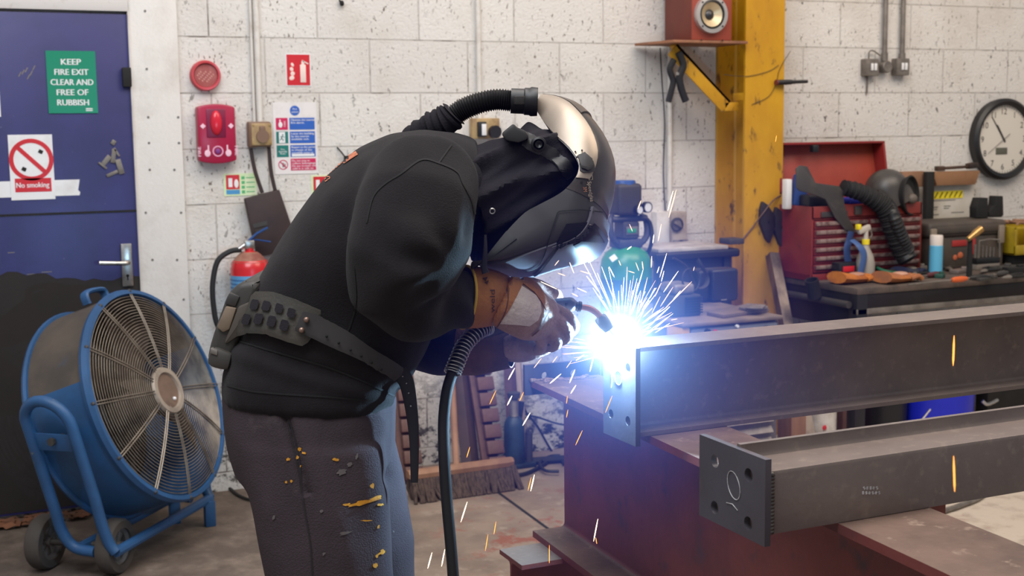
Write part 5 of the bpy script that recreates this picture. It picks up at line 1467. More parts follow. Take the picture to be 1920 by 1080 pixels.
def isec(h, w, tf, tw, r):
    """I section outline (u, z), u from 0 to w, z from 0 to h, with root fillets"""
    m = w / 2; pts = []
    def fil(cx_, cz_, a0): return [(cx_ + r * cos(a0 + s * pi / 8), cz_ + r * sin(a0 + s * pi / 8)) for s in range(5)]
    pts += [(0, 0), (w, 0), (w, tf)]
    pts += [(m + tw / 2 + r + r * cos(a), tf + r + r * sin(a)) for a in (-pi / 2 - i * pi / 8 for i in range(5))]
    pts += [(m + tw / 2 + r + r * cos(a), h - tf - r + r * sin(a)) for a in (pi - i * pi / 8 for i in range(5))]
    pts += [(w, h - tf), (w, h), (0, h), (0, h - tf)]
    pts += [(m - tw / 2 - r + r * cos(a), h - tf - r + r * sin(a)) for a in (pi / 2 - i * pi / 8 for i in range(5))]
    pts += [(m - tw / 2 - r + r * cos(a), tf + r + r * sin(a)) for a in (0 - i * pi / 8 for i in range(5))]
    pts += [(0, tf)]
    return pts


HB = .385
bench = thing('bench_beam', 'deep red oxide steel I beam serving as the welding bench', 'beam', bpt(BL / 2, BW / 2, BT - HB))
sec = isec(HB, BW, .0155, .009, .012)
web = [p for p in sec]
b = B(); b.prism([bpt(0, u, BT - HB + z) for u, z in sec], BD * BL); 
# slot 0 red oxide, slot 1 dusty bare steel on the flange faces that carry work
bo = obj('section', b, [M['oldred'], M['rust']], bench)
for f in bo.data.polygons:
    zc_ = f.center.z
    if f.normal.z > .8: f.material_index = 1
sp = mat('spatter_ridge', (186, 172, 166), rough=.6)
b = B()      # rough slag ridge along the far end of the flange
for i in range(26):
    s, w = random.uniform(.0, .035), random.uniform(.0, BW * .9); b.ell(bpt(s, w, BT + .001), (random.uniform(.004, .012), random.uniform(.004, .01), random.uniform(.002, .006)), None, 8, 6)
q = obj('weld_spatter', b, M['rust'], bench); q['kind'] = 'stuff'
# end bar with holes across the far end
b = B()
q0 = bpt(-.002, -.012, 0); hz0, hz1 = BT - .04, BT + .037
hl = []
def endpt(w, z, k=0.): return bpt(-.004 - k, w, z)
W_ = BW + .02
t2 = bmesh.new()
def plate_with_holes(corners, holes, vec, b):
    """corners: 4 points (o, u, v) rectangle; holes: (u, v, r) in metres"""
    o_, u_, v_ = corners
    U_, V_ = u_.normalized(), v_.normalized(); lu, lv = u_.length, v_.length
    t = bmesh.new()
    outer = [t.verts.new((0, 0, 0)), t.verts.new((lu, 0, 0)), t.verts.new((lu, lv, 0)), t.verts.new((0, lv, 0))]
    ed = [t.edges.new((outer[i], outer[(i + 1) % 4])) for i in range(4)]
    for (hu, hv, hr) in holes:
        vs = [t.verts.new((hu + hr * cos(2 * pi * k / 16), hv + hr * sin(2 * pi * k / 16), 0)) for k in range(16)]
        ed += [t.edges.new((vs[i], vs[(i + 1) % 16])) for i in range(16)]
    bmesh.ops.triangle_fill(t, use_beauty=True, use_dissolve=False, edges=ed)
    bad = [f for f in t.faces if any((f.calc_center_median() - V((hu, hv, 0))).length < hr * .95 for hu, hv, hr in holes)]
    bmesh.ops.delete(t, geom=bad, context='FACES_ONLY')
    r = bmesh.ops.extrude_face_region(t, geom=t.faces[:])
    nrm = V(vec)
    mm = Matrix((U_, V_, nrm.normalized())).transposed()
    for v in [e for e in r['geom'] if isinstance(e, bmesh.types.BMVert)]: v.co.z += nrm.length
    for v in t.verts: v.co = o_ + mm @ v.co
    b.merge(t)


t2.free()
plate_with_holes((endpt(-.014, BT - .036), BN * (BW + .02), Z * .073), [(.052, .044, .009), (.128, .044, .009)], -BD * .012, b)
tag(obj('end_bar', b, mat('dark_flat_bar', (70, 60, 66), (56, 50, 56), 7, rough=.5, metal=.4)), 'dark flat bar with two holes across the far end of the bench beam', 'bar')
# cross beam under the bench
cz = BT - HB
q = [1.165, 2.545]
sx = isec(.3, .125, .011, .007, .01)
cb = B(); cb.prism([(q[0], 2.545 + u, cz - .3 + z) for u, z in sx], (1.3, 0, 0))
cbo = thing('cross_beam', 'dark I beam lying crosswise under the bench beam', 'beam', (1.8, 2.6, 0))
so = obj('section', cb, [M['oldred'], M['steel']], cbo)
for f in so.data.polygons:
    if f.normal.z > .8: f.material_index = 1
b = B(); b.bb(1.25, 1.45, 2.53, 2.68, 0, cz - .301, .004); obj('packing_block', b, M['brownsteel'], cbo)
b = B(); b.bb(2.2, 2.4, 2.53, 2.68, 0, cz - .301, .004); obj('packing_block', b, M['brownsteel'], cbo)
cb = B(); cb.prism([(1.15, .98 + u, cz - .3 + z) for u, z in sx], (.5, 0, 0)); obj('near_section', cb, M['oldred'], cbo)
b = B(); b.bb(1.2, 1.4, .98, 1.1, 0, cz - .301, .004); obj('packing_block', b, M['brownsteel'], cbo)

# beam being welded
bx0, by0, bh, bw = 1.216, 2.112, .176, .102
ub = thing('upper_beam', 'steel I beam being welded, lying across the bench', 'beam', (2.4, by0 + bw / 2, BT))
b = B(); b.prism([(bx0, by0 + u, BT + .001 + z) for u, z in isec(bh, bw, .0085, .0055, .0085)], (2.9, 0, 0)); obj('section', b, M['steel'], ub)
b = B(); plate_with_holes((V((bx0 - .0105, by0 - .012, BT - .014)), Y * .13, Z * .192), [(.03, .045, .0095), (.098, .045, .0095), (.03, .15, .0095), (.098, .15, .0095)], X * .0105, b)
pl_ = obj('end_plate', b, M['plate'], ub)
b = B()
for i in range(14): b.ell((bx0 + .004, by0 + bw / 2 - .006, BT + .02 + i * .011), (.006, .006, .007), None, 8, 6)
obj('weld_bead', b, M['darkgrey'], ub)
b = B(); b.tube([(bx0 - .0115, by0 + .085, BT + .12), (bx0 - .0115, by0 + .08, BT + .1), (bx0 - .0115, by0 + .083, BT + .085)], .0006, 5); b.ring((bx0 - .0112, by0 + .055, BT + .11), X, .014, .0006, 20, 5); obj('chalk_mark', b, M['chalk'], pl_)

# finished beam in front
lx0, ly0 = 1.09, 1.507
lb = thing('lower_beam', 'finished steel beam with four hole end plate, nearest on the bench', 'beam', (2.2, ly0 + .08, BT))
prof = [(0, 0), (.006, 0), (.006, .0875), (.075, .0875), (.082, .09), (.086, .098), (.086, .118), (.095, .118), (.095, .0), (.101, 0), (.17, .0), (.17, .006), (.103, .006), (.103, .12)]
lz = BT + .001
pp = [(0, 0), (0, .09), (.002, .0945), (.006, .096), (.064, .096), (.07, .098), (.074, .104), (.0745, .119), (.084, .119), (.084, .012), (.168, .012), (.168, 0)]
b = B(); b.prism([(lx0, ly0 + u, lz + z) for u, z in pp], (2.9, 0, 0)); so = obj('section', b, M['steel'], lb)
b = B(); plate_with_holes((V((lx0 - .0105, ly0 - .004, BT - .015)), Y * .176, Z * .131), [(.042, .024, .0105), (.132, .024, .0105), (.042, .098, .0105), (.132, .098, .0105)], X * .0105, b); lp = obj('end_plate', b, M['plate'], lb)
b = B()
for i in range(17): b.ell((lx0 + .003, ly0 - .001, lz + .004 + i * .0054), (.0055, .004, .0042), None, 8, 6)
obj('weld_bead', b, mat('fresh_weld', (110, 104, 98), (78, 74, 72), 40, rough=.4, metal=.7), lb)
xs = lx0 - .0115
b = B(); b.tube([(xs, ly0 + .075 + .017 * cos(a), BT + .058 + .02 * sin(a) + .006 * cos(a)) for a in [i * 2 * pi / 18 for i in range(18)]], .0007, 5, closed=True)
b.tube([(xs, ly0 + .094, BT + .026), (xs, ly0 + .078, BT + .028), (xs, ly0 + .064, BT + .022)], .0008, 5); obj('chalk_mark', b, M['chalk'], lp)
b = B()
for (a, c_, k) in ((0, 0, 5), (1, 1, 6)):
    for i in range(k): q = onY(1620 + i * 6 - c_ * 2, 915 + a * 9, ly0); b.box((q.x, ly0 - .0005, q.z), (.0032, .001, .0045), Matrix.Rotation(random.uniform(-.6, .6), 3, 'Y'))
obj('stamped_code', b, M['chalk'], so)
# far trestle carrying the right ends, outside the picture
tr_ = thing('steel_trestle', 'steel trestle beam carrying the right hand ends of both beams', 'trestle', (3.72, 1.8, 0))
b = B(); b.prism([(3.63 + u, 1.3, BT - HB + z) for u, z in isec(HB, BW, .0155, .009, .012)], (0, 1.1, 0)); obj('section', b, M['oldred'], tr_)
for y in (1.4, 2.2):
    b = B(); b.bb(3.65, 3.79, y, y + .1, 0, BT - HB - .001, .004); obj('packing_block', b, M['brownsteel'], tr_)

# ================================================================== THE WELDER
D0 = 2.40
GL = lambda p: p


def sec(bx, by, fx, fy, hw, dD=0., ex=2.4, n=36, tilt=0.):
    """cross section between a back and a front point of the side outline; hw = half width across the body"""
    a, c = at(bx, by, D0 + dD), at(fx, fy, D0 + dD)
    m = (a + c) / 2; u = (c - a) / 2
    w = FH * hw
    out = []
    for i in range(n):
        t = 2 * pi * i / n
        cu, cv = cos(t), sin(t)
        out.append(m + u * (abs(cu) ** (2 / ex) * (1 if cu > 0 else -1)) + w * (abs(cv) ** (2 / ex) * (1 if cv > 0 else -1)))
    return out


def wrinkle(b, fn):
    b.bm.normal_update()
    mv = [(v, v.normal * fn(v.co, v.normal)) for v in b.bm.verts]
    for v, d in mv: v.co += d


def pxof(p):
    d = p - CAM; z = d.dot(fw)
    return 960 + FPX * d.dot(RT) / z, 540 - FPX * d.dot(UP) / z, z


cloth = mat('black_sweatshirt', (38, 35, 37), (33, 30, 32), 9, (.4, .7), .95, bump=.25, bscale=420, spec=.15, sheen=.06)
hoodm = mat('black_jersey_hood', (45, 42, 46), (38, 36, 40), 8, (.4, .7), .95, bump=.2, bscale=320, spec=.12)
trous = mat('charcoal_jogging_cloth', (72, 62, 66), (62, 53, 57), 6, (.35, .7), .95, bump=.3, bscale=360, spec=.12, c3=(88, 78, 80), s3=12, thr3=(.64, .8))
skin = mat('skin', (190, 140, 116), None, rough=.6)
leatherO = mat('tan_orange_leather', (164, 104, 54), (138, 84, 46), 12, (.35, .68), .75, bump=.3, bscale=140, c3=(104, 66, 46), s3=9, thr3=(.6, .78))
leatherG = mat('grey_hide', (204, 188, 176), (182, 160, 148), 14, (.4, .7), .8, bump=.3, bscale=160, c3=(136, 108, 98), s3=18, thr3=(.62, .78))
leatherB = mat('dirty_brown_leather', (156, 124, 108), (128, 98, 86), 14, (.35, .65), .75, bump=.35, bscale=140, c3=(88, 68, 64), s3=20, thr3=(.58, .75))
welder = thing('person', 'welder in black hooded sweatshirt and air fed mask bending over the arc', 'person', at(600, 1700, D0 + .02) * 1)
welder.location.z = 0

# body (under the clothes), one continuous surface
b = B()
def P3(x, y, d): return at(x, y, D0 + d)
def limb(b, pts, rs, n=12): b.tube([P3(*p) for p in pts], rs, n)
limb(b, [(590, 800, 0), (585, 720, 0), (620, 600, 0), (690, 480, 0), (765, 390, 0), (840, 345, 0), (920, 330, 0), (975, 335, 0)], [.09, .10, .095, .10, .09, .06, .045, .05])
b.ell(P3(1000, 352, 0), (.075, .075, .095), Matrix.Rotation(.9, 3, 'Y'))
b.ell(P3(1048, 402, 0), (.014, .012, .02)); b.ell(P3(1020, 415, 0), (.03, .03, .035))
for s in (-1, 1):
    limb(b, [(790, 365, s * .06), (806, 362, s * .13), (765, 430, s * .2), (730, 545, s * .2 if s < 0 else .19), (820, 575, -.14 if s < 0 else .14), (935, 575, -.03 if s < 0 else .1)], [.04, .042, .04, .034, .03, .024])
    limb(b, [(590, 790, s * .07), (600, 900, s * .1), (620, 1150, s * .11), (610, 1400, s * .12), (590, 1690, s * .12)], [.07, .07, .05, .045, .035])
    ank = P3(595, 1700, s * .12); b.tube([V((ank.x, ank.y, .09)), V((ank.x, ank.y, .045)) + r0 * .06, V((ank.x, ank.y, .03)) + r0 * .17], [.045, .04, .03], 12)
b = fuse(b, .012, 6)
obj('body', b, skin, welder)

# sweatshirt: torso and both sleeves as one surface
b = B()
rings = [sec(426, 735, 742, 752, .172, 0), sec(430, 690, 752, 722, .176, 0), sec(440, 640, 775, 700, .172, 0), sec(462, 590, 790, 668, .168, 0), sec(490, 535, 800, 632, .17, 0), sec(522, 470, 815, 590, .178, 0),
         sec(562, 400, 838, 545, .19, 0), sec(612, 334, 862, 490, .2, 0), sec(672, 284, 880, 440, .2, 0), sec(735, 257, 893, 408, .19, 0), sec(795, 246, 905, 392, .17, 0), sec(850, 250, 912, 385, .13, 0), sec(890, 262, 918, 372, .095, 0)]
b.loft(rings)
# near sleeve
ns = [((792, 338, -.10), .075), ((795, 348, -.15), .096), ((784, 392, -.195), .1), ((773, 450, -.215), .101), ((752, 505, -.22), .095), ((728, 548, -.215), .066), ((765, 566, -.18), .061), ((812, 566, -.135), .056), ((850, 560, -.1), .05), ((880, 558, -.082), .046)]
b.tube([P3(*p) for p, r in ns], [r for p, r in ns], 24)
fs = [((820, 345, .1), .08), ((815, 365, .18), .09), ((790, 450, .22), .085), ((775, 560, .22), .078), ((778, 640, .18), .058), ((830, 655, .13), .052), ((880, 655, .09), .05)]
b.tube([P3(*p) for p, r in fs], [r for p, r in fs], 20)
b = fuse(b, .0065, 10, .5)
E0 = P3(862, 500, -.17); SH = P3(700, 330, -.15)


def folds(p, n):
    x, y, z = pxof(p)
    d = .004 + noise.noise(p * 7) * .006 + noise.noise(p * 17) * .0022
    # creases fanning out from the inner elbow
    dx, dy = x - 862, y - 505; rr = sqrt(dx * dx + dy * dy); ph = atan2(dy, -dx)
    if z < 2.36: d += .006 * sin(ph * 8 + noise.noise(p * 6) * 2.0) * exp(-((rr - 80) / 60) ** 2) * min(1, max(0, (rr - 22) / 45)) ** 2
    # long soft folds on the upper sleeve and the back
    if z < 2.33 and x > 660: d += .004 * sin((x * .72 + y * .25) / 15 + 3 * noise.noise(p * 4)) * exp(-((y - 400) / 120) ** 2) * .7
    d += .0045 * sin((x * .5 - y * .9) / 24 + 4 * noise.noise(p * 3.2)) * exp(-((y - 590) / 90) ** 2)
    # waistband step and bunching at the hem
    d += .006 * sin((x * .35 - y) / 12. + 2 * noise.noise(p * 5)) * exp(-((y - (655 + (x - 440) * .28)) / 30) ** 2) * (1 if y < 760 else 0)
    return d


wrinkle(b, folds)
bmesh.ops.smooth_vert(b.bm, verts=b.bm.verts, factor=.4, use_axis_x=True, use_axis_y=True, use_axis_z=True)
hv = b.bvh()
hood_ie = obj('sweatshirt', b, cloth, welder)
seamm = mat('seam_black', (26, 24, 26), None, rough=.9)
def seams(lst, w, bvh, par, m=None, nm='seam', off=.0015, thick=0.):
    for s in lst:
        b = B(); drape(b, strip(ipl(s), w), bvh, off, 6, thick=thick)
        if len(b.bm.faces): obj(nm, b, m or seamm, par)
        else: b.bm.free()


seams([[(688, 418), (700, 370), (722, 345), (752, 326), (790, 300), (822, 306), (856, 322), (868, 345), (884, 375), (890, 402)], [(822, 306), (836, 286), (846, 272)], [(640, 650), (660, 600), (668, 560), (664, 500)]], 3.2, hv, hood_ie)
seams([[(449, 640), (500, 655), (560, 672), (620, 690), (680, 715), (738, 742)], [(426, 722), (470, 733), (520, 738), (580, 742), (640, 746), (700, 752)]], 3.5, hv, hood_ie)
cord = mat('drawcord', (30, 28, 40), None, rough=.8)
# printed letters on the back
om = mat('orange_print', (206, 122, 84), (150, 84, 60), 60, (.4, .6), .8)
b = B(); drape(b, [[(640, 300), (668, 285), (672, 291), (646, 308)]], hv, .002, 5); drape(b, [[(606, 330), (640, 303), (643, 306), (611, 334)]], hv, .002, 5)
obj('back_print', b, om, hood_ie)
b = B(); vs, fs_, w_ = text2d('ES')
xd = V((26, -19)) / 32; yd = V((-19, -26)) / 32
def drape_text(b, s, ox, oy, xd, yd, h, bvh, off=.0018, kx=1.):
    vs, fs_, w_ = text2d(s)
    q = []
    for x, y in vs:
        p = cast(bvh, ox + xd[0] * x * h * kx + yd[0] * y * h, oy + xd[1] * x * h * kx + yd[1] * y * h, off, D0)
        q.append(b.bm.verts.new(p) if p is not None else None)
    for f in fs_:
        if all(q[i] is not None for i in f): b.face([q[i] for i in f])


drape_text(b, 'ES', 611, 342, (.8, -.58), (-.58, -.8), 15, hv)
if len(b.bm.faces): obj('back_lettering', b, om, hood_ie)

# trousers
b = B()
b.loft([sec(425, 712, 742, 742, .162, 0), sec(424, 740, 746, 760, .172, 0), sec(426, 780, 744, 800, .18, 0), sec(434, 830, 742, 842, .182, 0), sec(446, 880, 728, 880, .17, 0)])
b.loft([sec(438, 820, 722, 826, .1, -.085), sec(456, 880, 726, 880, .103, -.09), sec(474, 940, 728, 945, .102, -.095), sec(490, 1010, 731, 1015, .1, -.1), sec(503, 1085, 735, 1085, .096, -.105), sec(520, 1180, 740, 1180, .09, -.11), sec(530, 1300, 728, 1300, .085, -.115), sec(520, 1450, 700, 1450, .075, -.12), sec(520, 1600, 680, 1600, .065, -.12), sec(530, 1740, 670, 1740, .058, -.12)])
b.loft([sec(520, 800, 742, 815, .1, .09), sec(540, 870, 752, 870, .1, .1), sec(560, 940, 766, 940, .1, .11), sec(575, 1010, 777, 1010, .098, .115), sec(585, 1085, 776, 1085, .095, .12), sec(590, 1180, 778, 1180, .09, .12), sec(590, 1300, 760, 1300, .085, .125), sec(580, 1450, 730, 1450, .075, .13), sec(570, 1560, 700, 1560, .065, .13), sec(575, 1650, 690, 1650, .058, .13)])
b = fuse(b, .007, 8, .5)


def tfold(p, n):
    x, y, z = pxof(p)
    d = noise.noise(p * 6) * .005 + noise.noise(p * 15) * .002
    d += .005 * sin((x - y * .22) / 19 + 3 * noise.noise(p * 3)) * exp(-((y - 900) / 140) ** 2) * (.5 if x < 600 else 1)
    d -= .011 * exp(-((x - (532 + (y - 770) * .28)) / 9) ** 2) * (1 if 770 < y < 930 and z < 2.4 else 0)
    d += .007 * exp(-((x - 716) ** 2 / 300 + (y - 795) ** 2 / 900)) - .007 * exp(-((x - 728) ** 2 / 150 + (y - 895) ** 2 / 260))
    return d


wrinkle(b, tfold)
tv = b.bvh()
tro = obj('trousers', b, trous, welder)
seams([[(530, 744), (538, 780), (548, 830), (562, 890), (566, 922), (572, 960), (582, 1020), (586, 1085)], [(537, 772), (552, 820), (562, 870), (566, 922)]], 3, tv, tro, mat('trouser_seam', (38, 33, 36), None, rough=.9))
ym = mat('yellow_paint_stain', (212, 146, 30), (166, 106, 30), 60, (.4, .6), .7)
gm = mat('grey_paint_stain', (104, 96, 94), (84, 76, 76), 40, (.4, .6), .8)


def splat(b, x, y, w, h, ang, bvh, n=14, rag=.45, off=.0016):
    pts = []
    for i in range(n):
        a = 2 * pi * i / n; k = 1 + random.uniform(-rag, rag * .4)
        u, v_ = cos(a) * w / 2 * k, sin(a) * h / 2 * k
        pts.append((x + u * cos(ang) - v_ * sin(ang), y + u * sin(ang) + v_ * cos(ang)))
    drape(b, pts, bvh, off, 7)


for (x, y, w, h, a) in ((562, 843, 7, 10, 0), (570, 850, 9, 5, .4), (558, 858, 6, 8, .2), (563, 874, 5, 6, 0), (541, 861, 8, 7, 0), (537, 904, 6, 5, 0), (547, 902, 5, 6, 0), (629, 862, 14, 6, .1), (697, 911, 8, 12, .2), (680, 942, 66, 9, -.25), (650, 946, 18, 5, -.2), (705, 934, 26, 8, -.28), (712, 946, 16, 6, 0), (716, 1035, 14, 9, -.6), (706, 1042, 12, 6, -.8), (703, 1060, 9, 10, .3), (708, 988, 5, 9, .4), (686, 976, 22, 3, 0)):
    b = B(); splat(b, x, y, w, h, a, tv)
    if len(b.bm.faces): obj('yellow_paint_stain', b, ym, tro)
    else: b.bm.free()
for (x, y, w, h, a) in ((640, 885, 20, 12, -.4), (655, 871, 10, 10, 0), (648, 999, 26, 7, -.25), (603, 958, 8, 6, -.6), (608, 1038, 8, 5, -.7), (514, 970, 7, 9, .4), (737, 996, 4, 4, 0), (668, 857, 5, 14, .2)):
    b = B(); splat(b, x, y, w, h, a, tv)
    if len(b.bm.faces): obj('grey_paint_stain', b, gm, tro)
    else: b.bm.free()
bootm = mat('black_boot_leather', (34, 30, 29), (52, 44, 40), 12, (.5, .7), .6)
for s in (-1, 1):
    k = P3(600 if s < 0 else 632, 1700, s * .125); k.z = 0
    b = B(); b.loft([[k + r0 * (cx_ + lx_ * cos(2 * pi * i / 20)) + FH * (wy * sin(2 * pi * i / 20)) + Z * z for i in range(20)] for z, cx_, lx_, wy in ((.002, .04, .145, .05), (.03, .04, .145, .052), (.06, .03, .13, .05), (.085, .0, .085, .046), (.12, -.03, .058, .046), (.2, -.03, .056, .05))])
    bo_ = obj('boot', b, bootm, welder)
    b = B(); b.loft([[k + r0 * (.04 + .15 * cos(2 * pi * i / 20)) + FH * (.054 * sin(2 * pi * i / 20)) + Z * z for i in range(20)] for z in (0, .022)]); obj('sole', b, M['black'], bo_)

# hood and head cover
b = B()
b.loft([sec(868, 250, 900, 430, .125, 0, 2.2), sec(890, 262, 915, 470, .118, 0, 2.2), sec(925, 252, 945, 470, .112, 0, 2.2), sec(960, 240, 985, 440, .105, 0, 2.2), sec(990, 222, 1035, 405, .1, 0, 2.2), sec(1018, 225, 1080, 360, .09, 0, 2.2), sec(1055, 245, 1110, 325, .07, 0, 2.2)])
b.ell(P3(905, 420, 0), (.035, .1, .085))
b = fuse(b, .0065, 8, .5)


def hfold(p, n):
    x, y, z = pxof(p); d = noise.noise(p * 9) * .004 - .007 * abs(sin((y - 300 + (x - 900) * .55) / 11 + 2 * noise.noise(p * 6)))
    t = (y - 300) + (x - 900) * .28
    d += .013 * (1 - 1.9 * sqrt(.04 + sin(t / 24 + 1.2 * noise.noise(p * 4)) ** 2)) * exp(-((t - 20) / 105) ** 2) * (1 if 870 < x < 1060 else 0)
    return d


wrinkle(b, hfold)
for _ in range(2): bmesh.ops.smooth_vert(b.bm, verts=b.bm.verts, factor=.5, use_axis_x=True, use_axis_y=True, use_axis_z=True)
ov = b.bvh()
hood = obj('hood', b, hoodm, welder)
seams([[(870, 262), (884, 300), (893, 345), (900, 400), (898, 450), (890, 500)]], 5, ov, hood)
b = B(); b.tube(spline([P3(910, 440, -.125), P3(910, 470, -.13), P3(908, 500, -.13), P3(911, 512, -.13)]), [.0018 + .0007 * i / 4 for i in range(25)], 8, flat=(1.2, .5), side=r0); obj('drawcord', b, cord, hood)
b = B(); b.ring(P3(923, 396, -.125), -FH, .0045, .0014, 16, 6); obj('eyelet', b, M['chrome'], hood)
# head band of the mask, seen over the hood
bandm = mat('headband_plastic', (44, 42, 42), None, rough=.5)
seams([[(985, 262), (1012, 275), (1035, 290), (1056, 310), (1070, 328)]], 22, ov, welder, bandm, 'headband', .006, -.003)
b = B(); c = cast(ov, 1008, 269, .008, D0); nn = -FH
b.lathe([(.0, .008), (.006, .012), (.0085, .006), (.010, .012), (.0135, .01), (.014, 0), (0, 0)], c, nn, 24); hb = obj('ratchet_knob', b, M['black'], welder)
b = B(); pl = [(940, 250), (963, 231), (968, 238), (985, 245), (992, 254), (988, 262), (972, 268), (950, 264), (944, 258)]; b.prism([P3(x, y, -.105) for x, y in pl], FH * .2, .004); obj('headband_rear_pad', b, bandm, welder)

# ------------------------------------------------------------------ welding mask
HO = P3(1010, 360, 0); PXS = D0 / FPX
def img(dx, dy): return RT * (dx * PXS) - UP * (dy * PXS)
AF0 = img(.60, .80) / PXS; AU = img(.80, -.60) / PXS; TURN = radians(21)
AF = AF0 * cos(TURN) - FH * sin(TURN) * PXS / PXS; AW = FH * cos(TURN) + AF0 * sin(TURN)        # mask forward / crown directions (metres per unit)
mm = .001 * D0 / 2.4
def hp3(a, b_, w): return HO + (AF * a + AU * b_) * mm + AW * (w * .001)
#      front (a,b)      back (a,b)     half width  exponent
SECS = [((-138, 116), (-138, 90), 30, 1.), ((-112, 141), (-104, 86), 58, 1.), ((-74, 160), (-72, 86), 84, .95), ((-18, 163), (-38, 91), 100, .9), ((34, 150), (-6, 89), 107, .9), ((72, 124), (8, 78), 110, .9), ((98, 98), (15, 63), 111, .85), ((112, 80), (18, 49), 111, .8),
        ((126, 66), (19, 36), 111, .7), ((146, 46), (18, 20), 110, .62), ((156, 26), (15, 2), 109, .58), ((157, 6), (12, -16), 108, .56), ((148, -24), (9, -40), 106, .56), ((134, -56), (14, -75), 106, .56), ((120, -88), (22, -108), 108, .56), ((106, -118), (30, -138), 110, .58), ((90, -136), (34, -160), 106, .6), ((64, -168), (36, -176), 94, .65)]
SECS = [((f_[0] / cos(TURN) if i < 3 else f_[0] - (9 if i > 8 else (i - 2) * 1.3), f_[1]), (k_[0] + W * math.tan(TURN), k_[1]), W, ex) for i, (f_, k_, W, ex) in enumerate(SECS)]


def spt(i, t):
    """t: -1 far side back edge ... 0 crest ... 1 near side back edge"""
    (fa, fb), (ba, bb_), W, ex = SECS[i]
    s = abs(t) * pi / 2
    e = 1 - cos(s) ** (ex if cos(s) > 0 else 1)
    w = W * sin(s) ** ex
    return hp3(fa + (ba - fa) * e, fb + (bb_ - fb) * e, -w if t > 0 else w)




def mask_patch(i0, i1, t0, t1, off=0., thick=.004, sub=3):
    """a piece of the shell between section rows and side positions"""
    b = B(); rows = []
    for k in range(int(i0 * sub), int(i1 * sub) + 1):
        i = k / sub; lo = min(int(i), len(SECS) - 2); f = i - lo
        r = []
        ta, tb = (t0(i) if callable(t0) else t0), (t1(i) if callable(t1) else t1)
        for t in [ta + (tb - ta) * k_ / 20 for k_ in range(21)]:
            im = max(lo - 1, 0); ip = min(lo + 2, len(SECS) - 1)
            p0, p1, p2, p3 = spt(im, t), spt(lo, t), spt(lo + 1, t), spt(ip, t)
            r.append(.5 * ((2 * p1) + (p2 - p0) * f + (2 * p0 - 5 * p1 + 4 * p2 - p3) * f * f + (3 * p1 - p0 - 3 * p2 + p3) * f ** 3))
        rows.append(r)
    b.loft(rows, False)
    bmesh.ops.recalc_face_normals(b.bm, faces=b.bm.faces[:])
    b.bm.normal_update()
    c = sum((v.co for v in b.bm.verts), V()) / len(b.bm.verts)
    ctr = hp3(-10, 20, 0)
    if sum(f.normal.dot(f.calc_center_median() - ctr) for f in b.bm.faces) < 0:
        bmesh.ops.reverse_faces(b.bm, faces=b.bm.faces[:])
    b.bm.normal_update()
    if off:
        for v in b.bm.verts: v.co += v.normal * off
    if thick: bmesh.ops.solidify(b.bm, geom=b.bm.faces[:], thickness=thick)
    return b


shellm = mat('black_mask_shell', (48, 45, 46), (54, 50, 50), 5, (.4, .7), .5, spec=.5)
domem = mat('brown_black_dome', (48, 42, 41), (58, 50, 46), 4, (.4, .7), .3, spec=.6)
silver = mat('brushed_silver', (172, 158, 144), (158, 142, 126), 3, (.4, .7), .42, .6, spec=.5)
darkwin = mat('dark_visor_glass', (17, 14, 30), None, rough=.4, spec=.3)
mask = B(); mask.bm.free()
mb = mask_patch(7.2, 17, -1, 1); mv_ = mb.bvh()
helm = obj('welding_mask', mb, shellm, welder)
obj('top_dome', mask_patch(0, 7.4, -1, 1, .001), domem, helm)
bandt = lambda i: .13 + .14 * min(i, 2) if i < 2 else .41 + .085 * (i - 2)
obj('silver_band', mask_patch(.15, 5.9, bandt, .985, .0035), silver, helm)
obj('silver_band', mask_patch(.15, 5.5, -.985, lambda i: -bandt(i), .0035), silver, helm)
# crest edge between the band and the dome, brow step, front frame and dark filter window
obj('top_cap', mask_patch(0, 2.4, lambda i: -bandt(i) * .95, lambda i: bandt(i) * .95, .004), mat('cap_grey_brown', (84, 76, 72), None, rough=.35), helm)
b = mask_patch(8.2, 12.4, -.47, .47, .006, .006); fv = b.bvh(); fr = obj('filter_frame', b, mat('frame_black_arc_lit', (84, 80, 88), None, rough=.5, spec=.5), helm)  # satin black frame, lightened to paint in the arc light
b = mask_patch(9.0, 11.6, -.36, .36, .0085, .002); obj('filter_window', b, darkwin, fr)
b = mask_patch(12.2, 16.6, -.5, .5, .004, .004); lower = obj('chin_guard', b, mat('chin_black_arc_lit', (76, 73, 82), None, rough=.5, spec=.5), helm)  # black chin paler than the shell: arc light in the colour
allm = B()
for i0, i1, t0, t1, of in ((0, 17, -1, 1, 0.), (8.2, 12.4, -.47, .47, .006), (12.2, 16.6, -.5, .5, .004)):
    q = mask_patch(i0, i1, t0, t1, of, 0); allm.merge(q.bm)
av = allm.bvh()
b = B(); drape(b, [(1102, 416), (1062, 420), (1053, 436), (1043, 458), (1050, 462), (1062, 454), (1090, 448), (1131, 452), (1120, 436)], av, .003, 6, thick=-.003); obj('side_window', b, darkwin, helm)
for pl, nm, m_ in (([(1077, 300), (1087, 292), (1100, 292), (1110, 305), (1112, 322), (1104, 325), (1092, 325), (1083, 318)], 'side_pivot', shellm), ([(1085, 300), (1096, 294), (1106, 305), (1108, 316), (1100, 322), (1090, 318)], 'pivot_button', M['darkgrey'])):
    b = B(); drape(b, pl, av, .006 if nm[0] == 's' else .009, 5, thick=-.004); obj(nm, b, m_, helm)
b = B()
drape(b, strip(ipl([(1053, 452), (1040, 470), (1010, 508), (1000, 515)]), 4), av, .003, 5)
drape(b, strip(ipl([(1062, 396), (1048, 398), (1042, 410), (1032, 440), (1018, 480), (1004, 500), (985, 507)]), 2), av, .003, 5)
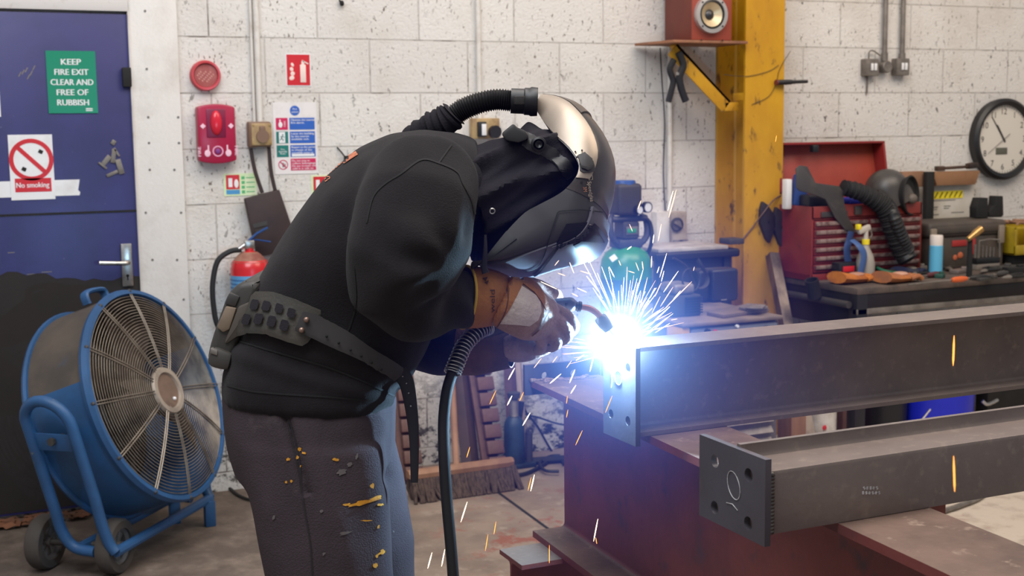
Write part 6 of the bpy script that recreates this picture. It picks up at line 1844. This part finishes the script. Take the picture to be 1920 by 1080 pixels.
drape(b, strip(ipl([(1062, 396), (1090, 394), (1128, 398)]), 2), av, .003, 5)
obj('panel_seam', b, M['blackmatt'], helm)
b = B(); drape(b, strip([(1090, 341), (1090, 343), (1090, 345)], 4), av, .003, 5); drape(b, strip([(1091, 284), (1091, 287)], 3), av, .006, 5); drape(b, strip([(1080, 286), (1080, 289)], 3), av, .006, 5)
if len(b.bm.faces): obj('vent_hole', b, M['hole'], helm)
b = B(); drape_text(b, 'Speedglas', 1100, 341, (.12, .99), (.99, -.12), 9.5, av, .003, 1.05)
drape(b, [strip([(1102, 329), (1108, 328), (1109, 337), (1103, 338), (1102, 329)], 1.2)], av, .003, 4)
obj('brand_lettering', b, mat('silver_lettering', (176, 160, 140), rough=.5), helm)
b = B(); drape_text(b, '3M', 1092, 351, (.12, .99), (.99, -.12), 9.5, av, .003, .85); obj('maker_mark', b, mat('orange_mark', (190, 128, 96), rough=.5), helm)
b = mask_patch(13.5, 16.8, .9, 1.0, .002, .003)
obj('rear_edge_trim', b, M['black'], helm)

# breathing hose from the crown over the back
b = B(); o_ = hp3(-138, 103, 0)
pA, pB = P3(1008, 191, 0), P3(955, 189, 0)
b.lathe([(.0, 0), (.0265, 0), (.0275, .012), (.0255, .016), (.0255, .024), (.0235, .026), (.0235, .05), (.0, .052)], pA, (pB - pA), 28); hc_ = obj('hose_connector', b, M['black'], helm)
b = B(); q = P3(975, 188, -.024); b.bb(q.x - .011, q.x + .011, q.y - .004, q.y + .006, q.z - .008, q.z + .008, .002); obj('clip_window', b, M['darkgrey'], hc_)
hz_ = spline([P3(958, 189, 0), P3(930, 187, .0), P3(895, 194, .0), P3(865, 207, .005), P3(845, 222, .01)], 14)
b = B(); b.tube(hz_, [.0178 + .0034 * (i % 2) for i in range(len(hz_))], 18); obj('ribbed_hose', b, M['black'], helm)
b = B(); cs = spline([P3(852, 212, .008), P3(838, 225, .012), P3(815, 236, .02), P3(795, 246, .03), P3(760, 272, .06), P3(700, 320, .1), P3(620, 420, .11), P3(540, 500, .1), P3(480, 560, .06)], 6)
b.tube(cs, [.024 + .003 * sin(i * 2.1) + .002 * (i % 2) + (.003 if 2 < i < 14 else 0) for i in range(len(cs))], 16); obj('hose_cover', b, hoodm, helm)

# ------------------------------------------------------------------ belt and blower unit
beltm = mat('belt_grey_leather', (58, 55, 50), (68, 62, 54), 7, (.4, .7), .6, bump=.1, bscale=160)
bs = B(); bs.bm.from_mesh(hood_ie.data); bs.xf(Matrix.Translation(wloc(hood_ie))); sv = bs.bvh()
belt = None
pad = [(470, 600), (481, 566), (489, 558), (522, 558), (556, 568), (604, 588), (596, 610), (588, 630), (580, 642), (569, 649), (544, 642), (506, 628), (474, 626), (446, 638), (452, 620)]
b = B(); drape(b, pad, hv, .012, 6, thick=-.007); belt = obj('waist_belt', b, beltm, welder)
for (x, y) in ((492, 578), (511, 580), (533, 583), (554, 590), (478, 604), (498, 603), (519, 607), (540, 613)):
    w, h, k = 14, 18, -.30
    cs_ = [(-w / 2 + 3, -h / 2), (w / 2 - 2, -h / 2), (w / 2, -h / 2 + 3), (w / 2 - 1, h / 2 - 3), (w / 2 - 3, h / 2), (-w / 2 + 2, h / 2), (-w / 2, h / 2 - 3), (-w / 2 + 1, -h / 2 + 3)]
    b = B(); drape(b, [(x + u - v_ * .22 - (0), y + v_ + u * .2) for u, v_ in cs_], hv, .0193, 40); obj('belt_slot', b, hoodm, belt)
b = B(); drape(b, [(575, 591), (597, 594), (630, 613), (663, 634), (700, 662), (742, 690), (738, 698), (729, 704), (700, 690), (679, 678), (640, 660), (619, 650), (590, 635), (559, 622)], hv, .0195, 7, thick=-.005); st = obj('belt_strap', b, mat('belt_strap_leather', (46, 42, 42), (54, 50, 48), 7, rough=.6), belt)
for x, y in ((580, 601), (571, 620)):
    b = B(); p = cast(hv, x, y, .0245, D0); b.ell(p, (.005, .005, .005), None, 12, 8); obj('rivet', b, mat('worn_copper', (150, 122, 108), rough=.4, metal=.6), belt)
for x, y in ((615, 632), (636, 644), (655, 656), (673, 667), (689, 678), (704, 687)):
    b = B(); p = cast(hv, x, y, .0245, D0); b.ell(p, (.0025, .0025, .0025), None, 8, 6); obj('belt_hole', b, M['hole'], belt)
tl = spline([P3(732, 694, -.1), P3(748, 698, -.1), P3(761, 715, -.1), P3(768, 745, -.1), P3(774, 790, -.1), P3(777, 840, -.1), P3(777, 905, -.1)], 8)
b = B(); b.tube(tl, [.0155 - .009 * max(0, (i - 10) / (len(tl) - 11)) for i in range(len(tl))], 10, flat=(1, .2), side=RT + UP * .3); tail = obj('belt_tail', b, mat('belt_tail_leather', (30, 28, 34), None, rough=.6), belt)
for i in (12, 17, 22, 27):
    b = B(); p = tl[i] - FH * .004; b.ell(p, (.0018, .0018, .0018), None, 8, 6); obj('belt_hole', b, M['chrome'], tail)

unit = [(447, 530), (470, 526), (484, 530), (488, 545), (480, 566), (463, 605), (446, 640), (436, 668), (428, 694), (402, 690), (386, 682), (390, 655), (400, 622), (412, 588), (425, 552)]
b = B(); b.prism([P3(x, y, -.105) for x, y in unit], FH * .21, .012, 3); bu = obj('blower_unit', b, mat('blower_charcoal', (54, 51, 48), (62, 57, 52), 6, rough=.55), belt)
def ubox(nm, pl, m_, d0=-.109, dep=.02, bev=.003):
    b = B(); b.prism([P3(x, y, d0) for x, y in pl], FH * dep, bev); obj(nm, b, m_, bu)
ubox('filter_cover', [(423, 574), (443, 578), (430, 618), (418, 624), (406, 614)], mat('tan_filter_cover', (128, 110, 92), (104, 88, 74), 9, rough=.6), -.111, .222)
ubox('upper_hatch', [(430, 548), (450, 556), (441, 576), (420, 570)], M['darkgrey'])
ubox('battery_pack', [(393, 655), (402, 650), (436, 664), (428, 696), (402, 692), (386, 684)], mat('battery_grey', (66, 62, 58), None, rough=.5), -.113, .226, .008)
ubox('battery_latch', [(394, 652), (408, 657), (408, 668), (393, 663)], M['greymetal'], -.116)
ubox('hinge_rib', [(446, 575), (478, 562), (474, 576), (448, 630), (424, 646), (420, 642)], mat('rib_brown_grey', (78, 70, 62), None, rough=.5), -.11, .02, .004)
b = B(); b.cyl(P3(448, 625, -.112), P3(448, 625, -.1), .004); obj('rib_screw', b, M['hole'], bu)

# ------------------------------------------------------------------ gloves
def handmesh(parts, vox=.0035, it=3):
    b = B()
    for pts, rs, fl in parts: b.tube(spline([P3(*p) for p in pts], 4), [rs[0] + (rs[-1] - rs[0]) * i / (4 * (len(pts) - 1)) if len(rs) == 2 else rs[min(i // 4, len(rs) - 1)] + ((rs[min(i // 4 + 1, len(rs) - 1)] - rs[min(i // 4, len(rs) - 1)]) * (i % 4) / 4) for i in range(4 * (len(pts) - 1) + 1)], 16, flat=fl, side=UP + RT * .001)
    return b


def roundtip(b, p, r): b.ell(P3(*p), (r, r, r), None, 14, 10)


def gw(p, n): return noise.noise(p * 28) * .0016 + noise.noise(p * 60) * .0006


# near (right) glove
glove = None
b = B()
cuffpts = [((872, 557, -.085), .056), ((900, 558, -.075), .0545), ((930, 560, -.06), .05), ((946, 563, -.05), .046)]
rgs = []
ax = (P3(946, 563, -.05) - P3(872, 557, -.085)).normalized()
for p, r in cuffpts:
    u = UP - ax * UP.dot(ax); u.normalize(); w = ax.cross(u)
    rgs.append([P3(*p) + u * (r * cos(2 * pi * i / 36)) + w * (r * .9 * sin(2 * pi * i / 36)) for i in range(36)])
b.loft(rgs, True, False, False)
bmesh.ops.subdivide_edges(b.bm, edges=b.bm.edges[:], cuts=2, use_grid_fill=True)
wrinkle(b, lambda p, n: noise.noise(p * 16) * .004 + noise.noise(p * 40) * .001)
cv = b.bvh()
bmesh.ops.solidify(b.bm, geom=b.bm.faces[:], thickness=.003)
glove = obj('glove', b, leatherO, welder, 'near glove with orange cuff and grey hide back')
u = UP - ax * UP.dot(ax); u.normalize(); w = ax.cross(u); k = P3(871, 557, -.0855)
b = B(); b.tube([k + u * (.0565 * cos(2 * pi * i / 40)) + w * (.0515 * sin(2 * pi * i / 40)) for i in range(40)], .0026, 8, closed=True); obj('yellow_binding', b, mat('yellow_binding', (196, 156, 56), rough=.7), glove)
b = B(); drape_text(b, 'weld', 927, 586, (.0, -1.), (-1., 0), 13, cv, .0015, 1.75)
drape(b, [[(904, 522), (914, 520), (910, 528)], [(908, 530), (916, 526), (913, 534)]], cv, .0015, 4); obj('cuff_lettering', b, mat('brown_print', (72, 44, 40), rough=.8), glove)
# hand: palm, knuckles, curled fingers and thumb, one surface
hand = handmesh([
    ([(938, 562, -.075), (962, 573, -.068), (990, 585, -.046), (1016, 594, -.014), (1032, 600, .006)], [.048, .051, .053, .045, .03], (1, .78)),
])
for pts, r in ((([(1018, 578, -.005), (1044, 584, -.008), (1066, 598, .0), (1074, 612, .018), (1066, 622, .04), (1046, 616, .05)]), [.016, .0142, .0142, .014, .0125, .011]),
               (([(1010, 592, -.008), (1036, 596, -.016), (1056, 614, -.012), (1062, 630, .008), (1050, 638, .032), (1034, 628, .045)]), [.016, .0138, .0138, .013, .012, .011]),
               (([(1002, 606, -.012), (1024, 612, -.022), (1038, 628, -.018), (1042, 644, .002), (1030, 650, .026), (1016, 640, .04)]), [.0155, .0132, .013, .0125, .0115, .0105]),
               (([(990, 616, -.012), (1006, 624, -.022), (1014, 638, -.018), (1014, 652, .0), (1002, 656, .02), (992, 646, .034)]), [.0145, .0122, .0118, .0115, .0105, .0095]),
               (([(968, 546, -.05), (994, 536, -.03), (1018, 541, -.004), (1038, 550, .012)]), [.021, .0165, .0135, .0115])):
    sp_ = spline([P3(*p) for p in pts], 5)
    rr = []
    for i in range(len(sp_)):
        q = i / 5; lo = min(int(q), len(r) - 2); rr.append(r[lo] + (r[lo + 1] - r[lo]) * (q - lo))
    hand.tube(sp_, rr, 14); hand.ell(sp_[-1], (rr[-1],) * 3, None, 12, 8)
hand = fuse(hand, .0024, 2, .5)
wrinkle(hand, gw)
nv = hand.bvh()
ho = obj('hand_leather', hand, leatherB, glove)
b = B(); drape(b, [(977, 538), (990, 546), (1004, 556), (1012, 568), (1014, 585), (1008, 600), (992, 611), (965, 608), (938, 606), (955, 580), (968, 556)], nv, .0022, 5, thick=-.0015); obj('grey_back_patch', b, leatherG, glove)
b = B(); drape(b, [(942, 508), (958, 512), (970, 520), (980, 531), (977, 538), (968, 556), (955, 580), (938, 605), (930, 610), (926, 600), (940, 560), (944, 530)], nv, .003, 5, thick=-.0015); obj('orange_wrist_panel', b, leatherO, glove)
b = B(); drape(b, [(946, 514), (966, 512), (986, 519), (1008, 534), (1022, 556), (1028, 580), (1022, 582), (1014, 566), (1000, 548), (980, 533), (962, 523), (952, 521)], nv, .003, 5, thick=-.0015); obj('orange_thumb_strip', b, leatherO, glove)
seams([[(950, 518), (953, 545), (950, 575), (940, 600), (926, 620)], [(1028, 582), (1018, 600), (1010, 616), (996, 628)]], 2.4, nv, glove, mat('stitching', (96, 62, 44), rough=.9), 'stitched_seam', .0032)

# far (left) glove
b = B()
rgs = []
ax2 = (P3(965, 655, .075) - P3(868, 650, .1)).normalized()
for p, r in (((866, 648, .1), .058), ((900, 652, .09), .054), ((935, 652, .08), .045), ((960, 650, .075), .04)):
    u = UP - ax2 * UP.dot(ax2); u.normalize(); w = ax2.cross(u)
    rgs.append([P3(*p) + u * (r * cos(2 * pi * i / 30)) + w * (r * .9 * sin(2 * pi * i / 30)) for i in range(30)])
b.loft(rgs, True, False, False); bmesh.ops.subdivide_edges(b.bm, edges=b.bm.edges[:], cuts=2, use_grid_fill=True)
wrinkle(b, lambda p, n: noise.noise(p * 16) * .004); bmesh.ops.solidify(b.bm, geom=b.bm.faces[:], thickness=.003)
g2 = obj('glove', b, mat('sooty_brown_leather', (104, 70, 50), (78, 52, 42), 12, rough=.8, bump=.3, bscale=140), welder, 'far glove half hidden under the near glove')
hand = B()
sp_ = spline([P3(948, 650, .078), P3(972, 648, .075), P3(1000, 642, .07), P3(1022, 634, .068)], 5); hand.tube(sp_, [.042 + .004 * sin(i * pi / 15) for i in range(len(sp_))], 16, flat=(.72, 1), side=UP)
for pts, r in (([(1008, 640, .05), (1030, 634, .04), (1040, 618, .05), (1038, 600, .07)], .0145), ([(1012, 640, .08), (1036, 630, .075), (1044, 612, .085), (1040, 592, .095)], .0145), ([(1008, 636, .1), (1030, 610, .11), (1042, 580, .1), (1044, 556, .078), (1034, 548, .06)], .0135), ([(1000, 640, .11), (1014, 610, .125), (1030, 575, .115), (1032, 556, .09)], .013), ([(975, 640, .04), (996, 652, .02), (1014, 654, .02), (1024, 648, .03)], .0145)):
    s2 = spline([P3(*p) for p in pts], 5); hand.tube(s2, [r * (1 - .15 * i / len(s2)) for i in range(len(s2))], 12); hand.ell(s2[-1], (r * .86,) * 3, None, 10, 8)
hand = fuse(hand, .003, 3, .5); wrinkle(hand, gw); obj('hand_leather', hand, leatherB, g2)

# ================================================================== TORCH, ARC, SPARKS
tm = mat('torch_black', (56, 52, 60), None, rough=.4)
A = V((1.206, 2.165, 1.078))
ARC = V((1.196, 2.156, 1.088))
t = thing('welding_torch', 'black welding torch with copper swan neck held in both gloves', 'welding torch', P3(1050, 575, .045))
hd_ = [P3(905, 622, .02), P3(950, 608, .03), P3(1000, 590, .04), P3(1028, 576, .034), P3(1068, 571, .034)]
b = B(); b.tube(spline(hd_, 5), .0142, 16); b.ell(P3(1068, 571, .034), (.0142,) * 3, None, 14, 10); obj('handle', b, tm, t)
for x in (1034, 1062):
    b = B(); b.ell(P3(x, 571 if x > 1040 else 575, .0205), (.0034, .002, .0034), None, 10, 6); obj('handle_screw', b, M['hole'], t)
b = B(); n0, n1 = P3(1070, 572, .036), P3(1091, 576, .040); b.lathe([(.0, 0), (.0085, 0), (.0085, .004), (.0105, .005), (.0105, .009), (.0088, .010), (.0088, .014), (.0105, .015), (.0105, .02), (.0, .021)], n0, n1 - n0, 20); obj('neck_collar', b, M['black'], t)
nk = spline([P3(1088, 576, .040), P3(1104, 578, .044), P3(1118, 586, .05), P3(1128, 597, .052), P3(1133, 604, .053)], 6)
b = B(); b.tube(nk, .0062, 14); obj('swan_neck', b, mat('dull_copper', (150, 104, 84), rough=.35, metal=.7), t)
a0, a1 = P3(1124, 594, .052), P3(1142, 618, .055)
b = B(); d = a1 - a0; L_ = d.length; b.lathe([(.0, 0), (.0105, 0), (.0125, .004), (.0125, L_ * .55), (.0098, L_), (.0075, L_), (.0085, L_ * .6)], a0, d, 22); obj('gas_nozzle', b, mat('nozzle_dark', (84, 88, 92), rough=.35, metal=.4), t)
b = B(); b.cyl(a1 - d * .3, a1 + d.normalized() * .022, .0012, n=8); obj('filler_wire', b, M['chrome'], t)
cb_ = spline([P3(915, 612, -.02), P3(895, 622, -.04), P3(872, 645, -.06), P3(858, 675, -.08), P3(848, 700, -.09)], 16)
b = B(); b.tube(cb_, .0125, 14); obj('cable_boot', b, M['black'], t)
b = B(); hel = []
for i in range(len(cb_) * 4 - 3):
    k = min(i // 4, len(cb_) - 2); f = (i - 4 * k) / 4
    p = cb_[k].lerp(cb_[k + 1], f); tt = (cb_[k + 1] - cb_[k]).normalized(); u = tt.cross(FH).normalized(); w = tt.cross(u)
    an = i * 2 * pi * 19 / (len(cb_) * 4); hel.append(p + (u * cos(an) + w * sin(an)) * .0155)
b.tube(hel, .0013, 6); obj('spring_sleeve', b, M['chrome'], t)
cb2 = spline([P3(848, 700, -.09), P3(838, 735, -.1), P3(832, 790, -.11), P3(833, 860, -.12), P3(838, 940, -.12), P3(846, 1030, -.12), P3(852, 1120, -.12), P3(858, 1300, -.12), P3(850, 1500, -.1), P3(830, 1640, -.05)], 8)
k = cb2[-1].copy(); cb2 += spline([k, V((k.x + .02, k.y + .02, .05)), V((k.x + .1, k.y + .12, .014)), V((k.x + .4, k.y + .9, .014)), V((k.x + .9, k.y + 1.6, .014))], 8)[1:]
b = B(); b.tube(cb2, .0105, 14); obj('torch_cable', b, M['cable'], t)

arc = thing('welding_arc', 'blinding white blue welding arc at the top of the upper beam end plate', 'arc', ARC)
b = B(); b.ell(ARC, (.0085, .0085, .0085), None, 16, 12); obj('arc_core', b, emit('arc_core', (.40, .72, 1.0), 15000), arc)


def arc_bloom_mat():
    """lens bloom and veil round the arc, imitated by emission falling off with distance from the arc"""
    m = bpy.data.materials.new('arc_bloom'); m.use_nodes = True
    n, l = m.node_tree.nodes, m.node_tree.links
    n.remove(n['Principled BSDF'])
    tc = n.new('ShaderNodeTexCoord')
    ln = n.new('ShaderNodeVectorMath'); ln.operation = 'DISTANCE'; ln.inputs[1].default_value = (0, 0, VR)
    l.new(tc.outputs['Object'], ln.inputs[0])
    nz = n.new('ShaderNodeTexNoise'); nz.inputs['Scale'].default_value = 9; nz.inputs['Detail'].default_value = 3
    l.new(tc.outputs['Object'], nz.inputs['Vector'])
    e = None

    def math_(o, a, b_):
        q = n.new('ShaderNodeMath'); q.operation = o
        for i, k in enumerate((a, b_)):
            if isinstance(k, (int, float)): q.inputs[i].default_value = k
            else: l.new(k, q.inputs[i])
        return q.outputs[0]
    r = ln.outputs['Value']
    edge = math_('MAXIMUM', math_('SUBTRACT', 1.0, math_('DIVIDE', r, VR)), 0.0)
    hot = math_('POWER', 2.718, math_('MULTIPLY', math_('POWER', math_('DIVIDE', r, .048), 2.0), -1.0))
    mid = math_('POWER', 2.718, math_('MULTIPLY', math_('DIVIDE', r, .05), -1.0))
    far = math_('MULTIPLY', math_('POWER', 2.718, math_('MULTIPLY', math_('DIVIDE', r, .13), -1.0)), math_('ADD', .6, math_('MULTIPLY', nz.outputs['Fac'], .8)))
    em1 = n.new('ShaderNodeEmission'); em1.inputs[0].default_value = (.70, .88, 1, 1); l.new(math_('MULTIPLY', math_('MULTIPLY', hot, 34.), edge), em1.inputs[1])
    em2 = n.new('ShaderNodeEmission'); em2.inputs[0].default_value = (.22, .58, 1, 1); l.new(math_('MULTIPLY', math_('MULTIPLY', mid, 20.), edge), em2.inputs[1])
    em3 = n.new('ShaderNodeEmission'); em3.inputs[0].default_value = (.07, .10, 1, 1); l.new(math_('MULTIPLY', math_('MULTIPLY', far, 2.9), edge), em3.inputs[1])  # blue lens veil, put in as faint wide emission
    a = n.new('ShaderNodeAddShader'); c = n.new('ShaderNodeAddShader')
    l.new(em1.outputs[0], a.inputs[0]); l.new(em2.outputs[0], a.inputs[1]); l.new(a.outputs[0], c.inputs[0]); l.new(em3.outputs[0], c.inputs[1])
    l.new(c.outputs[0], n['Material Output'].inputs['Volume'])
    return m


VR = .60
b = B(); b.ell(ARC, (VR, VR, VR), None, 32, 24)  # glow sphere added to stand in for lens bloom
q = obj('arc_bloom', b, arc_bloom_mat(), arc); q['kind'] = 'stuff'

# sparks: every streak a sliver of hot metal of its own
hot = emit('spark_hot', (1.0, .80, .50), 4.5)
orange = emit('spark_orange', (1.0, .36, .07), 2.4)
pink = emit('spark_pale', (1.0, .60, .42), 2.2)


def smesh(m):
    b = B(); b.tube([(0, 0, -.5), (0, 0, -.2), (0, 0, .3), (0, 0, .5)], [.35, 1, 1, .3], 6)
    me = mesh_from(b, 'spark', 60); b.bm.free(); me.materials.append(m); return me


SM = {'h': smesh(hot), 'o': smesh(orange), 'p': smesh(pink)}


def spark(x0, y0, x1, y1, D, w, m, label, grp):
    a, c = at(x0, y0, D), at(x1, y1, D)
    o = bpy.data.objects.new('spark', SM[m]); COL.objects.link(o)
    o.location = (a + c) / 2; o.rotation_euler = (c - a).to_track_quat('Z', 'Y').to_euler()
    r = w * .29 * D / FPX; o.scale = (r, r, (c - a).length)
    tag(o, label, 'spark', grp)


UPL, UPG = 'thin glowing spark spraying up and out from the welding arc', 'sparks spraying from the arc'
DNL, DNG = 'short glowing spark falling below the gloves and the bench end', 'sparks falling towards the floor'
FLL, FLG = 'short pale spark flying between the mask and the gas cylinder', 'sparks flying under the mask'
ups = [(1262, 358, 1252, 395), (1268, 356, 1254, 408), (1240, 420, 1234, 452), (1226, 440, 1224, 456), (1250, 475, 1237, 520), (1222, 480, 1221, 502), (1245, 508, 1240, 528), (1297, 528, 1247, 578), (1272, 508, 1244, 548), (1262, 538, 1238, 575), (1256, 575, 1224, 604), (1238, 556, 1222, 588), (1228, 540, 1218, 560),
       (1206, 505, 1190, 560), (1196, 530, 1186, 580), (1214, 520, 1198, 585), (1186, 545, 1180, 590), (1176, 500, 1174, 556), (1170, 520, 1166, 580), (1160, 545, 1160, 590), (1148, 530, 1152, 585), (1128, 500, 1150, 560), (1120, 512, 1146, 575), (1092, 488, 1130, 560), (1106, 492, 1140, 566), (1112, 540, 1138, 580), (1202, 548, 1192, 600), (1230, 600, 1205, 622), (1262, 588, 1220, 618), (1256, 606, 1228, 624),
       (1222, 618, 1208, 630), (1240, 530, 1228, 556), (1276, 545, 1262, 562), (1210, 575, 1194, 610), (1252, 596, 1216, 626), (1270, 598, 1258, 600)]
for a in ups: spark(*a, 2.44 + random.uniform(-.05, .12), random.uniform(2.0, 3.6), 'p' if random.random() < .5 else 'h', UPL, UPG)
for i in range(38):
    th = radians(random.gauss(-78, 34)); r0_ = random.uniform(28, 75); ln_ = random.uniform(14, 62)
    x0, y0 = 1168 + cos(th) * r0_, 632 + sin(th) * r0_
    spark(x0 + cos(th) * ln_, y0 + sin(th) * ln_, x0, y0, 2.44 + random.uniform(-.06, .1), random.uniform(1.3, 2.6), random.choice('hp'), UPL, UPG)
for i in range(16):
    th = radians(random.uniform(150, 205)); r0_ = random.uniform(40, 70); ln_ = random.uniform(20, 60)
    x0, y0 = 1160 + cos(th) * r0_, 655 + sin(th) * r0_ * .6
    spark(x0 + cos(th) * ln_, y0 + sin(th) * ln_ * .45, x0, y0, 2.44, random.uniform(1.2, 2.), 'p', UPL, UPG)
fl = [(1060, 372, 1070, 390), (1080, 360, 1086, 366), (1014, 528, 1044, 542), (1082, 540, 1100, 548), (1072, 550, 1084, 556), (1046, 512, 1060, 517), (1068, 492, 1076, 512), (1088, 508, 1108, 514), (1100, 518, 1124, 548), (1142, 500, 1152, 520), (1160, 488, 1164, 498), (1192, 492, 1198, 508), (1204, 490, 1206, 506), (1176, 468, 1184, 462), (1236, 500, 1232, 512), (1180, 420, 1186, 434), (1196, 392, 1202, 376), (1302, 500, 1300, 508), (1058, 415, 1066, 428), (1040, 498, 1048, 488), (1178, 508, 1190, 512)]
for a in fl: spark(*a, 2.3, random.uniform(2.2, 4.), random.choice('hp'), FLL, FLG)
dn = [(965, 690, 953, 712, 'h'), (1052, 701, 1031, 719, 'h'), (1078, 693, 1068, 718, 'h'), (1080, 722, 1070, 738, 'h'), (1095, 665, 1080, 676, 'h'), (1113, 668, 1106, 697, 'h'), (930, 732, 918, 758, 'o'), (960, 742, 951, 760, 'h'), (982, 735, 974, 752, 'o'), (994, 774, 980, 798, 'h'), (1064, 742, 1062, 757, 'o'), (1065, 768, 1062, 783, 'o'), (1148, 742, 1135, 774, 'o'), (1092, 807, 1079, 835, 'o'),
      (881, 838, 875, 858, 'o'), (1002, 890, 995, 921, 'h'), (996, 895, 990, 920, 'o'), (876, 941, 864, 979, 'h'), (915, 1002, 910, 1033, 'o'), (930, 978, 926, 1002, 'o'), (810, 1036, 802, 1066, 'h'), (834, 1030, 828, 1062, 'h'), (1121, 973, 1113, 1015, 'h'), (1117, 1008, 1119, 1020, 'o'), (1030, 1022, 1030, 1056, 'o'), (1015, 672, 1001, 690, 'p'), (1045, 668, 1036, 680, 'p'), (1072, 676, 1062, 690, 'p')]
for x0, y0, x1, y1, m in dn: spark(x0, y0, x1, y1, 2.3, 3.6 if m == 'h' else 2.4, m, DNL, DNG)
spark(1789, 629, 1787, 686, 1.7, 6.5, 'o', 'flat orange spark hanging in front of the upper beam web at the right', None)
spark(1788, 855, 1790, 922, 1.45, 6.5, 'o', 'flat orange spark hanging in front of the lower beam at the right', None)
spark(1456, 254, 1454, 266, 2.3, 2.5, 'o', 'lone tiny orange spark high in front of the yellow column', None)
